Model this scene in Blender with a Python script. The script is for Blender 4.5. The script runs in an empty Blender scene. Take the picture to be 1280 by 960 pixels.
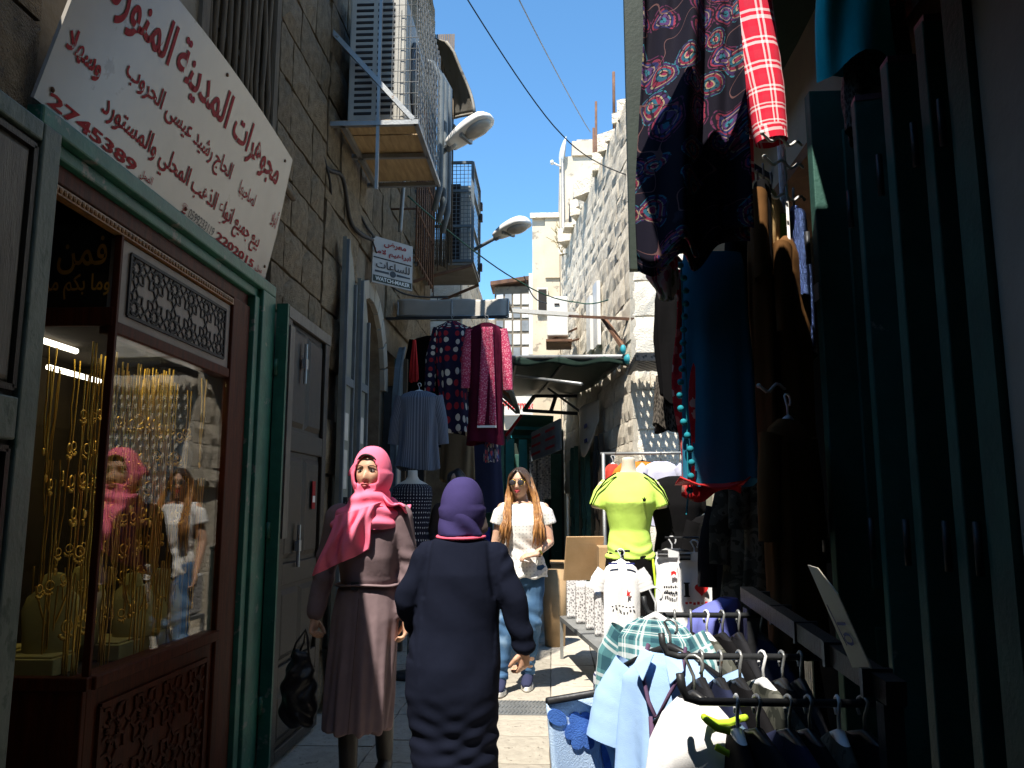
import bpy, bmesh, math, random
import numpy as np
from mathutils import Vector, Matrix, noise

random.seed(7)
R = random.Random(11)
PI = math.pi
scene = bpy.context.scene
COL = scene.collection

# ------------------------------------------------------------------ camera, sky, sun, exposure
CAM_H = 1.38
PITCH = math.atan(0.152)
YAW = math.atan(0.05 * math.cos(PITCH))
cam_data = bpy.data.cameras.new('camera')
cam_data.sensor_width = 36
cam_data.lens = 28.125
cam_data.clip_start = 0.05
cam_data.clip_end = 500
cam = bpy.data.objects.new('camera', cam_data)
COL.objects.link(cam)
cam.location = (0, 0, CAM_H)
cam.rotation_euler = (PI / 2 + PITCH, 0, YAW)
scene.camera = cam

SUN = Vector((0.20, 0.52, -1.0)).normalized()          # direction the sunlight travels
SUN_EL = math.asin(-SUN.z)
SUN_AZ = math.atan2(-SUN.x, -SUN.y)
world = bpy.data.worlds.new('World')
scene.world = world
world.use_nodes = True
wn = world.node_tree.nodes
sky = wn.new('ShaderNodeTexSky')
sky.sky_type = 'NISHITA'
sky.sun_disc = False
sky.sun_elevation = SUN_EL
sky.sun_rotation = SUN_AZ
sky.altitude = 700
sky.air_density = 0.95
sky.dust_density = 0.05
sky.ozone_density = 8.0
wn['Background'].inputs['Strength'].default_value = 0.15
sat = wn.new('ShaderNodeHueSaturation')
sat.inputs['Saturation'].default_value = 1.05
sat.inputs['Hue'].default_value = 0.488
world.node_tree.links.new(sky.outputs[0], sat.inputs['Color'])
world.node_tree.links.new(sat.outputs[0], wn['Background'].inputs['Color'])
sd = bpy.data.lights.new('sun', 'SUN')
sd.energy = 5.0
sd.angle = math.radians(0.53)
sd.color = (1.0, 0.93, 0.82)
so = bpy.data.objects.new('sun', sd)
COL.objects.link(so)
so.location = (-3, -6, 15)
so.rotation_euler = SUN.to_track_quat('-Z', 'Y').to_euler()
scene.view_settings.view_transform = 'Standard'
scene.view_settings.look = 'None'
scene.view_settings.exposure = 1.05
scene.view_settings.gamma = 1.0
scene.view_settings.use_curve_mapping = False
scene.render.engine = 'CYCLES'
scene.cycles.max_bounces = 8
scene.cycles.transparent_max_bounces = 12
scene.cycles.caustics_reflective = False
scene.cycles.caustics_refractive = False
scene.cycles.use_denoising = True

# ------------------------------------------------------------------ measuring helpers
_fw = Vector((-math.sin(YAW) * math.cos(PITCH), math.cos(YAW) * math.cos(PITCH), math.sin(PITCH)))
_rt = Vector((math.cos(YAW), math.sin(YAW), 0))
_up = _rt.cross(_fw)


def at(px, py, Y):
    """point of the street at distance Y (metres along the alley) seen at photo pixel px,py"""
    d = _fw + _rt * ((px - 640) / 1000) + _up * ((480 - py) / 1000)
    return Vector((0, 0, CAM_H)) + d * (Y / d.y)


def wallpt(px, py, X):
    d = _fw + _rt * ((px - 640) / 1000) + _up * ((480 - py) / 1000)
    return Vector((0, 0, CAM_H)) + d * (X / d.x)


def lerp(a, b, t):
    return a + (b - a) * t


def sm(a, b, x):
    t = max(0.0, min(1.0, (x - a) / (b - a)))
    return t * t * (3 - 2 * t)


def fn(x, y, z, f=1.0, seed=0):
    """smooth pseudo noise in about -1..1 for numpy arrays"""
    rr = random.Random(seed)
    t = 0
    for k in range(6):
        a, b, c, p = rr.uniform(-1, 1), rr.uniform(-1, 1), rr.uniform(-1, 1), rr.uniform(0, 6.28)
        t = t + np.sin((a * x + b * y + c * z) * f * rr.uniform(.7, 1.6) + p)
    return t / 3.2


# ------------------------------------------------------------------ mesh builder
class MB:
    def __init__(self):
        self.V, self.F, self.UV = [], [], []

    def add(self, vs, fs, uvs=None):
        b = len(self.V)
        self.V += [tuple(v) for v in vs]
        self.UV += (uvs if uvs else [(0.0, 0.0)] * len(vs))
        self.F += [tuple(i + b for i in f) for f in fs]
        return b

    def box(self, c, s, rot=None):
        x, y, z = s[0] / 2, s[1] / 2, s[2] / 2
        vs = [Vector(p) for p in ((-x, -y, -z), (x, -y, -z), (x, y, -z), (-x, y, -z), (-x, -y, z), (x, -y, z), (x, y, z), (-x, y, z))]
        if rot is not None:
            vs = [rot @ v for v in vs]
        c = Vector(c)
        self.add([v + c for v in vs], [(0, 3, 2, 1), (4, 5, 6, 7), (0, 1, 5, 4), (1, 2, 6, 5), (2, 3, 7, 6), (3, 0, 4, 7)])
        return self

    def bx(self, x0, x1, y0, y1, z0, z1):
        return self.box(((x0 + x1) / 2, (y0 + y1) / 2, (z0 + z1) / 2), (abs(x1 - x0), abs(y1 - y0), abs(z1 - z0)))

    def bar(self, a, b, w, h=None):
        """square bar from a to b"""
        a, b = Vector(a), Vector(b)
        h = h or w
        d = (b - a).normalized()
        ref = Vector((0, 0, 1)) if abs(d.z) < 0.95 else Vector((0, 1, 0))
        s = d.cross(ref).normalized() * (w / 2)
        u = s.cross(d).normalized() * (h / 2)
        vs = [a - s - u, a + s - u, a + s + u, a - s + u, b - s - u, b + s - u, b + s + u, b - s + u]
        self.add(vs, [(0, 1, 2, 3), (7, 6, 5, 4), (0, 4, 5, 1), (1, 5, 6, 2), (2, 6, 7, 3), (3, 7, 4, 0)])
        return self

    def loft(self, rings, cap0=True, cap1=True, closed=True, ulen=1.0, vlen=1.0):
        n = len(rings[0])
        m = len(rings)
        vs, uv = [], []
        for j, r in enumerate(rings):
            for i, p in enumerate(r):
                vs.append(p)
                t = i / n
                uv.append(((t if t <= 0.5 else 1 - t) * 2 * ulen, (1 - j / max(1, m - 1)) * vlen))
        fs = []
        for j in range(m - 1):
            for i in range(n if closed else n - 1):
                k = (i + 1) % n
                fs.append((j * n + i, j * n + k, (j + 1) * n + k, (j + 1) * n + i))
        if cap0:
            fs.append(tuple(range(n))[::-1])
        if cap1:
            fs.append(tuple((m - 1) * n + i for i in range(n)))
        self.add(vs, fs, uv)
        return self

    def grid(self, f, nu, nv, ulen=1.0, vlen=1.0, wrap=False):
        vs, uv = [], []
        for j in range(nv + 1):
            for i in range(nu + 1):
                u, v = i / nu, j / nv
                vs.append(f(u, v))
                uv.append((u * ulen, v * vlen))
        fs = [(j * (nu + 1) + i, j * (nu + 1) + i + 1, (j + 1) * (nu + 1) + i + 1, (j + 1) * (nu + 1) + i) for j in range(nv) for i in range(nu)]
        self.add(vs, fs, uv)
        return self

    def tube(self, pts, r, n=8, caps=True, flat=1.0, ref=None):
        pts = [Vector(p) for p in pts]
        m = len(pts)
        rs = r if isinstance(r, (list, tuple)) else [r] * m
        ts = []
        for i in range(m):
            a = pts[max(0, i - 1)]
            b = pts[min(m - 1, i + 1)]
            d = (b - a)
            ts.append(d.normalized() if d.length > 1e-9 else Vector((0, 0, 1)))
        ref = Vector(ref) if ref is not None else (Vector((0, 0, 1)) if abs(ts[0].z) < 0.9 else Vector((0, 1, 0)))
        s = ts[0].cross(ref).normalized()
        rings = []
        for i in range(m):
            t = ts[i]
            s = (s - t * s.dot(t))
            if s.length < 1e-6:
                s = t.orthogonal()
            s.normalize()
            u = t.cross(s)
            rr = rs[i]
            ra, rb = (rr if isinstance(rr, (tuple, list)) else (rr, rr * flat))
            rings.append([pts[i] + s * (ra * math.cos(2 * PI * k / n)) + u * (rb * math.sin(2 * PI * k / n)) for k in range(n)])
        L = sum((pts[i + 1] - pts[i]).length for i in range(m - 1))
        r0 = rs[0][0] if isinstance(rs[0], (tuple, list)) else rs[0]
        self.loft(rings, caps, caps, ulen=PI * r0, vlen=L)
        return self

    def sphere(self, c, r, n=16, m=10):
        c = Vector(c)
        rx, ry, rz = r if isinstance(r, (tuple, list)) else (r, r, r)
        rings = []
        for j in range(1, m):
            a = PI * j / m - PI / 2
            rings.append([c + Vector((rx * math.cos(a) * math.cos(2 * PI * i / n), ry * math.cos(a) * math.sin(2 * PI * i / n), rz * math.sin(a))) for i in range(n)])
        b = len(self.V)
        self.loft(rings, False, False)
        self.add([c + Vector((0, 0, -rz)), c + Vector((0, 0, rz))], [])
        k = len(self.V)
        for i in range(n):
            self.F.append((k - 2, b + (i + 1) % n, b + i))
            self.F.append((k - 1, b + (m - 2) * n + i, b + (m - 2) * n + (i + 1) % n))
        return self

    def prism(self, outline, f):
        """outline: list of 2-D points; f(a,b,t) maps to 3-D with t=0/1 for the two faces"""
        n = len(outline)
        vs = [f(a, b, 0) for a, b in outline] + [f(a, b, 1) for a, b in outline]
        fs = [tuple(range(n))[::-1], tuple(range(n, 2 * n))] + [(i, (i + 1) % n, n + (i + 1) % n, n + i) for i in range(n)]
        self.add(vs, fs, [tuple(p) for p in outline] * 2)
        return self

    def mesh(self, name, smooth=False):
        me = bpy.data.meshes.new(name)
        me.from_pydata(self.V, [], self.F)
        uvl = me.uv_layers.new(name='UVMap')
        li = np.empty(len(me.loops), dtype=np.int32)
        me.loops.foreach_get('vertex_index', li)
        uvl.data.foreach_set('uv', np.array(self.UV, dtype=np.float32)[li].ravel())
        bm = bmesh.new()
        bm.from_mesh(me)
        bmesh.ops.recalc_face_normals(bm, faces=bm.faces)
        bm.to_mesh(me)
        bm.free()
        if smooth:
            me.polygons.foreach_set('use_smooth', [True] * len(me.polygons))
        me.update()
        return me

    def build(self, name, mat, parent=None, smooth=False, wp=True, bevel=0.0, solid=0.0, subd=0):
        return link(name, self.mesh(name, smooth), mat, parent, wp, bevel, solid, subd)


BASE = {}


def link(name, me, mat, parent=None, wp=True, bevel=0.0, solid=0.0, subd=0):
    o = bpy.data.objects.new(name, me)
    COL.objects.link(o)
    if mat is not None and not me.materials:
        me.materials.append(mat)
    if parent is not None:
        o.parent = parent
        if wp and parent in BASE:
            o.matrix_parent_inverse = BASE[parent].inverted()
    if solid:
        md = o.modifiers.new('thickness', 'SOLIDIFY')
        md.thickness = solid
        md.offset = 0
    if subd:
        md = o.modifiers.new('subdivision', 'SUBSURF')
        md.levels = md.render_levels = subd
    if bevel:
        md = o.modifiers.new('bevel', 'BEVEL')
        md.width = bevel
        md.segments = 2
        md.limit_method = 'ANGLE'
    return o


def tag(o, label, cat, group=None):
    o['label'] = label
    o['category'] = cat
    if group:
        o['group'] = group
    return o


def thing(name, label, cat, loc=(0, 0, 0), rotz=0.0, group=None):
    o = bpy.data.objects.new(name, None)
    COL.objects.link(o)
    o.empty_display_size = 0.1
    o.location = loc
    o.rotation_euler = (0, 0, rotz)
    BASE[o] = Matrix.Translation(Vector(loc)) @ Matrix.Rotation(rotz, 4, 'Z')
    return tag(o, label, cat, group)


def structure(o):
    o['kind'] = 'structure'
    return o


def remeshed(name, mb, voxel, smooth=4, disp=None, fac=0.5):
    me = mb.mesh(name + '_src')
    o = bpy.data.objects.new('tmp', me)
    COL.objects.link(o)
    md = o.modifiers.new('r', 'REMESH')
    md.mode = 'VOXEL'
    md.voxel_size = voxel
    md.use_smooth_shade = True
    if smooth:
        s = o.modifiers.new('s', 'SMOOTH')
        s.factor = fac
        s.iterations = smooth
    bpy.context.view_layer.update()
    dg = bpy.context.evaluated_depsgraph_get()
    out = bpy.data.meshes.new_from_object(o.evaluated_get(dg))
    out.name = name
    bpy.data.objects.remove(o)
    bpy.data.meshes.remove(me)
    n = len(out.vertices)
    if disp is not None:
        co = np.empty(n * 3, dtype=np.float32)
        no = np.empty(n * 3, dtype=np.float32)
        out.vertices.foreach_get('co', co)
        out.vertex_normals.foreach_get('vector', no)
        co = co.reshape(-1, 3)
        no = no.reshape(-1, 3)
        co = co + no * disp(co[:, 0], co[:, 1], co[:, 2], no)[:, None]
        out.vertices.foreach_set('co', co.astype(np.float32).ravel())
        out.update()
    out.materials.clear()
    # planar uv in metres
    uvl = out.uv_layers.new(name='UVMap')
    co = np.empty(n * 3, dtype=np.float32)
    out.vertices.foreach_get('co', co)
    co = co.reshape(-1, 3)
    li = np.empty(len(out.loops), dtype=np.int32)
    out.loops.foreach_get('vertex_index', li)
    uvl.data.foreach_set('uv', co[li][:, (0, 2)].ravel())
    out.polygons.foreach_set('use_smooth', [True] * len(out.polygons))
    return out


# ------------------------------------------------------------------ materials
def new_mat(name):
    m = bpy.data.materials.new(name)
    m.use_nodes = True
    n = m.node_tree.nodes
    return m, n, m.node_tree.links, n['Principled BSDF']


def coords(n, l, coord='Object', stretch=(1, 1, 1)):
    tc = n.new('ShaderNodeTexCoord')
    mp = n.new('ShaderNodeMapping')
    mp.inputs['Scale'].default_value = stretch
    l.new(tc.outputs[coord], mp.inputs['Vector'])
    return mp.outputs[0]


def rgba(c):
    return (c[0], c[1], c[2], 1.0)


def ramp(n, l, src, stops, const=False):
    r = n.new('ShaderNodeValToRGB')
    r.color_ramp.interpolation = 'CONSTANT' if const else 'LINEAR'
    els = r.color_ramp.elements
    while len(els) < len(stops):
        els.new(0.5)
    for e, (p, c) in zip(els, stops):
        e.position = p
        e.color = rgba(c) if not isinstance(c, (int, float)) else (c, c, c, 1)
    l.new(src, r.inputs[0])
    return r.outputs[0]


def mixc(n, l, fac, a, b, mode='MIX'):
    m = n.new('ShaderNodeMix')
    m.data_type = 'RGBA'
    m.blend_type = mode
    for s, v in ((m.inputs[0], fac), (m.inputs[6], a), (m.inputs[7], b)):
        if hasattr(v, 'links') or isinstance(v, bpy.types.NodeSocket):
            l.new(v, s)
        elif isinstance(v, (int, float)):
            s.default_value = v
        else:
            s.default_value = rgba(v)
    return m.outputs[2]


def math_n(n, l, op, a, b=None):
    m = n.new('ShaderNodeMath')
    m.operation = op
    for s, v in ((m.inputs[0], a), (m.inputs[1], b)):
        if v is None:
            continue
        if isinstance(v, bpy.types.NodeSocket):
            l.new(v, s)
        else:
            s.default_value = v
    return m.outputs[0]


def noise_n(n, l, vec, scale, detail=4, rough=0.55, dist=0.0):
    t = n.new('ShaderNodeTexNoise')
    t.inputs['Scale'].default_value = scale
    t.inputs['Detail'].default_value = detail
    t.inputs['Roughness'].default_value = rough
    t.inputs['Distortion'].default_value = dist
    l.new(vec, t.inputs['Vector'])
    return t.outputs['Fac']


def bump_n(n, l, bsdf, height, strength, dist=0.01):
    b = n.new('ShaderNodeBump')
    b.inputs['Strength'].default_value = strength
    b.inputs['Distance'].default_value = dist
    l.new(height, b.inputs['Height'])
    l.new(b.outputs[0], bsdf.inputs['Normal'])


def M(name, c1, c2=None, sc=6, rough=0.75, bump=0.2, bsc=60, metal=0.0, wear=None, rnd=0.0, coord='Object', stretch=(1, 1, 1), spec=0.3, dist=0.01, coat=0.0):
    m, n, l, b = new_mat(name)
    vec = coords(n, l, coord, stretch)
    c2 = c2 or tuple(x * 0.75 for x in c1)
    f = noise_n(n, l, vec, sc, 5, 0.6)
    col = ramp(n, l, f, [(0.32, c2), (0.68, c1)])
    if wear:
        wc, th, ws = wear
        wf = noise_n(n, l, vec, ws, 6, 0.65)
        mask = ramp(n, l, wf, [(th, 0.0), (th + 0.04, 1.0)])
        col = mixc(n, l, mask, col, wc)
    if rnd:
        oi = n.new('ShaderNodeObjectInfo')
        v = math_n(n, l, 'MULTIPLY_ADD', oi.outputs['Random'], rnd)
        v.node.inputs[2].default_value = 1 - rnd * 0.55
        comb = n.new('ShaderNodeCombineColor')
        for i in range(3):
            l.new(v, comb.inputs[i])
        col = mixc(n, l, 1.0, col, comb.outputs[0], 'MULTIPLY')
    l.new(col, b.inputs['Base Color'])
    b.inputs['Roughness'].default_value = rough
    b.inputs['Metallic'].default_value = metal
    b.inputs['Specular IOR Level'].default_value = spec
    if coat:
        b.inputs['Coat Weight'].default_value = coat
        b.inputs['Coat Roughness'].default_value = 0.08
    if bump:
        h = noise_n(n, l, vec, bsc, 6, 0.6)
        bump_n(n, l, b, h, bump, dist)
    return m


def cloth(name, c, c2=None, sc=5, rough=0.9, weave=420, sheen=0.0, spec=0.06):
    m, n, l, b = new_mat(name)
    vec = coords(n, l, 'Object')
    c2 = c2 or tuple(x * 0.82 for x in c)
    f = noise_n(n, l, vec, sc, 3)
    l.new(ramp(n, l, f, [(0.3, c2), (0.7, c)]), b.inputs['Base Color'])
    b.inputs['Roughness'].default_value = rough
    b.inputs['Specular IOR Level'].default_value = spec
    b.inputs['Sheen Weight'].default_value = sheen
    w = noise_n(n, l, vec, weave, 2)
    f2 = noise_n(n, l, vec, 9, 3)
    h = math_n(n, l, 'MULTIPLY_ADD', w, 0.12)
    l.new(f2, h.node.inputs[2])
    bump_n(n, l, b, h, 0.35, 0.012)
    return m


def uvm(n, l, sx, sy=None):
    return coords(n, l, 'UV', (sx, sy or sx, 1))


def voro(n, l, vec, scale, rnd=1.0, feat='F1'):
    v = n.new('ShaderNodeTexVoronoi')
    v.feature = feat
    v.voronoi_dimensions = '2D'
    v.inputs['Scale'].default_value = scale
    v.inputs['Randomness'].default_value = rnd
    l.new(vec, v.inputs['Vector'])
    return v


def fin_cloth(n, l, b, col, coord='Object'):
    l.new(col, b.inputs['Base Color'])
    b.inputs['Roughness'].default_value = 0.9
    b.inputs['Specular IOR Level'].default_value = 0.15
    b.inputs['Sheen Weight'].default_value = 0.0
    vec = coords(n, l, coord)
    bump_n(n, l, b, noise_n(n, l, vec, 300, 3), 0.15, 0.004)


def dots_mat(name, base, cols, scale, r, rnd=0.35):
    m, n, l, b = new_mat(name)
    v = voro(n, l, uvm(n, l, scale), 1.0, rnd)
    mask = math_n(n, l, 'LESS_THAN', v.outputs['Distance'], r)
    sep = n.new('ShaderNodeSeparateColor')
    l.new(v.outputs['Color'], sep.inputs[0])
    dc = ramp(n, l, sep.outputs[0], [(i / len(cols), c) for i, c in enumerate(cols)], True)
    fin_cloth(n, l, b, mixc(n, l, mask, base, dc))
    return m


def plaid_mat(name, base, lines, base2=None, sc=9.0, wid=0.1):
    m, n, l, b = new_mat(name)
    vec = uvm(n, l, sc)
    sep = n.new('ShaderNodeSeparateXYZ')
    l.new(vec, sep.inputs[0])
    tot = None
    wide = None
    for ax in (0, 1):
        fr = math_n(n, l, 'FRACT', sep.outputs[ax])
        a = math_n(n, l, 'COMPARE', fr, 0.30)
        a.node.inputs[2].default_value = wid * 0.5
        a2 = math_n(n, l, 'COMPARE', fr, 0.52)
        a2.node.inputs[2].default_value = wid * 0.35
        a3 = math_n(n, l, 'MAXIMUM', a, a2)
        tot = a3 if tot is None else math_n(n, l, 'ADD', tot, a3)
        w = math_n(n, l, 'GREATER_THAN', fr, 0.66)
        wide = w if wide is None else math_n(n, l, 'ADD', wide, w)
    col = mixc(n, l, math_n(n, l, 'MULTIPLY', wide, 0.5), base, base2 or tuple(x * 0.8 for x in base))
    col = mixc(n, l, math_n(n, l, 'MINIMUM', math_n(n, l, 'MULTIPLY', tot, 0.62), 1.0), col, lines)
    fin_cloth(n, l, b, col)
    return m


def stripes_mat(name, a, c, sc, axis=0, duty=0.5):
    m, n, l, b = new_mat(name)
    sep = n.new('ShaderNodeSeparateXYZ')
    l.new(uvm(n, l, sc), sep.inputs[0])
    f = math_n(n, l, 'GREATER_THAN', math_n(n, l, 'FRACT', sep.outputs[axis]), duty)
    fin_cloth(n, l, b, mixc(n, l, f, a, c))
    return m


def paisley_mat(name):
    m, n, l, b = new_mat(name)
    vec = uvm(n, l, 1.0)
    nz = n.new('ShaderNodeTexNoise')
    nz.inputs['Scale'].default_value = 7
    l.new(vec, nz.inputs['Vector'])
    off = n.new('ShaderNodeVectorMath')
    off.operation = 'MULTIPLY_ADD'
    off.inputs[1].default_value = (0.10, 0.10, 0)
    l.new(nz.outputs['Color'], off.inputs[0])
    l.new(vec, off.inputs[2])
    base = (0.006, 0.005, 0.013)
    v = voro(n, l, off.outputs[0], 12.0, 0.8)
    sep = n.new('ShaderNodeSeparateColor')
    l.new(v.outputs['Color'], sep.inputs[0])
    ringA = ramp(n, l, v.outputs['Distance'], [(0.0, (0.45, 0.05, 0.12)), (0.10, (0.60, 0.48, 0.30)), (0.14, (0.03, 0.16, 0.24)), (0.25, (0.32, 0.03, 0.07)), (0.34, (0.48, 0.40, 0.24)), (0.375, (0.07, 0.03, 0.13)), (0.47, (0.04, 0.24, 0.32)), (0.51, base)], True)
    ringB = ramp(n, l, v.outputs['Distance'], [(0.0, (0.05, 0.26, 0.36)), (0.12, (0.16, 0.07, 0.24)), (0.24, (0.55, 0.42, 0.30)), (0.275, (0.04, 0.05, 0.20)), (0.37, (0.40, 0.05, 0.10)), (0.43, base), (0.49, (0.20, 0.04, 0.12)), (0.53, base)], True)
    pick = math_n(n, l, 'GREATER_THAN', sep.outputs[0], 0.5)
    col = mixc(n, l, pick, ringA, ringB)
    show = math_n(n, l, 'GREATER_THAN', sep.outputs[1], 0.16)
    col = mixc(n, l, show, base, col)
    # scalloped petals broken by fine cells
    v2 = voro(n, l, off.outputs[0], 75.0, 0.5)
    cut = math_n(n, l, 'GREATER_THAN', v2.outputs['Distance'], 0.50)
    col = mixc(n, l, math_n(n, l, 'MULTIPLY', cut, 0.9), col, base)
    col = mixc(n, l, noise_n(n, l, vec, 14, 2), base, col)
    # winding stems
    wv = n.new('ShaderNodeTexNoise')
    wv.inputs['Scale'].default_value = 6
    wv.inputs['Detail'].default_value = 1
    l.new(vec, wv.inputs['Vector'])
    st = math_n(n, l, 'COMPARE', wv.outputs['Fac'], 0.5)
    st.node.inputs[2].default_value = 0.003
    col = mixc(n, l, st, col, (0.12, 0.06, 0.06))
    fin_cloth(n, l, b, col)
    return m


def floral_mat(name, base, cols, sc=14):
    m, n, l, b = new_mat(name)
    vec = uvm(n, l, 1.0)
    v = voro(n, l, vec, sc, 0.9)
    sep = n.new('ShaderNodeSeparateColor')
    l.new(v.outputs['Color'], sep.inputs[0])
    fl = ramp(n, l, sep.outputs[0], [(i / len(cols), c) for i, c in enumerate(cols)], True)
    nz = noise_n(n, l, vec, sc * 5, 2)
    d = math_n(n, l, 'MULTIPLY_ADD', nz, 0.4)
    l.new(v.outputs['Distance'], d.node.inputs[2])
    mask = math_n(n, l, 'LESS_THAN', d, 0.55)
    fin_cloth(n, l, b, mixc(n, l, mask, base, fl))
    return m


def camo_mat(name, stops, sc=9):
    m, n, l, b = new_mat(name)
    f = noise_n(n, l, coords(n, l, 'Object'), sc, 3, 0.5, 0.6)
    fin_cloth(n, l, b, ramp(n, l, f, stops, True))
    return m


def emit_mat(name, c, s):
    m, n, l, b = new_mat(name)
    b.inputs['Base Color'].default_value = rgba(c)
    b.inputs['Emission Color'].default_value = rgba(c)
    b.inputs['Emission Strength'].default_value = s
    return m


def glass_mat(name, tint=(1, 1, 1), ior=1.33):
    m, n, l, b = new_mat(name)
    n.remove(b)
    tr = n.new('ShaderNodeBsdfTransparent')
    tr.inputs[0].default_value = rgba(tint)
    gl = n.new('ShaderNodeBsdfGlossy')
    gl.inputs['Roughness'].default_value = 0.006
    vec = coords(n, l, 'Object')
    h = noise_n(n, l, vec, 2.2, 2)
    bp = n.new('ShaderNodeBump')
    bp.inputs['Strength'].default_value = 0.02
    bp.inputs['Distance'].default_value = 0.02
    l.new(h, bp.inputs['Height'])
    l.new(bp.outputs[0], gl.inputs['Normal'])
    fr = n.new('ShaderNodeLayerWeight')
    fr.inputs[0].default_value = 0.5
    pw = math_n(n, l, 'POWER', fr.outputs['Facing'], 4.0)
    fac = math_n(n, l, 'MULTIPLY_ADD', pw, 0.55)
    fac.node.inputs[2].default_value = 0.03
    mx = n.new('ShaderNodeMixShader')
    l.new(fac, mx.inputs[0])
    l.new(tr.outputs[0], mx.inputs[1])
    l.new(gl.outputs[0], mx.inputs[2])
    l.new(mx.outputs[0], n['Material Output'].inputs[0])
    return m


def wood_mat(name, c1, c2, stretch=(14, 14, 1.2), rough=0.45, wear=None, spec=0.4, bump=0.2):
    return M(name, c1, c2, sc=4, rough=rough, bump=bump, bsc=22, stretch=stretch, wear=wear, spec=spec, dist=0.006)


mt = {}
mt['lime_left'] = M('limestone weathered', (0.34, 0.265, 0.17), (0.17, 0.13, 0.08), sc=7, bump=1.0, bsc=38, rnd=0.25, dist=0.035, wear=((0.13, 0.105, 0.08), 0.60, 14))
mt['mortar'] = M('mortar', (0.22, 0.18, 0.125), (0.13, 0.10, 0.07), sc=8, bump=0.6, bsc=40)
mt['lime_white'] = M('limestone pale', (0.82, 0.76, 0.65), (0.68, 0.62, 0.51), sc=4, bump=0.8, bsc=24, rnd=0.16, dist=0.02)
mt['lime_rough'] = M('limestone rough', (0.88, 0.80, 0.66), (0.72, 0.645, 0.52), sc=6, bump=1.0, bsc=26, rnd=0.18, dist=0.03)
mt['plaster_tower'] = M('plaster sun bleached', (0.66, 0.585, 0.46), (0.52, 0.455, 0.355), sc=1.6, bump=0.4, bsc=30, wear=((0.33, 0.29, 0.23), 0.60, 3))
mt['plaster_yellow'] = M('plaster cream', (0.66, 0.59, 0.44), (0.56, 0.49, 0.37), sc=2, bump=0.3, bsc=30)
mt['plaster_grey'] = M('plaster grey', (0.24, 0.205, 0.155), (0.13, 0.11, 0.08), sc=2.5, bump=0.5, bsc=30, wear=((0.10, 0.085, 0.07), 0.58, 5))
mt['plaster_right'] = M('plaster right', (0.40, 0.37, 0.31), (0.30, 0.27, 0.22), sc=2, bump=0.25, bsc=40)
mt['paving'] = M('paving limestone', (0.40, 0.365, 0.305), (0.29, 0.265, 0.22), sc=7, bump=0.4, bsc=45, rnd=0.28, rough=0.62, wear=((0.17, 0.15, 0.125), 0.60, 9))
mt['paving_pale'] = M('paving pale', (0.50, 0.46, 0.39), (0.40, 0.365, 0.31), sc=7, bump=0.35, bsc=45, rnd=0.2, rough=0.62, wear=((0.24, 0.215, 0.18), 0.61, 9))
mt['joint'] = M('paving joint', (0.13, 0.115, 0.095), (0.08, 0.07, 0.06), sc=20)
mt['green_paint'] = M('green paint', (0.022, 0.135, 0.085), (0.012, 0.08, 0.052), sc=7, rough=0.45, bump=0.3, bsc=30, wear=((0.15, 0.165, 0.135), 0.60, 11), spec=0.4)
mt['green_pale'] = M('pale green paint', (0.12, 0.15, 0.125), (0.06, 0.09, 0.075), sc=9, rough=0.45, bump=0.3, wear=((0.05, 0.08, 0.06), 0.58, 12), stretch=(1, 1, 0.6))
mt['wood_red'] = wood_mat('varnished red brown wood', (0.085, 0.017, 0.0045), (0.035, 0.008, 0.002), rough=0.5, spec=0.12)
mt['wood_trim'] = wood_mat('gold brown trim wood', (0.30, 0.15, 0.05), (0.15, 0.07, 0.022), rough=0.35)
mt['wood_grey'] = wood_mat('weathered grey door wood', (0.13, 0.12, 0.10), (0.065, 0.06, 0.05), rough=0.45, wear=((0.05, 0.042, 0.036), 0.60, 3), bump=0.5)
mt['wood_dark'] = wood_mat('dark aged door wood', (0.024, 0.018, 0.012), (0.011, 0.0085, 0.006), rough=0.4, bump=0.6, wear=((0.075, 0.06, 0.045), 0.68, 3))
mt['wood_lat'] = wood_mat('old lattice wood', (0.14, 0.11, 0.075), (0.07, 0.055, 0.04), rough=0.8, bump=0.5)
mt['ply'] = wood_mat('plywood', (0.50, 0.36, 0.19), (0.32, 0.22, 0.11), stretch=(9, 1, 9), rough=0.7, bump=0.3)
mt['panel_grey'] = M('carved grey panel', (0.24, 0.205, 0.175), (0.17, 0.145, 0.125), sc=5, rough=0.5, bump=0.15)
mt['ink'] = M('dark groove', (0.02, 0.016, 0.014), (0.012, 0.01, 0.01), bump=0, rough=0.6)
mt['sign_white'] = M('sign vinyl', (0.37, 0.35, 0.32), (0.325, 0.305, 0.28), sc=3, rough=0.22, bump=0.06, bsc=5, spec=0.5, dist=0.02, wear=((0.26, 0.235, 0.20), 0.66, 5))
mt['red_print'] = M('red print', (0.30, 0.012, 0.018), (0.24, 0.01, 0.016), rough=0.55, bump=0, spec=0.1)
mt['blue_plaque'] = M('blue enamel', (0.02, 0.035, 0.12), (0.015, 0.025, 0.09), rough=0.25, bump=0.1)
mt['gold'] = M('gold', (0.62, 0.40, 0.08), (0.5, 0.3, 0.05), rough=0.28, metal=1.0, bump=0.2, bsc=200)
mt['gold_paint'] = M('gold lettering', (0.48, 0.24, 0.03), (0.38, 0.18, 0.02), rough=0.4, bump=0)
mt['velvet'] = M('cream velvet', (0.44, 0.37, 0.13), (0.34, 0.29, 0.09), rough=0.85, bump=0.1)
mt['silver'] = M('silver', (0.6, 0.6, 0.58), rough=0.2, metal=1.0, bump=0)
mt['black_int'] = M('dark interior', (0.018, 0.016, 0.014), (0.01, 0.009, 0.008), rough=0.9, bump=0.1)
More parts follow.
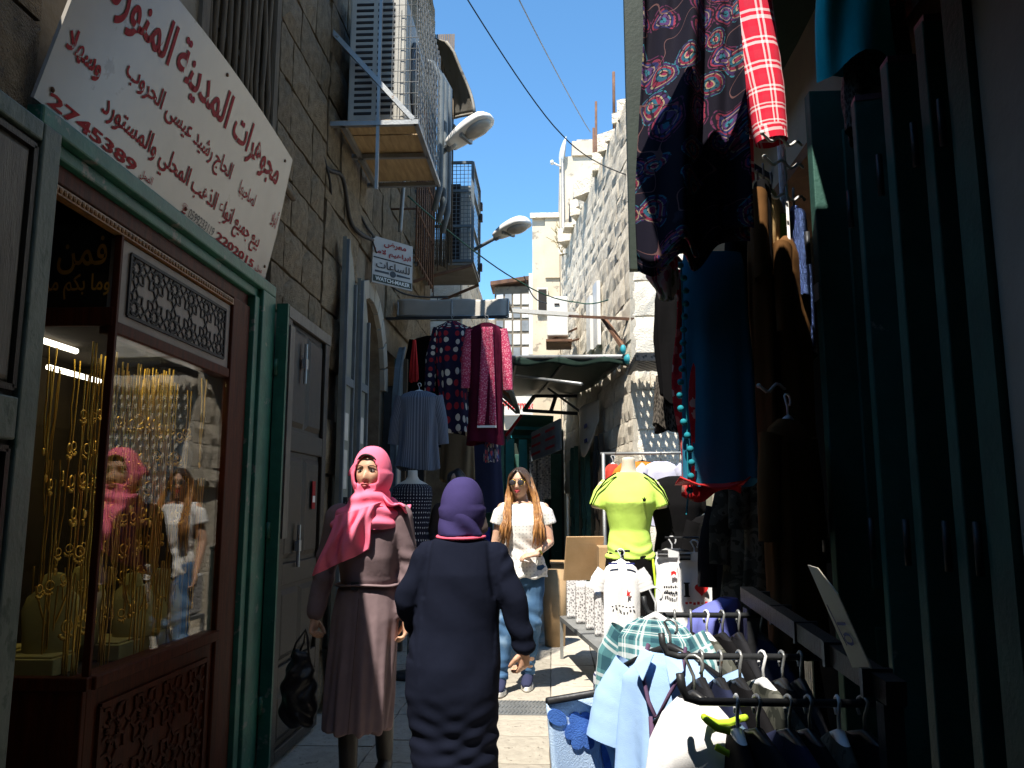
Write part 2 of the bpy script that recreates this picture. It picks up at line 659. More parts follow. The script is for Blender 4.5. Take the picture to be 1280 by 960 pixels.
mt['shop_back'] = M('shop backing cloth', (0.035, 0.024, 0.012), (0.018, 0.012, 0.006), rough=0.9, bump=0.1)
mt['glass'] = glass_mat('window glass')
mt['lamp_on'] = emit_mat('lit tube', (1.0, 0.93, 0.75), 2.0)
mt['lamp_gold'] = emit_mat('warm display light', (1.0, 0.72, 0.28), 5)
mt['metal_grey'] = M('galvanised steel', (0.34, 0.35, 0.35), (0.24, 0.25, 0.25), rough=0.45, metal=0.6, bump=0.15, wear=((0.16, 0.10, 0.06), 0.66, 12))
mt['metal_blue'] = M('grey blue painted steel', (0.13, 0.16, 0.18), (0.08, 0.10, 0.115), rough=0.5, bump=0.2, wear=((0.13, 0.08, 0.05), 0.66, 10))
mt['metal_dark'] = M('dark steel', (0.045, 0.048, 0.052), (0.025, 0.026, 0.03), rough=0.45, metal=0.4, bump=0.15)
mt['rust'] = M('rusty steel', (0.19, 0.10, 0.06), (0.09, 0.05, 0.035), rough=0.85, bump=0.4)
mt['ac_white'] = M('ac enamel', (0.42, 0.41, 0.37), (0.33, 0.32, 0.29), sc=4, rough=0.45, bump=0.08, wear=((0.22, 0.19, 0.14), 0.68, 6))
mt['white_enamel'] = M('white enamel', (0.72, 0.72, 0.70), (0.62, 0.62, 0.60), rough=0.35, bump=0.05)
mt['lamp_glass'] = M('lamp bowl', (0.45, 0.43, 0.38), (0.33, 0.31, 0.28), rough=0.25, bump=0.05)
mt['black_rubber'] = M('black cable', (0.02, 0.02, 0.021), (0.014, 0.014, 0.015), rough=0.6, bump=0.05)
mt['cable_green'] = M('green cable', (0.02, 0.09, 0.06), rough=0.6, bump=0)
mt['cable_pale'] = M('pale cable', (0.25, 0.27, 0.30), rough=0.6, bump=0)
mt['sheet_metal'] = M('canopy sheet', (0.25, 0.24, 0.215), (0.17, 0.155, 0.13), sc=5, rough=0.6, bump=0.25, wear=((0.10, 0.085, 0.07), 0.63, 8))
mt['awning_white'] = M('awning vinyl', (0.50, 0.475, 0.43), (0.40, 0.38, 0.34), sc=4, rough=0.55, bump=0.1, wear=((0.25, 0.24, 0.22), 0.68, 6))
mt['tarp_green'] = M('dark green tarpaulin', (0.022, 0.042, 0.033), (0.014, 0.028, 0.022), sc=5, rough=0.5, bump=0.4, bsc=12, wear=((0.10, 0.11, 0.095), 0.74, 7))
mt['teal_paint'] = M('teal door paint', (0.030, 0.115, 0.090), (0.018, 0.078, 0.062), sc=7, rough=0.7, bump=0.3, wear=((0.20, 0.21, 0.19), 0.67, 8), spec=0.45)
mt['teal_bright'] = M('bright teal paint', (0.03, 0.30, 0.36), (0.02, 0.22, 0.28), rough=0.5, bump=0.15)
mt['mauve'] = M('faded mauve wood', (0.17, 0.09, 0.11), (0.11, 0.055, 0.07), rough=0.5, bump=0.3)
mt['shutter_grey'] = M('grey green steel door', (0.20, 0.215, 0.19), (0.13, 0.14, 0.125), sc=5, rough=0.5, bump=0.2, wear=((0.42, 0.41, 0.37), 0.66, 6))
mt['blue_grey'] = M('blue grey steel door', (0.17, 0.215, 0.245), (0.11, 0.145, 0.17), rough=0.45, bump=0.15)
mt['paper'] = M('paper notice', (0.52, 0.51, 0.47), (0.42, 0.41, 0.38), rough=0.8, bump=0.05)
mt['card'] = M('price card', (0.74, 0.70, 0.58), (0.66, 0.62, 0.50), rough=0.75, bump=0.05)
mt['blue_ink'] = M('blue ink', (0.02, 0.03, 0.2), rough=0.6, bump=0)
mt['black_ink'] = M('black ink', (0.012, 0.012, 0.014), rough=0.6, bump=0)
mt['red_ink'] = M('bright red print', (0.62, 0.02, 0.02), (0.5, 0.02, 0.02), rough=0.7, bump=0)
mt['dark_green'] = M('dark green board', (0.03, 0.045, 0.035), (0.02, 0.03, 0.024), rough=0.6, bump=0.15)
mt['cardboard'] = M('cardboard', (0.42, 0.28, 0.15), (0.34, 0.22, 0.11), rough=0.85, bump=0.1)
mt['orange_board'] = M('orange board', (0.45, 0.24, 0.08), rough=0.7, bump=0.1)
mt['plastic_white'] = M('white plastic', (0.70, 0.71, 0.72), (0.62, 0.63, 0.65), rough=0.35, bump=0)
mt['plastic_black'] = M('black plastic', (0.018, 0.018, 0.02), rough=0.35, bump=0)
mt['plastic_bag'] = M('plastic bag', (0.55, 0.50, 0.48), (0.45, 0.40, 0.38), rough=0.4, bump=0.4, bsc=15)
mt['bag_red'] = M('red plastic bag', (0.55, 0.06, 0.08), rough=0.35, bump=0.4, bsc=15)
mt['brown_paper'] = M('brown paper bag', (0.30, 0.21, 0.12), rough=0.8, bump=0.5, bsc=15)
mt['skin'] = M('skin warm', (0.56, 0.33, 0.22), (0.49, 0.275, 0.18), sc=14, rough=0.5, bump=0.06, bsc=150, spec=0.35)
mt['skin_fair'] = M('skin light', (0.62, 0.385, 0.27), (0.54, 0.32, 0.22), sc=14, rough=0.5, bump=0.06, bsc=150, spec=0.35)
mt['skin_shop'] = M('shop dummy skin', (0.66, 0.56, 0.44), (0.60, 0.50, 0.39), rough=0.45, bump=0.05)
for k in ('skin', 'skin_fair'):
    b_ = mt[k].node_tree.nodes['Principled BSDF']
    b_.inputs['Subsurface Weight'].default_value = 0.12
    b_.inputs['Subsurface Radius'].default_value = (0.012, 0.005, 0.003)
    b_.inputs['Subsurface Scale'].default_value = 0.6
mt['lips'] = M('lips', (0.42, 0.10, 0.10), rough=0.4, bump=0)
mt['lips_red'] = M('red lips', (0.50, 0.05, 0.07), rough=0.35, bump=0)
mt['eye_white'] = M('eye white', (0.42, 0.36, 0.32), rough=0.25, bump=0)
mt['eye_dark'] = M('dark iris', (0.02, 0.013, 0.01), rough=0.15, bump=0)
mt['brow'] = M('eyebrow', (0.03, 0.02, 0.015), rough=0.8, bump=0)
mt['sun_lens'] = M('sunglass lens', (0.05, 0.045, 0.05), rough=0.06, bump=0, spec=0.8)
mt['pink'] = cloth('pink scarf', (0.86, 0.20, 0.31), (0.80, 0.16, 0.27))
mt['coat'] = cloth('mauve coat', (0.215, 0.155, 0.165), (0.175, 0.125, 0.135), sc=9)
mt['coat_dark'] = cloth('coat belt', (0.12, 0.08, 0.08))
mt['abaya'] = cloth('navy abaya', (0.0085, 0.0105, 0.021), (0.006, 0.0078, 0.016), sheen=0.0, spec=0.04)
mt['purple_scarf'] = cloth('indigo scarf', (0.050, 0.040, 0.130), (0.040, 0.032, 0.105))
mt['pink_trim'] = cloth('pink collar', (0.80, 0.12, 0.20))
mt['tee_white'] = dots_mat('white dotted tee', (0.78, 0.77, 0.74), [(0.55, 0.55, 0.54)], 36, 0.22, 0.2)
mt['boot'] = M('black boot', (0.025, 0.022, 0.022), rough=0.45, bump=0.2)
mt['sock'] = cloth('black stocking', (0.03, 0.027, 0.028))
mt['sneaker'] = cloth('navy canvas', (0.035, 0.04, 0.085))
mt['sole'] = M('white rubber', (0.72, 0.70, 0.66), rough=0.6, bump=0.05)
mt['bag_black'] = M('black bag', (0.014, 0.013, 0.015), rough=0.35, bump=0.6, bsc=10, dist=0.02)
mt['blouse_dark'] = cloth('dark blouse', (0.06, 0.045, 0.04))


def hair_mat(name, cols, sc=60):
    m, n, l, b = new_mat(name)
    vec = coords(n, l, 'Object', (sc, sc, 2.0))
    f = noise_n(n, l, vec, 1.0, 4, 0.6)
    col = ramp(n, l, f, [(0.3, cols[0]), (0.5, cols[1]), (0.7, cols[2])])
    # roots darker: the dye starts lower down
    sep = n.new('ShaderNodeSeparateXYZ')
    l.new(coords(n, l, 'Object'), sep.inputs[0])
    z = ramp(n, l, math_n(n, l, 'SUBTRACT', sep.outputs[2], 1.0), [(0.46, 0.0), (0.64, 1.0)])
    col = mixc(n, l, z, col, (0.035, 0.02, 0.014))
    l.new(col, b.inputs['Base Color'])
    b.inputs['Roughness'].default_value = 0.42
    bump_n(n, l, b, f, 0.7, 0.01)
    return m


mt['hair'] = hair_mat('ombre hair', [(0.14, 0.055, 0.02), (0.34, 0.155, 0.05), (0.52, 0.27, 0.09)])
mt['hair_black'] = M('black hair', (0.018, 0.013, 0.012), rough=0.4, bump=0.5, bsc=3, stretch=(60, 60, 2))


def denim_mat():
    m, n, l, b = new_mat('blue jeans')
    vec = coords(n, l, 'Object')
    f = noise_n(n, l, vec, 5, 3)
    g = noise_n(n, l, coords(n, l, 'Object', (30, 30, 260)), 1, 2)
    col = ramp(n, l, f, [(0.35, (0.03, 0.075, 0.16)), (0.55, (0.075, 0.16, 0.29)), (0.72, (0.24, 0.36, 0.50))])
    col = mixc(n, l, math_n(n, l, 'MULTIPLY', g, 0.35), col, (0.02, 0.05, 0.12))
    fin_cloth(n, l, b, col)
    return m


mt['denim'] = denim_mat()


# ------------------------------------------------------------------ lettering
AR = {}
for ch, iso, forms in [('ا', 0xFE8D, 2), ('ب', 0xFE8F, 4), ('ة', 0xFE93, 2), ('ت', 0xFE95, 4), ('ث', 0xFE99, 4), ('ج', 0xFE9D, 4), ('ح', 0xFEA1, 4), ('خ', 0xFEA5, 4), ('د', 0xFEA9, 2), ('ذ', 0xFEAB, 2), ('ر', 0xFEAD, 2), ('ز', 0xFEAF, 2), ('س', 0xFEB1, 4), ('ش', 0xFEB5, 4), ('ص', 0xFEB9, 4), ('ض', 0xFEBD, 4), ('ط', 0xFEC1, 4), ('ظ', 0xFEC5, 4), ('ع', 0xFEC9, 4), ('غ', 0xFECD, 4), ('ف', 0xFED1, 4), ('ق', 0xFED5, 4), ('ك', 0xFED9, 4), ('ل', 0xFEDD, 4), ('م', 0xFEE1, 4), ('ن', 0xFEE5, 4), ('ه', 0xFEE9, 4), ('و', 0xFEED, 2), ('ى', 0xFEEF, 2), ('ي', 0xFEF1, 4), ('أ', 0xFE83, 2), ('لا', 0xFEFB, 2)]:
    AR[ch] = (iso, forms)


def shape_ar(s):
    """joined letter forms in visual (left to right) order"""
    out = []
    for word in s.split(' '):
        toks = []
        i = 0
        while i < len(word):
            if word[i:i + 2] == 'لا':
                toks.append('لا')
                i += 2
            else:
                toks.append(word[i])
                i += 1
        res = []
        for k, t in enumerate(toks):
            if t not in AR:
                res.append(t)
                continue
            iso, forms = AR[t]
            prev = k > 0 and toks[k - 1] in AR and AR[toks[k - 1]][1] == 4
            nxt = k < len(toks) - 1 and toks[k + 1] in AR and forms == 4
            if prev and nxt:
                c = iso + 3
            elif nxt:
                c = iso + 2
            elif prev:
                c = iso + 1
            else:
                c = iso
            res.append(chr(c))
        out.append(''.join(reversed(res)))
    return ' '.join(reversed(out))


def lettering(s, mat, parent, O, u, v, w=None, h=None, bold=0.0, slant=0.0, arabic=False, name='lettering', lift=0.003, off=(0, 0)):
    """flat letters on the plane O + a*u + b*v; fitted into width w and/or cap height h (metres)"""
    if arabic:
        s = shape_ar(s)
    c = bpy.data.curves.new('t', 'FONT')
    c.body = s
    c.resolution_u = 2
    c.offset = bold
    c.shear = slant
    o = bpy.data.objects.new('t', c)
    COL.objects.link(o)
    bpy.context.view_layer.update()
    me = bpy.data.meshes.new_from_object(o.evaluated_get(bpy.context.evaluated_depsgraph_get()))
    bpy.data.objects.remove(o)
    co = np.array([x.co[:] for x in me.vertices])
    mn, mx = co.min(0), co.max(0)
    sx = (w / (mx[0] - mn[0])) if w else None
    sy = (h / (mx[1] - mn[1])) if h else sx
    sx = sx or sy
    u, v, O = Vector(u), Vector(v), Vector(O)
    nrm = u.cross(v).normalized()
    for x in me.vertices:
        a = (x.co.x - mn[0]) * sx + off[0]
        b = (x.co.y - mn[1]) * sy + off[1]
        x.co = O + u * a + v * b + nrm * lift
    me.materials.clear()
    me.name = name
    return link(name, me, mat, parent)


# ------------------------------------------------------------------ stone blocks
def stone_mesh(seed, rough):
    rr = random.Random(seed)
    mb = MB()
    nx, nz = 4, 3
    vs = []
    for j in range(nz + 1):
        for i in range(nx + 1):
            x, z = i / nx - 0.5, j / nz - 0.5
            edge = (i in (0, nx)) or (j in (0, nz))
            if edge:
                vs.append((x * (1 - rr.uniform(0, 0.035)), -0.36 + rr.uniform(-0.08, 0.08) * rough, z * (1 - rr.uniform(0, 0.07))))
            else:
                vs.append((x + rr.uniform(-0.05, 0.05), -0.5 + rr.uniform(-0.22, 0.16) * rough, z + rr.uniform(-0.05, 0.05)))
    b0 = mb.add(vs, [(j * (nx + 1) + i, j * (nx + 1) + i + 1, (j + 1) * (nx + 1) + i + 1, (j + 1) * (nx + 1) + i) for j in range(nz) for i in range(nx)])
    ring = [i for i in range(nx + 1)] + [j * (nx + 1) + nx for j in range(1, nz + 1)] + [nz * (nx + 1) + i for i in range(nx - 1, -1, -1)] + [j * (nx + 1) for j in range(nz - 1, 0, -1)]
    back = mb.add([(mb.V[k][0], 0.5, mb.V[k][2]) for k in ring], [])
    m = len(ring)
    for k in range(m):
        mb.F.append((ring[k], back + k, back + (k + 1) % m, ring[(k + 1) % m]))
    return mb.mesh('stone')


STONES = {}


def stone_wall(parent, start, udir, length, z0, z1, course, width, depth, mat, mask=None, rough=1.0, seed=1, name='stone', jitter=0.25, gap=0.008, tilt=0.0):
    """blocks laid in courses; udir is the direction along the wall, outside is to its right hand"""
    rr = random.Random(seed)
    key = (mat.name, rough)
    if key not in STONES:
        STONES[key] = [stone_mesh(100 * seed + k, rough) for k in range(10)]
        for me in STONES[key]:
            me.materials.append(mat)
    ud = Vector((udir[0], udir[1], 0)).normalized()
    rotz = math.atan2(ud.y, ud.x)
    nrm = Vector((ud.y, -ud.x, 0))
    z = z0
    cnt = 0
    while z < z1 - 0.04:
        h = min(course * rr.uniform(1 - jitter * 0.6, 1 + jitter * 0.6), z1 - z)
        if z1 - z - h < course * 0.4:
            h = z1 - z
        u = 0
        first = True
        while u < length - 0.02:
            w = width * rr.uniform(1 - jitter, 1 + jitter) * (rr.uniform(0.4, 1) if first else 1)
            first = False
            w = min(w, length - u)
            if length - u - w < width * 0.35:
                w = length - u
            if mask is None or mask(u + w / 2, z + h / 2, w, h):
                me = rr.choice(STONES[key])
                o = bpy.data.objects.new(name, me)
                COL.objects.link(o)
                o.parent = parent
                if parent in BASE:
                    o.matrix_parent_inverse = BASE[parent].inverted()
                o.location = Vector(start) + ud * (u + w / 2) + Vector((0, 0, z + h / 2)) - nrm * (depth * 0.1)
                o.rotation_euler = (rr.uniform(-tilt, tilt), rr.uniform(-tilt, tilt) * .5, rotz + rr.uniform(-tilt, tilt))
                o.scale = ((w - gap), depth * (1 + tilt * rr.uniform(-5, 8)), (h - gap))
                cnt += 1
            u += w
        z += h
    return cnt


# ================================================================== THE SETTING
# ---- ground and paving
g = structure(MB().bx(-40, 40, -30, 120, -0.3, -0.03).build('ground', mt['joint']))
pav = bpy.data.objects.new('pavement', MB().bx(-2.4, 3.2, -9, 30, -0.1, -0.012).mesh('pavement'))
COL.objects.link(pav)
pav.data.materials.append(mt['joint'])
structure(pav)


def slab_mesh(seed):
    rr = random.Random(seed)
    nx = ny = 4
    mb = MB()
    vs = []
    for j in range(ny + 1):
        for i in range(nx + 1):
            e = (i in (0, nx)) or (j in (0, ny))
            vs.append((i / nx - 0.5 + (rr.uniform(-0.008, 0.008) if e else 0), j / ny - 0.5 + (rr.uniform(-0.008, 0.008) if e else 0), (-0.35 if e else rr.uniform(-0.16, 0.0))))
    mb.add(vs, [(j * (nx + 1) + i, j * (nx + 1) + i + 1, (j + 1) * (nx + 1) + i + 1, (j + 1) * (nx + 1) + i) for j in range(ny) for i in range(nx)])
    ring = [i for i in range(nx + 1)] + [j * (nx + 1) + nx for j in range(1, ny + 1)] + [ny * (nx + 1) + i for i in range(nx - 1, -1, -1)] + [j * (nx + 1) for j in range(ny - 1, 0, -1)]
    back = mb.add([(mb.V[k][0], mb.V[k][1], -3) for k in ring], [])
    for k in range(len(ring)):
        mb.F.append((ring[k], back + k, back + (k + 1) % len(ring), ring[(k + 1) % len(ring)]))
    return mb.mesh('paving_stone', False)


SL = {}
for nm in ('paving', 'paving_pale'):
    SL[nm] = [slab_mesh(k + (50 if nm == 'paving' else 80)) for k in range(7)]
    for me in SL[nm]:
        me.materials.append(mt[nm])


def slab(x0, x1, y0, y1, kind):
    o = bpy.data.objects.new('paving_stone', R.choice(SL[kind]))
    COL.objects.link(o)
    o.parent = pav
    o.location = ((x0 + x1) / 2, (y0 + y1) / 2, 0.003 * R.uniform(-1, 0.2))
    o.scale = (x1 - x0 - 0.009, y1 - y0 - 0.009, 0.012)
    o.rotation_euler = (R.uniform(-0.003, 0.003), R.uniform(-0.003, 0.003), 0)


DR = (-0.40, 0.0, 5.62, 6.02)     # hole left for the drain cover
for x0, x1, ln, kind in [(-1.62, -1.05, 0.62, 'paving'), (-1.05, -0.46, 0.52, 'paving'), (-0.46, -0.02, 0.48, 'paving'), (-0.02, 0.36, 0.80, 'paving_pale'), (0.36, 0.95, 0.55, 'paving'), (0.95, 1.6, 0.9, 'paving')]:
    y = 1.2 + R.uniform(0, 0.4)
    while y < 16:
        d = ln * R.uniform(0.75, 1.25)
        a, b2 = y, y + d
        if x0 == -0.46 and b2 > DR[2] and a < DR[3]:
            if a < DR[2] - 0.1:
                slab(x0, x1, a, DR[2], kind)
            y = DR[3]
            continue
        slab(x0, x1, a, b2, kind)
        y = b2
dc = thing('drain_cover', 'flat ribbed metal drain cover set in the sunlit paving', 'drain cover', (-0.22, 5.82, 0))
MB().bx(-0.455, -0.025, 5.625, 6.015, -0.011, -0.004).build('plate', mt['metal_grey'], dc)
rb = MB()
for j in range(5):
    for i in range(16):
        x = -0.44 + i * 0.0265
        y = 5.645 + j * 0.075
        sgn = 1 if (j % 2 == 0) else -1
        rb.bar((x, y + (0.0 if sgn > 0 else 0.06), -0.002), (x + 0.018, y + (0.06 if sgn > 0 else 0.0), -0.002), 0.006, 0.006)
rbo = rb.build('tread_pattern', mt['metal_grey'], dc)
rbo['kind'] = 'stuff'

# ---- unseen roof and end wall added behind the camera to keep light out
structure(MB().bx(-3.2, 3.2, -9, 0.0, 3.55, 3.8).build('unseen_shade_roof', mt['plaster_grey']))
structure(MB().bx(-3.2, 3.2, -9.4, -9, 0, 3.8).build('unseen_shade_wall', mt['plaster_grey']))

XL = -1.62      # face of the wall behind the left stones
# ================================================================== LEFT SIDE: jeweller's building
jb = thing('jewellery_building', 'low stone building with the jewellery shop under a white sign', 'building', (-2.6, 2, 0))
w = MB()
w.bx(-2.2, XL, 0.35, 2.28, 0, 3.32)
w.bx(-2.2, XL, -9, 0.35, 0, 6.0)  # upper part out of view, raised to cut sky light
w.bx(-2.2, XL, 2.28, 4.32, 2.62, 3.32)
w.bx(-2.2, XL, 4.32, 5.35, 0, 7.4)  # unseen upper part raised to shade the air conditioner
w.bx(-2.2, XL, 3.1, 3.35, 3.32, 5.0)
w.bx(-2.2, XL, 3.35, 4.32, 4.85, 5.0)
w.bx(-4.6, -2.2, -9, -8.8, 0, 3.3)
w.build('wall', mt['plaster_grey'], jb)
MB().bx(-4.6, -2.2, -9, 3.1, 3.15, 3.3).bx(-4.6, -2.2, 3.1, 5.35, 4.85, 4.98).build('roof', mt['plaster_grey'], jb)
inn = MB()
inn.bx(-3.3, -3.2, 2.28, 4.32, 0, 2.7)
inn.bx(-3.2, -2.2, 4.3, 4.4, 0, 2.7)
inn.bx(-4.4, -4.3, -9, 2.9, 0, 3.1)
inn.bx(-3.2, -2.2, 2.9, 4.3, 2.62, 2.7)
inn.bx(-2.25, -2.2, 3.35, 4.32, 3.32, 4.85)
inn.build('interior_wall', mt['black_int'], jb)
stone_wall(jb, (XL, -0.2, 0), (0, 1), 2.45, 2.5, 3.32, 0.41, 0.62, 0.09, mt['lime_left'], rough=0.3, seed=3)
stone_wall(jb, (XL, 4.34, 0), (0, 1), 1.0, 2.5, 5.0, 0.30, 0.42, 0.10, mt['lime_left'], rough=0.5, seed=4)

# wooden lattice window over the sign
lw = thing('lattice_window', 'dark window with old vertical wooden bars above the shop sign', 'window', (XL, 3.8, 3.4))
MB().bx(-1.66, -1.60, 3.33, 3.41, 3.36, 4.9).bx(-1.66, -1.60, 4.28, 4.36, 3.36, 4.9).bx(-1.66, -1.60, 3.41, 4.28, 3.36, 3.44).build('frame', mt['wood_lat'], lw)
for i in range(11):
    y = 3.46 + i * 0.079
    p = [(-1.63 + R.uniform(-0.008, 0.008), y + R.uniform(-0.012, 0.012), 3.40 + k * 0.3) for k in range(6)]
    MB().tube(p, 0.016, 6).build('bar', mt['wood_lat'], lw, smooth=True)
for z in (3.75, 4.2, 4.6):
    MB().bar((-1.655, 3.41, z), (-1.655, 4.28, z + 0.02), 0.02, 0.03).build('cross_bar', mt['wood_lat'], lw)
pole = MB().tube([(-1.52, 3.0, 3.30), (-1.54, 3.7, 3.28), (-1.55, 4.55, 3.22)], 0.022, 8).build('wooden_pole', mt['wood_lat'], smooth=True)
tag(pole, 'brown wooden pole along the top of the white sign', 'pole')

# ---- shop front: green frame, brown wood, glass, carved panels
sf = thing('jewellery_shopfront', 'jewellery shop front with green frame, brown wood and display windows', 'shop front', (-1.6, 3.3, 0))
f = MB()
f.bx(-1.66, -1.545, 2.22, 4.32, 2.535, 2.600)
f.bx(-1.64, -1.575, 2.22, 4.27, 2.485, 2.535)
f.build('lintel', mt['green_paint'], sf, bevel=0.008)
MB().bx(-1.66, -1.545, 4.125, 4.32, 0, 2.535).build('jamb', mt['green_paint'], sf, bevel=0.006)
MB().bx(-1.63, -1.562, 4.055, 4.118, 0, 2.485).build('jamb', mt['green_paint'], sf, bevel=0.004)
# brown wood surround
MB().bx(-1.66, -1.585, 3.83, 4.05, 0.0, 2.42).build('wood_jamb', mt['wood_red'], sf, bevel=0.006)
MB().bx(-1.66, -1.60, 2.3, 4.05, 2.42, 2.485).build('wood_header', mt['wood_red'], sf, bevel=0.006)
tr = MB().bx(-1.62, -1.585, 2.3, 3.83, 2.375, 2.405)
tr.build('trim', mt['wood_trim'], sf)
bd = MB()
for i in range(60):
    bd.sphere((-1.583, 2.32 + i * 0.0252, 2.39), (0.006, 0.011, 0.011), 6, 4)
bdo = bd.build('beading', mt['wood_trim'], sf)
bdo['kind'] = 'stuff'
# carved grey panel above the glass
MB().bx(-1.64, -1.60, 2.80, 3.83, 2.05, 2.37).build('carved_panel', mt['panel_grey'], sf, bevel=0.004)


def star_pattern(cx, cz, r, plane, w, lines):
    pts = []
    for k in range(16):
        rr = r if k % 2 == 0 else r * 0.72
        a = PI * k / 8
        pts.append((cx + rr * math.cos(a), cz + rr * math.sin(a)))
    for k in range(16):
        lines.append((pts[k], pts[(k + 1) % 16]))
    for k in range(8):
        a = PI * k / 4
        lines.append(((cx + r * 0.25 * math.cos(a + 0.39), cz + r * 0.25 * math.sin(a + 0.39)), (cx + r * 0.72 * math.cos(a + 0.39), cz + r * 0.72 * math.sin(a + 0.39))))
        lines.append(((cx + r * 0.25 * math.cos(a + 0.39), cz + r * 0.25 * math.sin(a + 0.39)), (cx + r * 0.45 * math.cos(a), cz + r * 0.45 * math.sin(a))))
        lines.append(((cx + r * 0.45 * math.cos(a), cz + r * 0.45 * math.sin(a)), (cx + r * 0.25 * math.cos(a - 0.39), cz + r * 0.25 * math.sin(a - 0.39))))


def clipped(lines, y0, y1, z0, z1):
    out = []
    for (a, b) in lines:
        a = Vector(a)
        b = Vector(b)
        t0, t1 = 0.0, 1.0
        d = b - a
        ok = True
        for p, q in ((-d.x, a.x - y0), (d.x, y1 - a.x), (-d.y, a.y - z0), (d.y, z1 - a.y)):
            if abs(p) < 1e-9:
                if q < 0:
                    ok = False
            else:
                r_ = q / p
                if p < 0:
                    t0 = max(t0, r_)
                else:
                    t1 = min(t1, r_)
        if ok and t0 < t1:
            out.append((a + d * t0, a + d * t1))
    return out


ln = []
for i in range(6):
    for j in (0, 1):
        star_pattern(2.92 + i * 0.158, 2.13 + j * 0.158, 0.079, None, 0, ln)
cp = MB()
for a, b in clipped(ln, 2.875, 3.76, 2.095, 2.325):
    cp.bar((-1.599, a.x, a.y), (-1.599, b.x, b.y), 0.008, 0.007)
for a, b in (((2.87, 2.09), (3.765, 2.09)), ((2.87, 2.33), (3.765, 2.33)), ((2.87, 2.09), (2.87, 2.33)), ((3.765, 2.09), (3.765, 2.33))):
    cp.bar((-1.598, a[0], a[1]), (-1.598, b[0], b[1]), 0.012, 0.012)
cpo = cp.build('star_fretwork', mt['ink'], sf)
cpo['kind'] = 'stuff'
# display window: posts, sill, glass, base
MB().bx(-1.615, -1.588, 2.782, 2.80, 0.80, 2.40).build('corner_post', mt['wood_red'], sf, bevel=0.003)
MB().bx(-1.66, -1.565, 2.79, 3.83, 0.755, 0.80).bx(-2.3, -1.58, 2.76, 2.80, 0.755, 0.80).build('sill', mt['wood_red'], sf, bevel=0.005)
MB().bx(-1.66, -1.59, 2.80, 3.83, 2.005, 2.05).bx(-2.3, -1.60, 2.775, 2.80, 2.03, 2.10).build('glazing_bar', mt['wood_red'], sf, bevel=0.004)
MB().bx(-1.606, -1.60, 2.80, 3.83, 0.80, 2.005).build('window_pane', mt['glass'], sf)
MB().bx(-2.3, -1.615, 2.784, 2.790, 0.80, 2.03).build('window_pane', mt['glass'], sf)
MB().bx(-2.3, -1.61, 2.784, 2.790, 2.10, 2.42).build('transom_pane', mt['glass'], sf)
MB().bx(-2.3, -1.605, 2.83, 2.85, 2.06, 2.45).build('transom_backing', mt['black_int'], sf)
MB().bx(-1.68, -1.60, 2.80, 3.83, 0.0, 0.755).bx(-2.3, -1.60, 2.775, 2.80, 0.0, 0.755).build('base_panel', mt['wood_red'], sf, bevel=0.004)
ln = []
for i in range(4):
    for j in range(3):
        star_pattern(2.98 + i * 0.23, 0.12 + j * 0.23, 0.115, None, 0, ln)
cp = MB()
for a, b in clipped(ln, 2.90, 3.74, 0.08, 0.66):
    cp.bar((-1.598, a.x, a.y), (-1.598, b.x, b.y), 0.012, 0.012)
for a, b in (((2.88, 0.06), (3.76, 0.06)), ((2.88, 0.68), (3.76, 0.68)), ((2.88, 0.06), (2.88, 0.68)), ((3.76, 0.06), (3.76, 0.68))):
    cp.bar((-1.597, a[0], a[1]), (-1.597, b[0], b[1]), 0.02, 0.02)
cpo = cp.build('carved_star_relief', mt['wood_red'], sf)
cpo['kind'] = 'stuff'
# display box inside
d = MB()
d.bx(-2.35, -1.62, 2.80, 3.83, 0.74, 0.78)
d.bx(-2.40, -2.35, 2.80, 3.83, 0.74, 2.4)
d.bx(-2.35, -1.62, 3.83, 3.86, 0.74, 2.4)
d.bx(-2.35, -1.62, 2.82, 3.83, 2.06, 2.09)
d.build('display_case', mt['shop_back'], sf)
for z, xx in ((1.12, -2.1), (1.45, -2.2), (1.72, -2.22)):
    MB().bx(-2.35, xx, 2.82, 3.80, z, z + 0.008).build('glass_shelf', mt['glass'], sf)
for (y0, y1, x, z) in ((2.95, 3.5, -1.70, 2.045), (2.9, 3.3, -2.05, 2.04), (3.35, 3.75, -2.2, 1.98)):
    MB().tube([(x, y0, z), (x, y1, z)], 0.013, 8).build('tube_lamp', mt['lamp_on'], sf, smooth=True)
lettering('وما بكم من نعمة', mt['gold_paint'], sf, (-2.02, 2.783, 2.13), (1, 0, 0), (0, 0, 1), w=0.40, h=0.10, bold=0.012, arabic=True, lift=0.002)
lettering('فمن الله', mt['gold_paint'], sf, (-2.0, 2.783, 2.225), (1, 0, 0), (0, 0, 1), w=0.36, h=0.15, bold=0.012, arabic=True, lift=0.002)

# jewellery in the window
def chain_mesh(length, width, seed, pend):
    rr = random.Random(seed)
    mb = MB()
    pts = []
    for k in range(13):
        t = k / 12
        a = (t - 0.5) * 2
        z = -length * (1 - abs(a) ** 1.7)
        pts.append((rr.uniform(-0.004, 0.004), a * width / 2, z))
    mb.tube(pts, 0.0032, 5, False)
    if pend:
        mb.sphere((0, 0, -length - 0.014), (0.004, 0.013, 0.016), 8, 6)
    return mb.mesh('gold_chain', True)


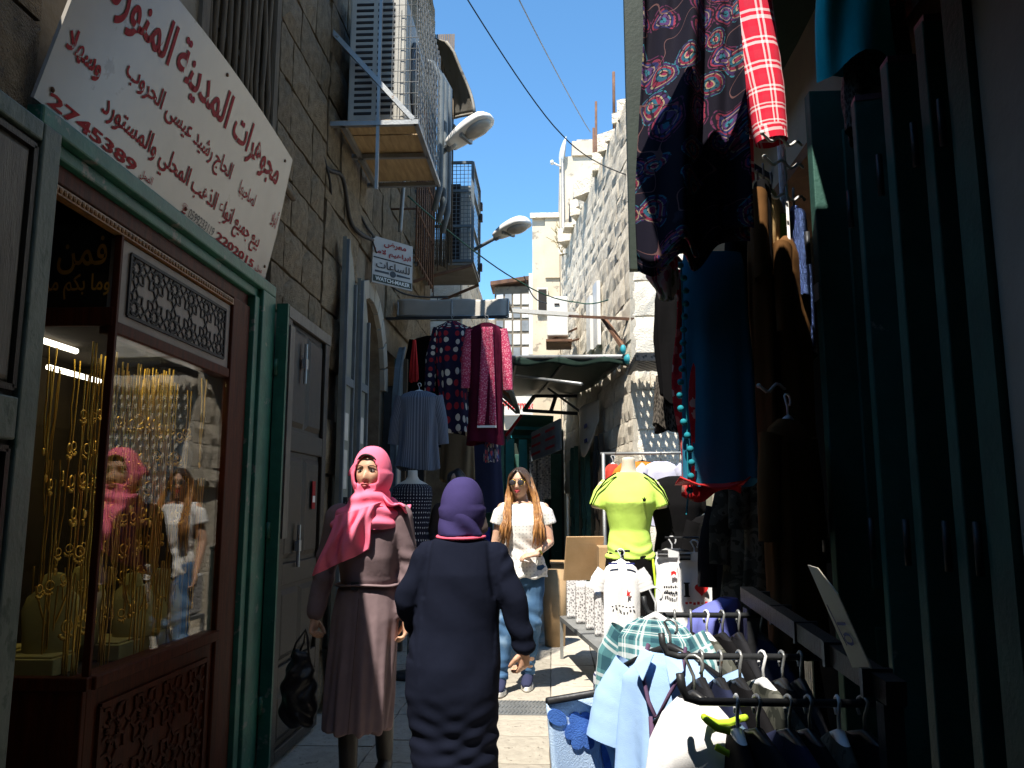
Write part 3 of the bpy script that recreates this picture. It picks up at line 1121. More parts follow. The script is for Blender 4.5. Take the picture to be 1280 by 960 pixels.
CH = [chain_mesh(R.uniform(0.32, 0.62), R.uniform(0.02, 0.05), k, k % 2) for k in range(9)]
for m_ in CH:
    m_.materials.append(mt['gold'])
for i in range(130):
    o = bpy.data.objects.new('gold_chain', R.choice(CH))
    COL.objects.link(o)
    o.location = (R.choice((-1.66, -1.70, -1.76, -1.84, -1.95)), 2.84 + (i % 65) * 0.0148 + R.uniform(-0.012, 0.012), R.uniform(1.88, 2.0) - (0.42 * (i % 3)))
    tag(o, 'thin gold chain hanging in the jewellery shop window', 'necklace', 'gold chains hanging in the window')


def earring_mesh(seed):
    rr = random.Random(seed)
    mb = MB()
    n = 10
    mb.tube([(0, 0.016 * math.cos(2 * PI * k / n), 0.016 * math.sin(2 * PI * k / n)) for k in range(n + 1)], 0.003, 5, False)
    for k in range(5):
        a = -PI * (0.2 + 0.15 * k)
        mb.sphere((0, 0.02 * math.cos(a), -0.012 + 0.02 * math.sin(a)), 0.006, 6, 4)
    return mb.mesh('gold_earring', True)


ER = [earring_mesh(k) for k in range(3)]
for m_ in ER:
    m_.materials.append(mt['gold'])
for i in range(110):
    o = bpy.data.objects.new('gold_earring', R.choice(ER))
    COL.objects.link(o)
    row = i // 16
    o.location = (-1.72 - 0.05 * (row % 3) - R.uniform(0, 0.02), 2.86 + (i % 16) * 0.06 + R.uniform(-0.012, 0.012), 1.72 - row * 0.125 + R.uniform(-0.02, 0.02))
    o.rotation_euler = (R.uniform(-0.3, 0.3), 0, R.uniform(-0.7, 0.7))
    s_ = R.uniform(0.8, 1.35)
    o.scale = (s_, s_, s_)
    tag(o, 'small gold earring among many on show behind the shop glass', 'earring', 'gold earrings in the window')


def bust(loc, rotz, label, s=1.0):
    t = thing('necklace_bust', label, 'display bust', loc, rotz)
    rings = []
    for z, rx, ry, cy in ((0, .075, .055, 0), (.01, .085, .06, 0), (.08, .09, .04, .01), (.15, .10, .035, .03), (.20, .085, .03, .045), (.235, .045, .025, .055), (.28, .034, .024, .06), (.285, .02, .015, .06)):
        rings.append([Vector((rx * s * math.cos(2 * PI * k / 20), (cy + ry * math.sin(2 * PI * k / 20)) * s, z * s)) for k in range(20)])
    MB().loft(rings).build('bust_form', mt['velvet'], t, smooth=True, wp=False)
    p = []
    for k in range(15):
        a = (k / 14 - 0.5) * 2
        z = (.245 - .16 * (1 - abs(a) ** 1.5)) * s
        p.append((a * .055 * s, -(.035 - .025 * (1 - abs(a))) * s, z))
    c = MB().tube(p, 0.004 * s, 6, False).sphere((0, -.02 * s, .07 * s), (.012, .008, .016), 8, 6)
    c.build('necklace', mt['gold'], t, smooth=True, wp=False)
    return t


for (px, py, Y, rz, lab, s) in ((62, 788, 2.98, 0.5, 'cream necklace bust nearest the open wooden door in the shop window', 1.0), (93, 775, 3.12, 0.2, 'cream necklace bust with gold chain beside the window corner post', 1.05), (178, 770, 3.35, 0.7, 'cream necklace bust low in the street side of the shop window', 0.9), (235, 760, 3.6, 0.8, 'cream necklace bust at the far end of the shop window', 0.9)):
    p = at(px, py, Y)
    p.x = max(-2.28, min(-1.74, p.x))
    bust((p.x, Y, 0.782 + 0.06), rz, lab, s)
for (x, y, sx, sy, sz, lab) in ((-1.86, 2.93, .20, .16, .06, 'cream velvet jewellery tray in the near corner of the window'), (-1.80, 3.28, .22, .24, .06, 'cream velvet jewellery tray in the middle of the window floor'), (-1.80, 3.60, .20, .2, .06, 'cream velvet jewellery tray at the far end of the window floor'), (-2.12, 3.0, .22, .3, .06, 'cream velvet jewellery tray against the back of the window')):
    b = MB().bx(x - sx / 2, x + sx / 2, y - sy / 2, y + sy / 2, .782, .782 + sz).bx(x - sx / 2 + .015, x + sx / 2 - .015, y - sy / 2 + .015, y + sy / 2 - .015, .782 + sz, .782 + sz + .008)
    tag(b.build('jewellery_tray', mt['velvet'], bevel=0.006), lab, 'tray')
for (x, y, z, lab) in ((-2.18, 2.95, 1.13, 'pale certificate card standing on the middle glass shelf'), (-2.25, 3.1, 1.46, 'pale certificate card standing on the upper glass shelf')):
    tag(MB().bx(x - .1, x + .1, y, y + .006, z, z + .13).build('certificate_card', mt['paper']), lab, 'card')
shop_lamp = bpy.data.lights.new('display_light', 'AREA')
shop_lamp.energy = 1.1
shop_lamp.color = (1.0, 0.84, 0.34)
shop_lamp.size = 0.5
slo = bpy.data.objects.new('display_light', shop_lamp)
COL.objects.link(slo)
slo.location = (-1.9, 3.3, 2.03)
slo.parent = sf
slo.matrix_parent_inverse = BASE[sf].inverted()

# ---- the big shop sign
SO = Vector((-1.565, 2.2, 2.607))
SU = Vector((0, 1, 0))
SV = Vector((0.17, 0, 0.70)).normalized()
SN = SU.cross(SV)
sg = thing('shop_sign', 'large white shop sign with red Arabic lettering and phone numbers', 'sign', SO)


def sign_top(u):
    return 0.66 + 0.045 * math.sin(PI * u / 2.0)


out = [(0, 0), (1.98, 0), (1.965, 0.25), (1.93, 0.45)] + [(1.89 - 1.86 * k / 12, sign_top(1.89 - 1.86 * k / 12)) for k in range(13)]
MB().prism(out, lambda a, b, t: SO + SU * a + SV * b + SN * (-0.012 + 0.012 * t)).build('board', mt['sign_white'], sg)


def sl(s, u0, v0, w, h, mat='red_print', bold=0.014, ar=True, slant=0.0):
    lettering(s, mt[mat], sg, SO, SU, SV, w=w, h=h, bold=bold, arabic=ar, lift=0.003, off=(u0, v0), slant=slant)


sl('مجوهرات', 1.18, 0.42, 0.60, 0.19, bold=0.02)
sl('المدينة', 0.62, 0.42, 0.50, 0.20, bold=0.02)
sl('المنورة', 0.16, 0.40, 0.42, 0.21, bold=0.02)
sl('وسهلاً'.replace('ً', ''), 0.05, 0.18, 0.19, 0.10, bold=0.03)
sl('أهلا', 1.84, 0.27, 0.085, 0.10, bold=0.02)
sl('لصاحبها', 1.40, 0.255, 0.20, 0.085)
sl('الحاج رشيد عيسى الحروب', 0.36, 0.25, 0.93, 0.115)
sl('بيع جميع انواع الذهب المحلي والمستورد', 0.30, 0.07, 1.48, 0.125)
sl('2745389', 0.055, 0.008, 0.53, 0.046, bold=0.03, ar=False)
sl('المحل', 0.62, 0.006, 0.09, 0.04)
sl('☎', 0.965, 0.004, 0.05, 0.045, ar=False, bold=0)
sl('0599233119', 1.03, 0.006, 0.26, 0.04, 'black_ink', 0.0, False, 0.1)
sl('2202015', 1.32, 0.004, 0.47, 0.042, bold=0.03, ar=False)
sl('منزل', 1.82, 0.004, 0.09, 0.04)

for (a_, b_) in ((.06, .06), (1.93, .06), (.10, .60), (1.80, .62), (1.0, .66), (1.0, .03)):
    MB().sphere(SO + SU * a_ + SV * b_ + SN * .002, (.006, .009, .009), 8, 6).build('screw', mt['rust'], sg, smooth=True)
# ---- blue street plaque above the left door
bp = thing('street_plaque', 'dark blue octagonal enamel plaque on the wall beside the sign', 'plaque', (-1.56, 1.72, 2.75))
oc = [(0, .06), (.06, 0), (.30, 0), (.36, .06), (.36, .34), (.30, .40), (.06, .40), (0, .34)]
MB().prism(oc, lambda a, b, t: Vector((-1.575 + .015 * t, 1.62 + a, 2.58 + b))).build('plate', mt['blue_plaque'], bp)
rim = MB()
for k in range(8):
    a, b = oc[k], oc[(k + 1) % 8]
    s = lambda q: (0.18 + (q[0] - .18) * .9, .2 + (q[1] - .2) * .9)
    a, b = s(a), s(b)
    rim.bar((-1.558, 1.62 + a[0], 2.58 + a[1]), (-1.558, 1.62 + b[0], 2.58 + b[1]), .008, .004)
rim.build('border', mt['white_enamel'], bp)


# ---- panelled wooden doors opened flat against the wall
def panel_door(name, label, y0, y1, x, h, mat, edge, panels, mould=None, edge_side=1):
    t = thing(name, label, 'door', (x, (y0 + y1) / 2, 0))
    W = y1 - y0
    MB().bx(x - .045, x - .012, y0, y1, 0.02, h).build('leaf', mat, t, bevel=0.003)
    fr = MB()
    st = 0.085
    fr.bx(x - .012, x + .014, y0, y0 + st, 0.02, h)
    fr.bx(x - .012, x + .014, y1 - st, y1, 0.02, h)
    n = len(panels)
    mid = (y0 + y1) / 2
    zs = [0.02] + sorted(panels) + [h]
    for z in zs:
        a = max(0.02, z - .06)
        b = min(h, z + .06)
        fr.bx(x - .012, x + .012, y0 + st, y1 - st, a, b)
    fr.build('frame', edge, t, bevel=0.006)
    for k in range(len(zs) - 1):
        a, b = zs[k] + .085, zs[k + 1] - .085
        cols = 2 if W > 0.75 else 1
        for c in range(cols):
            ya = y0 + st + .02 + c * (W - 2 * st) / cols
            yb = ya + (W - 2 * st) / cols - .04
            pb = MB()
            r0 = [Vector((x - .012, ya, a)), Vector((x - .012, yb, a)), Vector((x - .012, yb, b)), Vector((x - .012, ya, b))]
            r1 = [Vector((x + .004, ya + .03, a + .03)), Vector((x + .004, yb - .03, a + .03)), Vector((x + .004, yb - .03, b - .03)), Vector((x + .004, ya + .03, b - .03))]
            pb.loft([r0, r1], False, True)
            po = pb.build('panel', mat, t)
            if mould is not None:
                ms = MB()
                for p, q in ((r0[0], r0[1]), (r0[1], r0[2]), (r0[2], r0[3]), (r0[3], r0[0])):
                    ms.bar(p + Vector((.012, 0, 0)), q + Vector((.012, 0, 0)), .018, .018)
                ms.build('moulding', mould, po)
    return t


d1 = panel_door('wooden_door', 'weathered grey green wooden door open beside the jewellery window', 1.58, 2.235, -1.50, 2.50, mt['wood_grey'], mt['green_pale'], [1.62, 1.05, 0.55], mt['wood_dark'])
MB().tube([(-1.485, 1.66, 1.60), (-1.455, 1.70, 1.60), (-1.455, 1.80, 1.60), (-1.485, 1.84, 1.60)], .009, 8).build('handle', mt['metal_dark'], d1, smooth=True)
d2 = panel_door('wooden_door', 'dark panelled wooden door with green edge folded back past the jewellery shop', 4.36, 5.22, -1.50, 2.50, mt['wood_dark'], mt['wood_dark'], [1.75, 1.0, 0.45])
MB().bx(-1.545, -1.480, 4.335, 4.358, 0.02, 2.51).build('edge_strip', mt['green_paint'], d2)
MB().bx(-1.486, -1.478, 4.36, 5.22, 2.44, 2.505).build('top_rail', mt['wood_grey'], d2)
MB().bx(-1.484, -1.477, 4.39, 4.47, 1.2, 2.40).build('lit_streak', mt['wood_grey'], d2)  # lit streak on the leaf, put in as a paler grey strip
for z in (2.22, 1.15):
    MB().tube([(-1.47, 4.66, z - .12), (-1.47, 4.66, z + .12)], .011, 8).bx(-1.486, -1.46, 4.64, 4.68, z - .03, z + .03).build('bolt', mt['metal_grey'], d2, smooth=False)
for z in (0.3, 1.2, 2.1):
    MB().tube([(-1.535, 4.328, z), (-1.535, 4.328, z + .09)], .014, 8).build('hinge', mt['green_paint'], d2, smooth=True)
MB().bx(-1.485, -1.480, 4.93, 4.99, 1.36, 1.53).build('sticker', mt['red_print'], d2)
MB().bx(-1.4795, -1.4785, 4.935, 4.985, 1.40, 1.44).build('sticker_print', mt['white_enamel'], d2)

# ================================================================== LEFT SIDE: tall building with the watchmaker
tb = thing('stone_house', 'tall rough stone house on the left with air conditioners and cages', 'building', (-2.6, 8, 0))
arch = [(5.36, 0), (6.22, 0), (6.22, 2.45)] + [(6.82 - 0.60 * math.cos(PI * k / 14), 2.45 + 0.72 * math.sin(PI * k / 14)) for k in range(1, 14)] + [(7.42, 2.45), (7.42, 0), (7.62, 0), (7.62, 2.9), (10.3, 2.9), (10.3, 8.3), (5.36, 8.3)]
MB().prism(arch, lambda a, b, t: Vector((-2.1 + t * 0.48, a, b))).build('wall', mt['mortar'], tb)
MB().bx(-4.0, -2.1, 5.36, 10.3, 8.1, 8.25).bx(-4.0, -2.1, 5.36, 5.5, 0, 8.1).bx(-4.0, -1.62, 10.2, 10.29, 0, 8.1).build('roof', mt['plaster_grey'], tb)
MB().bx(-2.75, -2.7, 6.0, 7.6, 0, 3.4).bx(-2.7, -2.1, 7.44, 7.5, 0, 3.3).build('inner_wall', mt['lime_left'], tb)
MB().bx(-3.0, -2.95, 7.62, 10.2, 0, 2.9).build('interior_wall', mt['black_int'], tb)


def lmask(u, z, w, h):
    y = 5.36 + u
    a, b = y - w / 2, y + w / 2
    if z - h / 2 < 3.3 and b > 6.1 and a < 7.5:
        # arch: keep only blocks that clear the voussoir ring
        for yy in (a, b):
            for zz in (z - h / 2, z + h / 2):
                if zz < 2.45:
                    if 6.08 < yy < 7.56:
                        return False
                elif ((yy - 6.82) / 0.78) ** 2 + ((zz - 2.45) / 0.90) ** 2 < 1:
                    return False
        if a < 6.82 < b and z - h / 2 < 3.3:
            return False
    if z - h / 2 < 2.9 and b > 7.62:
        return False
    return True


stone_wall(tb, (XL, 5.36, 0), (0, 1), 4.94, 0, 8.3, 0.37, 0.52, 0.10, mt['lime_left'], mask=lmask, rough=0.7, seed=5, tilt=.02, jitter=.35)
# arch ring stones
for k in range(11):
    a0, a1 = PI * k / 11, PI * (k + 1) / 11
    q = []
    for a in (a0 + .01, a1 - .01):
        q.append((6.82 - .61 * math.cos(a), 2.45 + .73 * math.sin(a)))
    for a in (a1 - .01, a0 + .01):
        q.append((6.82 - .77 * math.cos(a), 2.45 + .89 * math.sin(a)))
    MB().prism(q, lambda a, b, t: Vector((XL - .05 + t * .095, a, b))).build('arch_stone', mt['plaster_right'], tb, bevel=0.006)
# steel arch frame and watchmaker's little window
wm = thing('watch_shop_window', 'small pale framed watch shop window with notices inside the stone arch', 'shop window', (-1.75, 6.8, 0))
fr = MB()
fr.tube([(-1.80, 6.82 - .56 * math.cos(PI * k / 16), 2.42 + .68 * math.sin(PI * k / 16)) for k in range(17)], .03, 6)
fr.build('arch_frame', mt['blue_grey'], wm, smooth=True)
MB().bx(-1.83, -1.77, 6.24, 6.30, 0, 2.45).bx(-1.83, -1.77, 7.34, 7.40, 0, 2.45).build('jamb', mt['blue_grey'], wm)
MB().bx(-1.95, -1.88, 6.35, 7.34, 2.02, 2.10).bx(-1.95, -1.88, 6.35, 6.42, 0.5, 2.02).bx(-1.95, -1.88, 7.27, 7.34, 0.5, 2.02).bx(-1.95, -1.88, 6.42, 7.27, 0.92, 0.99).bx(-1.95, -1.90, 6.84, 6.89, 0.99, 2.02).build('window_frame', mt['white_enamel'], wm)
MB().bx(-1.93, -1.92, 6.42, 6.84, 0.99, 2.02).build('pane', mt['glass'], wm)
MB().bx(-1.93, -1.92, 6.89, 7.27, 0.99, 2.02).build('pane', mt['glass'], wm)
MB().bx(-2.3, -2.25, 6.35, 7.34, 0.5, 2.05).build('backing', mt['blue_plaque'], wm)
for (y, z, h) in ((6.5, 1.45, .2), (6.64, 1.2, .24), (6.52, 1.75, .14), (7.0, 1.3, .3), (7.1, 1.62, .2)):
    MB().bx(-1.915, -1.912, y, y + .16, z, z + h).build('notice', mt['paper'], wm)
tag(MB().bx(-2.1, -1.90, 6.45, 6.75, 2.11, 2.22).bx(-2.08, -1.92, 6.5, 6.72, 2.22, 2.30).build('cardboard_box', mt['cardboard']), 'flattened brown carton lying on top of the watch shop window', 'box')

# folded steel door leaves beside the arch
for (y0, y1, x, zt, lab) in ((5.62, 5.90, -1.50, 3.35, 'narrow grey green steel door leaf nearer the wooden door'), (5.93, 6.19, -1.46, 3.12, 'narrow grey green steel door leaf next to the stone arch')):
    t = thing('steel_door_leaf', lab, 'door', (x, (y0 + y1) / 2, 0), group='steel leaves of the watch shop')
    W = y1 - y0
    ol = [(y0, 0.03), (y1, 0.03), (y1, zt - .28), (lerp(y0, y1, .7), zt - .12), (lerp(y0, y1, .35), zt - .03), (y0, zt)]
    MB().prism(ol, lambda a, b, tt: Vector((x - .03 + .03 * tt, a, b))).build('leaf', mt['shutter_grey'], t)
    b = MB()
    for za, zb in ((0.03, .09), (1.1, 1.15), (2.25, 2.31)):
        b.bx(x, x + .02, y0 + .03, y1 - .03, za, zb)
    b.bx(x, x + .022, y0, y0 + .03, .03, zt - .02).bx(x, x + .022, y1 - .03, y1, .03, zt - .3)
    b.build('frame', mt['metal_blue'], t)
    for (ya, z, h) in ((.1, 1.5, .28), (.12, 1.85, .2), (.08, 1.2, .22)):
        MB().bx(x, x + .004, y0 + ya * W + .03, y0 + ya * W + .16, z, z + h).build('torn_poster', mt['paper'], t)
    MB().bx(x + .02, x + .05, y0 + .05, y0 + .14, 1.32, 1.44).tube([(x + .035, y0 + .02, 1.40), (x + .035, y1 - .02, 1.40)], .008, 6).build('lock', mt['metal_dark'], t)
bl = thing('steel_door_leaf', 'curved blue grey steel door leaf open beyond the arch', 'door', (-1.5, 7.6, 0))
ol = [(7.46, 0.03), (7.80, 0.03), (7.80, 2.95), (7.70, 2.85), (7.6, 2.7), (7.52, 2.45), (7.47, 2.1)]
MB().prism(ol, lambda a, b, tt: Vector((-1.52 + .05 * tt, a, b))).build('leaf', mt['blue_grey'], bl, bevel=.006)
MB().tube([(-1.46, 7.475, 0.05), (-1.46, 7.475, 2.1), (-1.46, 7.53, 2.45), (-1.46, 7.61, 2.7), (-1.46, 7.71, 2.85), (-1.46, 7.79, 2.94)], .016, 8).build('edge_tube', mt['blue_grey'], bl, smooth=True)
MB().bx(-1.468, -1.464, 7.58, 7.7, 1.45, 1.75).build('notice', mt['paper'], bl)

# watchmaker's hanging sign
A = at(465, 352, 6.70)
B = at(515, 365, 7.03)
B.z = A.z
Cc = A + Vector((0, 0, at(470, 294, 6.70).z - A.z))
wu = (B - A)
wW = wu.length
wu.normalize()
wv = (Cc - A)
wv = (wv - wu * wv.dot(wu))
wH = wv.length
wv.normalize()
wnn = wu.cross(wv)
ws = thing('watchmaker_sign', 'small square pale sign with Arabic lettering and WATCH-MAKER in a dark strip', 'sign', A)
MB().prism([(0, 0), (wW, 0), (wW, wH), (0, wH)], lambda a, b, t: A + wu * a + wv * b + wnn * (-.02 + .02 * t)).build('plate', M('sign plate', (0.42, 0.41, 0.40), (0.36, 0.35, 0.34), rough=.4, bump=.05), ws)


def wl(s, u0, v0, w, h, mat, ar=True, bold=.02):
    lettering(s, mt[mat], ws, A, wu, wv, w=w * wW, h=h * wH, bold=bold, arabic=ar, off=(u0 * wW, v0 * wH), lift=.006)


wl('معرض', .26, .80, .56, .14, 'red_print')
wl('ابراهيم لاما', .04, .59, .90, .16, 'red_print')
wl('للساعات', .08, .33, .84, .17, 'black_ink', True, .01)
wl('WATCH-MAKER', .07, .055, .86, .085, 'white_enamel', False, .02)
MB().prism([(.02 * wW, .03 * wH), (.98 * wW, .03 * wH), (.98 * wW, .165 * wH), (.02 * wW, .165 * wH)], lambda a, b, t: A + wu * a + wv * b + wnn * (.001 + .002 * t)).build('dark_strip', mt['dark_green'], ws)
MB().prism([(.02 * wW, .535 * wH), (.97 * wW, .535 * wH), (.97 * wW, .56 * wH), (.02 * wW, .56 * wH)], lambda a, b, t: A + wu * a + wv * b + wnn * (.001 + .002 * t)).build('rule', mt['black_ink'], ws)
wt_ = MB().prism([(.06 * wW, .235 * wH), (.40 * wW, .235 * wH), (.40 * wW, .285 * wH), (.06 * wW, .275 * wH)], lambda a, b, t: A + wu * a + wv * b + wnn * (.001 + .002 * t))
wt_.prism([(.60 * wW, .235 * wH), (.94 * wW, .245 * wH), (.94 * wW, .275 * wH), (.60 * wW, .285 * wH)], lambda a, b, t: A + wu * a + wv * b + wnn * (.001 + .002 * t))
wt_.prism([(.5 * wW + .075 * wW * math.cos(2 * PI * k / 14), .26 * wH + .07 * wH * math.sin(2 * PI * k / 14)) for k in range(14)], lambda a, b, t: A + wu * a + wv * b + wnn * (.001 + .0035 * t))
wt_.build('wristwatch_drawing', mt['metal_dark'], ws)
tag(MB().tube([at(440, 250, 6.2), at(458, 283, 6.5), at(468, 296, 6.7)], .012, 6).build('sign_bracket', mt['metal_dark'], smooth=True), 'thin dark bracket holding the watchmaker sign to the wall', 'bracket')

# ---- air conditioner in its cage on a plywood shelf
ac = thing('air_conditioner', 'pale louvred air conditioner caged on a plywood shelf high on the wall', 'air conditioner', (-1.3, 5.9, 3.8))
AX0, AX1, AY0, AY1, AZ0, AZ1 = -1.50, -1.07, 5.52, 6.35, 4.20, 5.20
DZ = .30
acc = MB().bx(AX0, AX1, AY0, AY1, AZ0, AZ1).build('casing', mt['ac_white'], ac, bevel=.012)
for j in range(19):
    for i in range(2):
        x0 = AX0 + .045 + i * .165
        z = AZ0 + .05 + j * .049
        MB().bx(x0, x0 + .135, AY0 - .004, AY0 + .01, z, z + .026).build('louvre', mt['ink'], acc, bevel=.006)
MB().bx(AX1 - .02, AX1 + .006, 5.60, 6.28, 4.25, 5.12).build('front_panel', mt['ac_white'], ac, bevel=.01)
fan = MB()
fan.prism([(5.94 + .30 * math.cos(2 * PI * k / 28), 4.68 + .36 * math.sin(2 * PI * k / 28)) for k in range(28)], lambda a, b, t: Vector((AX1 + .007 + .012 * t, a, b)))
fano = fan.build('fan_opening', mt['ink'], ac)
for k in range(1, 6):
    r = k / 6
    MB().tube([(AX1 + .022, 5.94 + .30 * r * math.cos(2 * PI * q / 28), 4.68 + .36 * r * math.sin(2 * PI * q / 28)) for q in range(29)], .004, 4, False).build('fan_guard', mt['metal_grey'], fano)
cg = thing('ac_shelf', 'steel bracket shelf with plywood bottom carrying the caged air conditioner', 'shelf', (-1.3, 5.9, 3.75))
MB().bx(-1.55, -.98, 5.42, 5.62, 4.145, 4.16).build('plank', mt['ply'], cg)
MB().bx(-1.55, -.98, 5.64, 6.02, 4.145, 4.16).build('plank', mt['ply'], cg)
MB().bx(-1.55, -.98, 6.04, 6.50, 4.145, 4.16).build('plank', mt['ply'], cg)
for p, q in (((-1.6, 5.40, 4.12), (-.96, 5.40, 4.12)), ((-1.6, 6.52, 4.12), (-.96, 6.52, 4.12)), ((-.96, 5.38, 4.12), (-.96, 6.54, 4.12)), ((-1.50, 5.38, 4.12), (-1.50, 6.54, 4.12)), ((-1.6, 5.95, 4.12), (-.96, 5.95, 4.12))):
    MB().bar(p, q, .035).build('rail', mt['metal_grey'], cg)
for y in (5.40, 6.52):
    MB().bar((-1.60, y, 4.85), (-.98, y, 4.14), .035).build('brace', mt['metal_grey'], cg)
MB().bar((-1.24, 5.40, 3.62), (-1.24, 5.40, 5.4), .022).build('post', mt['metal_grey'], cg)
ms = MB()
for k in range(14):
    z = 4.16 + k * .085
    ms.tube([(-.955, 5.40, z), (-.955, 6.52, z)], .0035, 4)
for k in range(14):
    y = 5.42 + k * .083
    ms.tube([(-.955, y, 4.16), (-.955, y, 5.3)], .0035, 4)
for k in range(5):
    ms.tube([(-1.15 + k * .045, 5.41, 4.16), (-1.15 + k * .045, 5.41, 5.3)], .003, 4)
for k in range(13):
    ms.tube([(-1.15, 5.41, 4.18 + k * .088), (-.955, 5.41, 4.18 + k * .088)], .003, 4)
mo = ms.build('wire_mesh', mt['metal_grey'], cg)
mo['kind'] = 'stuff'
for k in range(3):
    y = 6.7 + k * .28
    MB().tube([(-1.02, y, 3.95), (-.97, y, 4.15), (-.97, y, 5.2 + .1 * k), (-1.05, y, 5.35 + .1 * k), (-1.2, y, 5.4 + .1 * k)], .028, 8).build('flue_pipe', mt['metal_blue'], cg, smooth=True)
for (px, py, Y, m_, s, lab) in ((355, 20, 4.75, 'brown_paper', .10, 'crumpled brown paper bag stuck behind the bracket strut'), (343, 12, 4.7, 'bag_red', .07, 'crumpled red and clear plastic bag hanging by the lattice window'), (372, 5, 4.8, 'plastic_bag', .10, 'clear crumpled plastic bag above the brown paper'), (396, 152, 5.3, 'plastic_bag', .05, 'pale plastic bottle end hanging below the shelf rail')):
    p = at(px, py, Y)
    mb = MB().sphere(p, (s * .8, s, s), 14, 10)
    for i, v in enumerate(mb.V):
        q = Vector(v)
        k = 1 + .45 * noise.noise(q * 14 + Vector((i % 3, 0, 0)) * .0)
        mb.V[i] = tuple(p + (q - p) * k)
    tag(mb.build('crumpled_bag', mt[m_], smooth=False), lab, 'bag')

# further cages, poles and the sheet canopy on the same wall
cb = thing('caged_balcony', 'blue grey caged balcony box with dark shutter high on the wall end', 'balcony', (-1.2, 9.3, 4.1))
bx0, bx1, by0, by1, bz0, bz1 = -1.62, -0.90, 8.9, 9.75, 4.18, 5.38
for x in (bx0 + .35, bx1):
    for y in (by0, by1):
        MB().bar((x, y, bz0), (x, y, bz1), .035).build('post', mt['metal_blue'], cb)
for z in (bz0, bz0 + .42, bz0 + .85, bz1):
    MB().bar((bx0, by0, z), (bx1, by0, z), .03).build('rail', mt['metal_blue'], cb)
    MB().bar((bx1, by0, z), (bx1, by1, z), .03).build('rail', mt['metal_blue'], cb)
ms = MB()
for k in range(16):
    x = bx0 + .02 + k * .046
    ms.tube([(x, by0, bz0), (x, by0, bz1)], .0035, 4)
for k in range(26):
    z = bz0 + k * .048
    ms.tube([(bx0, by0, z), (bx1, by0, z)], .0035, 4)
    ms.tube([(bx1, by0, z), (bx1, by1, z)], .0035, 4)
mo = ms.build('wire_mesh', mt['metal_blue'], cb)
mo['kind'] = 'stuff'
MB().bx(-1.24, -1.06, 9.05, 9.5, 4.22, 5.18).build('shutter', mt['ink'], cb)
MB().bx(-1.055, -.94, 9.05, 9.5, 4.22, 5.15).build('white_panel', mt['ac_white'], cb)
MB().bx(bx0, bx1, by0, by1, bz0 - .05, bz0 - .02).build('floor', mt['sheet_metal'], cb)
MB().bar((bx0, by0, bz0 - .25), (bx1, by0, bz0 - .05), .03).build('brace', mt['rust'], cb)
MB().bar((bx0, by1, bz0 - .35), (bx1, by1, bz0 - .05), .03).build('brace', mt['rust'], cb)
for z in (4.3, 4.95, 5.1):
    MB().bx(bx1 + .015, bx1 + .045, by1 - .08, by1, z, z + .09).build('hinge', mt['metal_dark'], cb)
gc = thing('window_cage', 'rusty barred window cage on the wall behind the air conditioner', 'window cage', (-1.5, 8, 4))
for k in range(9):
    y = 7.55 + k * .14
    MB().tube([(-1.32, y, 3.75), (-1.32, y, 5.6)], .01, 5).build('bar', mt['rust'], gc, smooth=True)
for z in (3.8, 4.3, 4.8, 5.5):
    MB().tube([(-1.58, 7.55, z), (-1.32, 7.55, z), (-1.32, 8.7, z)], .012, 5).build('ring_bar', mt['rust'], gc, smooth=True)
bs = thing('reed_screen', 'tall brown reed screen hanging from the upper wall behind the lamp', 'screen', (-1.3, 9, 5))
for k in range(12):
    x = -1.36 + k * .022
    MB().tube([(x, 8.70 + .01 * (k % 2), 4.0 + .1 * R.random()), (x, 8.70, 6.9)], .010, 5).build('reed', mt['wood_lat'], bs, smooth=True)
sc_ = thing('sheet_canopy', 'curled dented grey sheet metal canopy sticking out over the alley', 'canopy', (-1.3, 8.4, 5.9))


cTL, cTR, cBR, cBL = at(538, 40, 8.9), at(563, 52, 8.2), at(586, 143, 8.15), at(556, 147, 8.9)


def canopy_pt(u, v):
    top = cTL.lerp(cTR, u)
    bot = cBL.lerp(cBR, u)
    p = top.lerp(bot, v)
    p.x += .07 * math.sin(PI * v * .55) - .05 * math.exp(-(v / .10) ** 2) + .012 * math.sin(9 * u + 7 * v)
    p.y += .05 * math.sin(8 * v + 3 * u) * .4
    return p


MB().grid(canopy_pt, 10, 16).build('sheet', mt['sheet_metal'], sc_, smooth=True, solid=.012)
MB().tube([canopy_pt(1, k / 12) for k in range(13)], .018, 6).build('rim', mt['sheet_metal'], sc_, smooth=True)
MB().tube([canopy_pt(k / 6, 1) for k in range(7)], .018, 6).build('rim', mt['sheet_metal'], sc_, smooth=True)
MB().bar((-1.6, 8.6, 5.2), (-1.05, 8.4, 5.6), .03).build('strut', mt['metal_blue'], sc_)


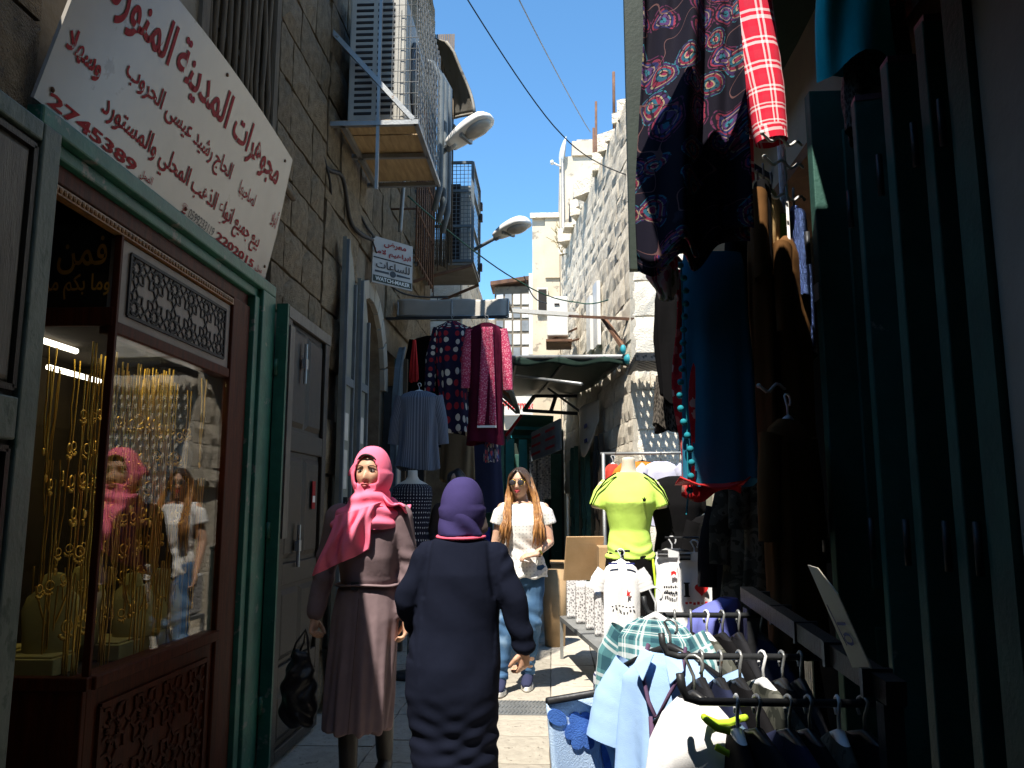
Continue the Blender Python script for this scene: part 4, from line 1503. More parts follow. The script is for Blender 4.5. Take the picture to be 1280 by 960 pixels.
# ---- street lamps on the wall
def street_lamp(label, base, tip, arm_r, L, droop):
    t = thing('street_lamp', label, 'street lamp', base, group='wall street lamps')
    base, tip = Vector(base), Vector(tip)
    d = (tip - base).normalized()
    side = d.cross(Vector((0, 0, 1))).normalized()
    up = side.cross(d)
    MB().tube([base, tip], arm_r, 8).build('arm', mt['metal_blue'], t, smooth=True)
    MB().tube([tip - d * .04, tip + d * .06], arm_r * 1.7, 10).build('collar', mt['metal_grey'], t, smooth=True)
    rings = []
    for k in range(13):
        s = k / 12
        w = .045 + .085 * math.sin(PI * min(1, s * .62 + .12)) ** .8
        if s > .8:
            w *= math.sqrt(max(.02, 1 - ((s - .8) / .22) ** 2))
        h = .04 + .075 * math.sin(PI * min(1, s * .7 + .1))
        if s > .8:
            h *= math.sqrt(max(.03, 1 - ((s - .8) / .22) ** 2))
        c = tip + d * (s * L) - up * (.02 * s)
        rings.append([c + side * (w * math.cos(2 * PI * q / 18)) + up * ((h if math.sin(2 * PI * q / 18) > 0 else .022) * math.sin(2 * PI * q / 18)) for q in range(18)])
    hso = MB().loft(rings).build('housing', mt['white_enamel'], t, smooth=True)
    bw = []
    for k in range(9):
        s = .38 + .56 * k / 8
        w = .10 * math.sin(PI * (k + .4) / 8.8) ** .5
        c = tip + d * (s * L) - up * (.02 * s + .016)
        bw.append([c + side * (w * math.cos(2 * PI * q / 14)) + up * ((.006 if math.sin(2 * PI * q / 14) > 0 else .055 * w / .1) * math.sin(2 * PI * q / 14)) for q in range(14)])
    MB().loft(bw).build('glass_bowl', mt['lamp_glass'], hso, smooth=True)
    MB().bar(tip + d * (.36 * L) - up * .03 - side * .09, tip + d * (.36 * L) - up * .03 + side * .09, .03, .05).build('clip', mt['metal_grey'], t)
    return t


street_lamp('white street lamp on a short arm beside the air conditioner, against the sky', at(520, 216, 6.9), at(563, 183, 6.75), .022, .46, 0)
street_lamp('white street lamp on a longer arm below, beyond the caged balcony', at(575, 322, 9.4), at(622, 296, 8.9), .022, .52, 0)

# ---- vinyl barrel awning of the dress shop
aw = thing('barrel_awning', 'off white barrel vault awning over the hanging dresses', 'awning', (-1.0, 7.8, 3.2))
aL, aR = at(497, 396, 7.75), at(635, 396, 7.45)


def aw_pt(u, v):
    base = aL.lerp(aR, u)
    k = sm(.42, .60, v)
    return Vector((base.x, base.y + .02 * v + .75 * max(0, v - .5) * 2 * .5 * (1 + k) * .9, base.z + .175 * min(1, v / .5) + .05 * max(0, v - .5) * 2 + .008 * math.sin(14 * u)))


MB().grid(aw_pt, 14, 20).build('cover', mt['awning_white'], aw, smooth=True, solid=.008)
MB().tube([aL, aR], .016, 8).build('front_bar', mt['metal_grey'], aw, smooth=True)
for u in (0, .5, 1):
    MB().tube([aw_pt(u, k / 8) - Vector((0, 0, .012)) for k in range(9)], .012, 6).build('rib', mt['metal_grey'], aw, smooth=True)
MB().bar(aR + Vector((0, 0, .0)), (-1.6, aR.y + .1, aR.z + .02), .025).build('stay', mt['metal_dark'], aw)
tag(MB().bx(-.62, -.60, 7.7, 8.3, 2.45, 3.05).build('orange_board', mt['orange_board']), 'orange brown board hanging behind the red dress', 'board')

# dress shop interior under the awning
ds = thing('dress_shop', 'dark open dress shop recess behind the hanging dresses', 'shop', (-2.3, 9, 0))
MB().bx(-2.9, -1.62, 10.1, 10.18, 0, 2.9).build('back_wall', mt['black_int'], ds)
for k, (x, z0, z1) in enumerate(((-1.58, 0, 2.85), (-1.50, 0, 2.85))):
    MB().bx(x, x + .05, 7.9, 7.96, z0, z1).build('post', mt['wood_lat'] if k else mt['teal_paint'], ds)
MB().bx(-1.52, -1.46, 8.0, 8.03, 1.9, 2.5).bx(-1.40, -1.34, 8.0, 8.03, 1.9, 2.5).build('blue_strip', mt['teal_bright'], ds)

# ---- far left: lower houses and a corrugated porch
fl = thing('low_stone_house', 'sunlit low stone house beyond the tall house on the left', 'building', (-2.5, 13, 0))
MB().bx(-4.5, -1.25, 10.8, 15.5, 0, 5.1).build('wall', mt['mortar'], fl)
stone_wall(fl, (-4.0, 10.8, 0), (1, 0), 2.75, 3.0, 5.1, .32, .5, .08, mt['lime_white'], rough=.7, seed=9)
stone_wall(fl, (-1.25, 10.8, 0), (0, 1), 4.7, 2.4, 5.1, .36, .55, .08, mt['lime_white'], rough=.7, seed=10)
cr = thing('corrugated_porch', 'brown corrugated metal porch roof behind the red dress', 'porch roof', (-.9, 10.5, 3))
NW = 40


def corr(u, v):
    return Vector((lerp(-1.25, -.48, v), lerp(9.2, 11.6, u), lerp(3.45, 2.75, v) + .018 * math.sin(u * NW * PI)))


MB().grid(corr, 160, 2).build('sheet', mt['rust'], cr, smooth=True, solid=.004)
MB().bar((-.48, 9.2, 2.73), (-.48, 11.6, 2.73), .05).build('edge_beam', mt['metal_blue'], cr)
for y in (9.25, 10.4, 11.5):
    MB().bar((-1.25, y, 3.40), (-.5, y, 2.70), .03).build('rafter', mt['metal_blue'], cr)

# ================================================================== RIGHT SIDE, far: stone building with the pale corner
rbd = thing('pale_stone_building', 'sunlit pale stone building with rough side wall on the right', 'building', (1.6, 12, 0))
PA, PB_ = Vector((.93, 9.0, 0)), Vector((.24, 15.0, 0))
foot = [(.95, 9.03), (.27, 15.0), (1.8, 15.0), (3.4, 9.03)]
MB().prism(foot, lambda a, b, t: Vector((a, b, 6.15 * t))).build('wall', mt['lime_rough'], rbd)
stone_wall(rbd, (.93, 9.03, 0), (1, 0), 1.55, 0.0, 6.2, .42, .62, .09, mt['lime_white'], rough=.5, seed=12)
stone_wall(rbd, (PB_.x, PB_.y, 0), (PA.x - PB_.x, PA.y - PB_.y), (PA - PB_).length, 1.6, 6.15, .27, .38, .07, mt['lime_rough'], rough=.9, seed=13, gap=-.004, jitter=.6, tilt=.02)
for (y, z0, z1) in ((10.9, 3.55, 4.45), (11.5, 3.6, 4.4)):
    x = lerp(PA.x, PB_.x, (y - 9) / 6) - .07
    wdw = MB().box((x, y, (z0 + z1) / 2), (.05, .34, z1 - z0), Matrix.Rotation(math.atan2(.69, 6.0), 3, 'Z'))
    wdw.build('window', mt['white_enamel'], rbd)
# cement cap and rubble along the roof edge
cap = MB()
for k in range(26):
    t = (k + .5) / 26
    p = PA.lerp(PB_, t)
    cap.box((p.x + R.uniform(0, .25), p.y, 6.18 + R.uniform(0, .12)), (R.uniform(.15, .4), R.uniform(.15, .35), R.uniform(.08, .28)), Matrix.Rotation(R.uniform(0, 3), 3, 'Z'))
co_ = cap.build('roof_rubble', mt['lime_rough'], rbd)
co_['kind'] = 'stuff'
# lattice awning whose holes dapple the wall
la = thing('lattice_awning', 'flat dark lattice awning on the pale wall dappling it with light', 'awning', (1.4, 8.7, 2.9))
x0, x1, y0, y1, zz = .86, 2.3, 8.02, 8.93, 2.88
MB().bx(x0, x1, y0, y0 + .04, zz - .05, zz + .03).bx(x0, x0 + .04, y0, y1, zz - .05, zz + .03).bx(x1 - .04, x1, y0, y1, zz - .05, zz + .03).build('frame', mt['metal_dark'], la)
n_ = 20
for s_ in (1, -1):
    for k in range(-12, 26):
        xs = x0 + k * .085
        a = Vector((xs, y0, zz))
        b = Vector((xs + s_ * (y1 - y0) * .7, y1, zz))
        if s_ < 0:
            a.x += .6
            b.x += .6
        # clip to the frame in x
        dd = b - a
        t0, t1 = 0, 1
        if abs(dd.x) > 1e-6:
            ta, tb_ = (x0 - a.x) / dd.x, (x1 - a.x) / dd.x
            t0, t1 = max(0, min(ta, tb_)), min(1, max(ta, tb_))
        if t1 - t0 > .05:
            MB().bar(a + dd * t0 + Vector((0, 0, .006 * s_)), a + dd * t1 + Vector((0, 0, .006 * s_)), .042, .008).build('slat', mt['metal_dark'], la)

# ---- plaster tower and stepped houses behind
tw = thing('plaster_tower', 'tall bleached plaster house with flat roof behind the rough wall', 'building', (.8, 16.5, 0))
MB().bx(.20, 1.75, 15.1, 18.5, 0, 8.25).build('wall', mt['plaster_tower'], tw)
MB().bx(.45, 1.75, 15.05, 18.5, 8.25, 8.55).bx(.55, 1.75, 15.2, 18.5, 8.55, 8.65).build('parapet', mt['plaster_tower'], tw)
MB().bx(.36, .50, 15.07, 15.12, 6.2, 6.8).build('window', mt['ink'], tw)
MB().tube([(.62, 15.05, 7.6), (.40, 15.0, 7.2), (.36, 15.0, 6.2), (.38, 15.0, 3.5)], .022, 6).build('drain_pipe', mt['black_rubber'], tw, smooth=True)
for (x, z, h) in ((.62, 5.0, .7), (.9, 7.1, .5)):
    wf = MB().bx(x - .04, x + .30, 15.06, 15.1, z - .05, z + h + .05).build('window', mt['plaster_yellow'], tw)
    MB().bx(x, x + .26, 15.045, 15.062, z, z + h).build('pane', mt['ink'], wf)
MB().tube([(.26, 15.06, 8.2), (.26, 15.06, 3.0)], .03, 8).build('drain_pipe', mt['metal_grey'], tw, smooth=True)
fh = thing('cream_house', 'cream plaster house stepping down left of the tower', 'building', (-.2, 18, 0))
MB().bx(-.36, .19, 15.6, 20, 0, 7.15).build('wall', mt['plaster_tower'], fh)
MB().bx(-.10, .19, 15.56, 15.6, 5.9, 7.15).build('render_patch', mt['plaster_yellow'], fh)
for (x, z, h) in ((-.24, 5.2, .45), (-.05, 4.6, .35)):
    wf = MB().bx(x - .03, x + .19, 15.53, 15.575, z - .04, z + h + .04).build('window', mt['lime_white'], fh)
    MB().bx(x, x + .16, 15.515, 15.532, z, z + h).build('pane', mt['ink'], wf)
MB().bx(-.40, .19, 15.52, 15.6, 7.15, 7.25).build('parapet', mt['lime_rough'], fh)
MB().bx(-.44, -.36, 15.9, 17, 4.4, 6.1).build('corner_pipe', mt['white_enamel'], fh)
bw = thing('bay_window_house', 'pale house with a tall many paned bay window at the far bend', 'building', (-1.2, 21, 0))
MB().bx(-4.5, -.42, 20.4, 24, 0, 6.2).build('wall', mt['plaster_tower'], bw)
gx0, gx1 = -1.42, -.50
MB().bx(gx0, gx1, 19.75, 20.39, 4.55, 6.9).build('bay_wall', mt['plaster_grey'], bw)
for i in range(4):
    for j in range(6):
        x = gx0 + .05 + i * .215
        z = 4.7 + j * .345
        MB().bx(x, x + .17, 19.73, 19.76, z, z + .27).build('pane', mt['white_enamel'] if (i + j) % 3 else mt['metal_grey'], bw)
MB().bx(gx1, gx1 + .09, 19.7, 20.3, 4.3, 7.0).build('corner_pipe', mt['white_enamel'], bw)
MB().prism([(gx0 - .1, 6.9), (gx1 + .1, 7.05), (gx1 + .1, 7.15), (gx0 - .1, 7.0)], lambda a, b, t: Vector((a, 19.6 + .9 * t, b))).build('bay_roof', mt['rust'], bw)
end = thing('far_house', 'pale house closing the view at the end of the alley', 'building', (0, 26, 0))
MB().bx(-8, 8, 25.5, 30, 0, 5.6).build('wall', mt['plaster_tower'], end)
for k in range(4):
    MB().bx(-2.4 + k * .9, -1.9 + k * .9, 25.45, 25.5, 2.2, 3.4).build('window', mt['ink'], end)

# dish, antenna, rods, white AC on the far right wall
dsh = thing('satellite_dish', 'white satellite dish seen from the side on the tower roof', 'satellite dish', (.45, 15, 8.3))
rings = []
for k in range(7):
    r = .36 * k / 6 + .01
    rings.append([Vector((.30 - .10 * (1 - (r / .37) ** 2) + .12 * math.sin(2 * PI * q / 22) * r, 15.25 + r * math.cos(2 * PI * q / 22) * .8, 8.35 + r * math.sin(2 * PI * q / 22))) for q in range(22)])
MB().loft(rings, True, False).build('dish', mt['white_enamel'], dsh, smooth=True, solid=.015)
MB().tube([(.3, 15.3, 8.0), (.5, 15.3, 8.2), (.5, 15.3, 8.4)], .02, 6).build('mount', mt['metal_grey'], dsh, smooth=True)
an = thing('antenna_arm', 'small white antenna arm sticking out left of the tower', 'antenna', (.1, 15.2, 7.6))
MB().tube([at(705, 210, 15.1), at(692, 204, 15)], .018, 6).build('rod', mt['white_enamel'], an, smooth=True)
MB().sphere(at(690, 203, 15), (.04, .05, .05), 10, 6).build('receiver', mt['white_enamel'], an, smooth=True)
for (px, py0, py1, Y, lab) in ((745, 250, 127, 12.4, 'rusty vertical rod left of two on the rough stone roof'), (767, 130, 90, 10.2, 'rusty vertical rod right of two on the rough stone roof'), (742, 240, 160, 12.9, 'thin rusty rod leaning beside the tower parapet')):
    tag(MB().tube([at(px, py0, Y) - Vector((0, 0, .4)), at(px, py1, Y)], .02, 6).build('roof_rod', mt['rust'], smooth=True), lab, 'rod')
a2 = thing('air_conditioner', 'white air conditioner on a bracket over the green tarpaulin', 'air conditioner', (.2, 13, 4.5))
pA, pB = at(684, 420, 12.6), at(710, 374, 12.6)
MB().bx(pA.x, pB.x, 12.6, 13.2, pA.z, pB.z + .05).build('casing', mt['white_enamel'], a2, bevel=.02)
MB().bx(pA.x + .12, pA.x + .2, 12.585, 12.6, pB.z - .1, pB.z - .07).build('badge', mt['ink'], a2)
MB().bx(pA.x - .02, pB.x + .06, 12.55, 13.25, pA.z - .10, pA.z - .06).bar((pA.x, 12.6, pA.z - .1), (pB.x + .25, 13.2, pA.z + .3), .03).bar((pB.x, 12.6, pA.z - .1), (pB.x + .3, 13.2, pA.z + .1), .03).build('bracket', mt['rust'], a2)
bm_ = thing('white_boom', 'long white horizontal beam across the alley above the tarpaulin', 'beam', (0, 11, 4.2))
MB().bar(at(636, 388, 11.3), at(722, 394, 12.0), .07, .06).build('beam', mt['white_enamel'], bm_)
br = thing('rusty_bracket', 'rusty triangular steel bracket on the pale corner', 'bracket', (.8, 10, 4))
MB().bar(at(712, 395, 10.6), at(791, 399, 9.0), .035).bar(at(754, 397, 9.8), at(781, 437, 9.3), .05).build('arm', mt['rust'], br)
# weeds on the wall
wd = MB()
for k in range(70):
    p = at(706 + R.uniform(-8, 10), 300 + R.uniform(-8, 20), 14.2)
    wd.tube([p, p + Vector((R.uniform(-.25, .25), R.uniform(-.2, 0), R.uniform(-.05, .28)))], .006, 3)
wo = tag(wd.build('dry_weeds', M('dry weeds', (.30, .24, .10), (.2, .16, .07))), 'dry yellow weeds growing out of the wall by the tower', 'weeds')
wo['kind'] = 'stuff'

# ---- green tarpaulin over the bend and what hangs below it
tp = thing('green_tarpaulin', 'dark green tarpaulin canopy stretched across the alley', 'canopy', (.2, 11, 3.2))
tA, tB = at(640, 447, 10.7), at(783, 446, 9.15)
tC, tD = at(640, 447, 10.7) + Vector((-.3, 3.6, .0)), Vector((.30, 14.3, 3.3))


def tarp(u, v):
    n0 = tA.lerp(tB, u)
    n1 = tC.lerp(tD, u)
    p = n0.lerp(n1, v)
    p.z += -.10 * math.sin(PI * v) * (0.6 + .4 * math.sin(7 * u)) + .025 * math.sin(11 * u + 3 * v)
    return p


MB().grid(tarp, 24, 16).build('sheet', mt['tarp_green'], tp, smooth=True, solid=.006)


def flap(u, v):
    p = tA.lerp(tB, u)
    return p + Vector((0, -.02 - .02 * math.sin(17 * u), -v * (.10 + .025 * math.sin(13 * u)) + .0))


MB().grid(flap, 30, 3).build('front_flap', mt['tarp_green'], tp, smooth=True, solid=.006)
MB().tube([tA, tB], .03, 8).build('front_pole', mt['metal_grey'], tp, smooth=True)
MB().tube([tA + Vector((.05, .2, -.22)), tB + Vector((-.5, .5, -.24))], .022, 8).build('tube_light', mt['metal_grey'], tp, smooth=True)
for u in (.05, .5, .95):
    MB().bar(tarp(u, .02) - Vector((0, 0, .05)), tarp(u, .98) - Vector((0, 0, .05)), .03).build('rafter', mt['metal_dark'], tp)
MB().bar(tarp(.5, .5) - Vector((0, 0, .1)), (.75, 11, 2.4), .025).build('strut', mt['metal_dark'], tp)
tag(MB().sphere(at(785, 449, 9.1), (.05, .05, .06), 10, 6).sphere(at(779, 437, 9.1), (.035, .04, .06), 10, 6).build('blue_rag', mt['teal_bright'], smooth=True), 'bright blue rag knotted on the corner of the tarpaulin', 'rag')

# second awning frame with a clear panel, teal awning, far signs
af = thing('open_awning_frame', 'bare steel awning frame under the far end of the tarpaulin', 'awning frame', (0, 12.5, 2.8))
q = [at(655, 513, 12.6), at(668, 495, 13.2), at(722, 495, 13.2), at(722, 517, 12.6)]
for a, b in ((q[0], q[1]), (q[1], q[2]), (q[0], q[3]), ((q[0] + q[3]) / 2, (q[1] + q[2]) / 2)):
    MB().bar(a, b, .05).build('bar', mt['metal_dark'], af)
ta = thing('teal_awning', 'teal metal awning with folded ends over the far shop door', 'awning', (-.3, 13.5, 2.7))
wA, wB = at(634, 553, 14.2), at(690, 553, 14.2)
wC, wD = at(650, 519, 12.2), at(692, 521, 12.2)
tm = MB()
tm.add([wA, wB, wD, wC], [(0, 1, 2, 3)])
tm.build('sheet', mt['teal_paint'], ta, solid=.03)
for s in (.33, .66):
    MB().bar(wA.lerp(wC, s) - Vector((0, 0, .04)), wB.lerp(wD, s) - Vector((0, 0, .04)), .05).build('batten', mt['teal_bright'], ta)
e1, e2, e3 = at(634, 553, 12.2), at(652, 519, 12.2), at(633, 540, 12.2)
sd_ = MB()
sd_.add([e1, e2, e3 + Vector((0, .02, 0)), ], [(0, 1, 2)])
sd_.build('side_flap', mt['blue_grey'], ta, solid=.02)
MB().bar(at(652, 519, 12.1), at(632, 545, 12.1), .04).build('rod', mt['red_print'], ta)
ph = thing('pharmacy_sign', 'white sign with red lettering at the far end of the alley', 'sign', (-1, 18, 3.7))
s0 = at(622, 519, 17.5)
MB().bx(s0.x, s0.x + 1.0, 17.5, 17.6, s0.z, s0.z + .42).build('board', mt['white_enamel'], ph)
lettering('Pharmacy', mt['red_ink'], ph, (s0.x + .12, 17.49, s0.z + .08), (1, 0, 0), (0, 0, 1), w=.8, h=.24, bold=.01)
hs = thing('hanging_shop_sign', 'dark hanging sign with red lines of lettering by the far teal door', 'sign', (.1, 11.5, 2.2))
hA, hB = at(664, 577, 11.6), at(700, 562, 10.8)
hu = (hB - hA).normalized()
hW = (hB - hA).length
hH = .42
hn = hu.cross(Vector((0, 0, 1)))
MB().prism([(0, 0), (hW, 0), (hW, hH), (0, hH)], lambda a, b, t: hA + hu * a + Vector((0, 0, b)) - hn * (.03 * (1 - t))).build('board', mt['metal_blue'], hs)
for k, v0 in enumerate((.06, .18, .30)):
    lettering('—  —', mt['red_print'], hs, hA, hu, Vector((0, 0, 1)), w=hW * .8, h=.035, off=(hW * .1, v0), lift=.035)
wb = thing('white_banner', 'white cloth banner hanging on the right wall under the tarpaulin', 'banner', (.6, 10.6, 2.6))


def ban(u, v):
    a = at(724, 512, 11.4).lerp(at(746, 498, 10.6), u)
    return a + Vector((-.03 * math.sin(5 * u), 0, -v * (.50 + .22 * math.sin(PI * u * 1.4))))


MB().grid(ban, 8, 8).build('cloth', mt['awning_white'], wb, smooth=True, solid=.006)
for k in range(2):
    c = ban(.5, .45 + .3 * k) + Vector((-.02, -.03, 0))
    MB().box(c, (.012, .22, .05), Matrix.Rotation(.1, 3, 'Z')).build('print', mt['blue_ink'], wb)
# doors and shop wall on the far right below the tarpaulin
for (y0, y1, m_, lab) in ((10.3, 11.0, 'wood_dark', 'dark wooden shutter nearest the pale corner under the tarpaulin'), (11.4, 12.1, 'teal_paint', 'dark teal shop door halfway along under the tarpaulin'), (12.5, 13.3, 'teal_paint', 'far teal shop door under the tarpaulin')):
    t = thing('shop_shutter', lab, 'door', (.6, (y0 + y1) / 2, 0))
    xa, xb = lerp(PA.x, PB_.x, (y0 - 9) / 6) - .12, lerp(PA.x, PB_.x, (y1 - 9) / 6) - .12
    for i in range(2):
        ya, yb = lerp(y0, y1, i / 2), lerp(y0, y1, (i + 1) / 2)
        xx = lerp(xa, xb, i / 2 + .25)
        MB().bx(xx - .03, xx + .03, ya + .01, yb - .01, 0, 2.3).build('leaf', mt[m_], t)
        for z0 in (.15, 1.2):
            MB().bx(xx - .045, xx - .03, ya + .07, yb - .07, z0, z0 + .9).build('panel', mt[m_], t)
for (x, y, m_, lab) in ((-.72, 12.6, 'teal_bright', 'bright turquoise door post left of two below the teal awning'), (-.52, 12.7, 'teal_bright', 'bright turquoise door post right of two below the teal awning'), (-1.0, 12.3, 'teal_paint', 'dark teal post left below the teal awning')):
    tag(MB().bx(x, x + .13, y, y + .12, 0, 2.42).bx(x - .02, x + .15, y - .02, y + .14, 0, .12).build('door_post', mt[m_]), lab, 'post')
hp = thing('hung_goods', 'pale patterned goods hanging below the teal awning', 'goods', (-.25, 12.5, 1.8))
for k, x in enumerate((-.34, -.22, -.12)):
    def hg(u, v, x=x, k=k):
        return Vector((x + .10 * u, 12.4 + .03 * math.sin(9 * u + k), 2.28 - v * (1.0 - .1 * k)))
    MB().grid(hg, 6, 6, .1, 1).build('cloth', floral_mat('hung goods %s' % 'abc'[k], (.35, .36, .38), [(.10, .11, .13), (.5, .5, .5), (.2, .22, .26)], 26), hp, smooth=True, solid=.01)
tf = thing('teal_shopfront', 'row of dark teal shop doors across the bend beyond the tarpaulin', 'shop front', (-.5, 14.6, 0))
MB().bx(-1.25, .22, 14.6, 14.8, 0, 2.75).build('wall', mt['dark_green'], tf)
for k in range(6):
    MB().bx(-1.2 + k * .235, -1.0 + k * .235, 14.55, 14.6, .05, 2.3).build('door', mt['teal_paint'], tf, bevel=.01)
# left edge of the far street under the dresses: teal stalls
st_ = thing('far_stall', 'far teal market stall with stacked goods on the left', 'stall', (-1, 11, 0))
MB().bx(-1.25, -.62, 10.4, 12.0, 0, .75).build('counter', mt['teal_paint'], st_)
MB().bx(-1.22, -1.16, 10.4, 10.46, .75, 2.7).bx(-.68, -.62, 10.4, 10.46, .75, 2.7).build('post', mt['teal_paint'], st_)
for k in range(4):
    MB().bx(-1.1 + k * .11, -1.02 + k * .11, 10.5, 10.7, .75, 1.1 + .1 * (k % 2)).build('goods', [mt['paper'], mt['red_print'], mt['blue_ink'], mt['plastic_white']][k], st_)

# ---- cables
def cable(name, label, pts, r, m_):
    pts = [Vector(p) for p in pts]
    P = []
    n = 12
    for i in range(len(pts) - 1):
        p0, p1, p2, p3 = pts[max(0, i - 1)], pts[i], pts[i + 1], pts[min(len(pts) - 1, i + 2)]
        for k in range(n + (1 if i == len(pts) - 2 else 0)):
            t = k / n
            q = .5 * ((2 * p1) + (p2 - p0) * t + (2 * p0 - 5 * p1 + 4 * p2 - p3) * t * t + (3 * p1 - p0 - 3 * p2 + p3) * t ** 3)
            q.z -= .03 * (p2 - p1).length * 4 * t * (1 - t) * .4
            P.append(q)
    return tag(MB().tube(P, r, 6).build(name, mt[m_], smooth=True), label, 'cable')


cable('overhead_cable', 'black cable crossing the blue sky down to the right wall', [at(560, -40, 7.5), at(702, 168, 9.2), at(800, 225, 9.0)], .008, 'black_rubber')
cable('overhead_cable', 'pale thin cable crossing the top of the sky to the tower', [at(630, -40, 8.5), at(738, 165, 14.8)], .009, 'cable_pale')
cable('overhead_cable', 'green cable slanting from the watchmaker wall across to the tarpaulin', [at(510, 245, 7.2), at(650, 352, 9.5), at(722, 378, 10.5), at(760, 375, 9.8)], .008, 'cable_green')
cable('wall_cable', 'thick black cable sagging down the stone wall below the air conditioner shelf', [at(340, 35, 4.6), at(370, 130, 4.95), at(405, 205, 5.3), at(428, 222, 5.6), at(440, 280, 6.0), at(466, 300, 6.6)], .016, 'black_rubber')
cable('wall_cable', 'second black cable looping beneath the air conditioner shelf', [at(290, 90, 4.3), at(330, 112, 4.6), at(380, 128, 5.1), at(410, 215, 5.3), at(420, 260, 5.7), at(465, 300, 6.55)], .010, 'black_rubber')
cable('wall_cable', 'thin cable running along the wall towards the barrel awning', [at(465, 300, 6.6), at(495, 362, 7.2), at(560, 372, 7.5)], .008, 'black_rubber')
cable('wall_cable', 'dark cable drooping on the far tower wall', [at(655, 345, 14), at(668, 372, 14), at(690, 380, 13.5)], .012, 'black_rubber')
cable('drain_hose', 'grey vertical hose on the wall under the air conditioner', [at(505, 222, 7.0), at(500, 290, 7.0)], .02, 'metal_grey')

# ================================================================== RIGHT SIDE, near: the clothes shop
rs = thing('clothes_shop', 'dark clothes shop building on the near right', 'building', (1.8, 2.5, 0))
w = MB()  # tall wall boxes raised out of view to block sky light
w.bx(.80, 1.3, -9, 1.43, 0, 9.0)
w.bx(.98, 1.3, 1.43, 5.2, 2.75, 9.0)
w.bx(.98, 1.3, 5.0, 5.2, 0, 2.75)
w.bx(3.2, 3.3, 1.0, 5.2, 0, 2.9)
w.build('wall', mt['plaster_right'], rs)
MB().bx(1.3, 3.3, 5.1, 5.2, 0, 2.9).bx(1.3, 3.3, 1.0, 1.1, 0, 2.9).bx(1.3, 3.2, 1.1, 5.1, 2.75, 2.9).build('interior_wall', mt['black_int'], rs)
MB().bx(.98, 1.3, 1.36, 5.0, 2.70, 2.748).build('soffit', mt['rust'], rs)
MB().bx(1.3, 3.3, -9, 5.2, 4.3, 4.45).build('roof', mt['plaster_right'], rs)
# unseen canopies above the picture, added and shaped to shade rack and doors
MB().grid(lambda u, v: Vector((lerp(.19, 1.2, u), lerp(-1.6, 1.70, v), 2.56 + .10 * u + .012 * math.sin(9 * v))), 8, 16).build('added_front_canopy', mt['tarp_green'], rs, smooth=True, solid=.01)
MB().grid(lambda u, v: Vector((lerp(.66 + .13 * v, 1.2, u), lerp(1.25, 5.2, v), 3.05 + .28 * u + .015 * math.sin(11 * v))), 8, 16).build('added_side_canopy', mt['tarp_green'], rs, smooth=True, solid=.01)
MB().grid(lambda u, v: Vector((.19 + .01 * math.sin(20 * u), lerp(-1.6, 1.0, u), 2.555 - .42 * v)), 30, 4).build('added_shade_flap', mt['tarp_green'], rs, smooth=True, solid=.008)  # unseen flap added to hold sky light off the doors
MB().grid(lambda u, v: Vector((lerp(.12, .72, u), lerp(1.0, 1.92, v), 3.03 + .012 * math.sin(11 * v))), 6, 6).build('added_shade_strip', mt['tarp_green'], rs, smooth=True, solid=.01)  # unseen strip added to shade the petrol skirt and door leaves
for y in (1.8, 3.4, 5.1):
    MB().bar((.98, y, 2.8), (.50 + .075 * (y - 1.25), y, 3.03), .025).build('added_canopy_arm', mt['metal_dark'], rs)
MB().tube([(.67, 1.25, 3.02), (.79, 5.2, 3.02)], .018, 8).build('added_canopy_pole', mt['metal_dark'], rs, smooth=True)

# teal folding doors, stacked leaves
fd = thing('folding_doors', 'stack of dark teal folding door leaves with faded mauve tops', 'door', (.85, 1.8, 0))
for k, (y, x0, x1, ang, zt) in enumerate(((2.34, .79, 1.02, .0, 2.62), (2.02, .80, 1.08, -.18, 2.42), (1.80, .79, 1.05, -.05, 2.40), (1.64, .80, 1.05, -.04, 2.40), (1.54, .81, 1.0, .0, 2.62))):
    rot = Matrix.Rotation(ang, 3, 'Z')
    L = x1 - x0
    c = Vector((x0, y, 0)) + rot @ Vector((L / 2, 0, 0))
    MB().box((c.x, c.y, zt / 2 + .01), (L, .045, zt), rot).build('leaf', mt['teal_paint'], fd, bevel=.004)
    for z0, z1 in ((.15, 1.05), (1.15, zt - .12)):
        cc = Vector((x0, y, 0)) + rot @ Vector((L / 2 + .03, -.028, 0))
        MB().box((cc.x, cc.y, (z0 + z1) / 2), (L - .12, .014, z1 - z0), rot).build('panel', mt['teal_paint'], fd, bevel=.004)
    if k in (1, 2, 3):
        a = Vector((x0 + .002, y, zt + .012))
        b = a + rot @ Vector((L * .9, 0, 0))
        MB().bar(a, b + Vector((0, 0, .004)), .05, .016).build('top_rail', mt['mauve'], fd)
    for z in (.4, 1.25, 2.1):
        MB().tube([(x0 - .012, y + .03, z), (x0 - .012, y + .03, z + .1)], .008, 8).build('hinge', mt['metal_dark'], fd, smooth=True)
MB().bx(.785, .789, 2.325, 2.36, 1.98, 2.03).build('sticker', mt['paper'], fd)
# plaster reveal at the far right edge of the picture with a green door frame
MB().bx(.785, .86, 1.435, 1.50, 0, 2.9).build('door_frame', mt['teal_paint'], rs)

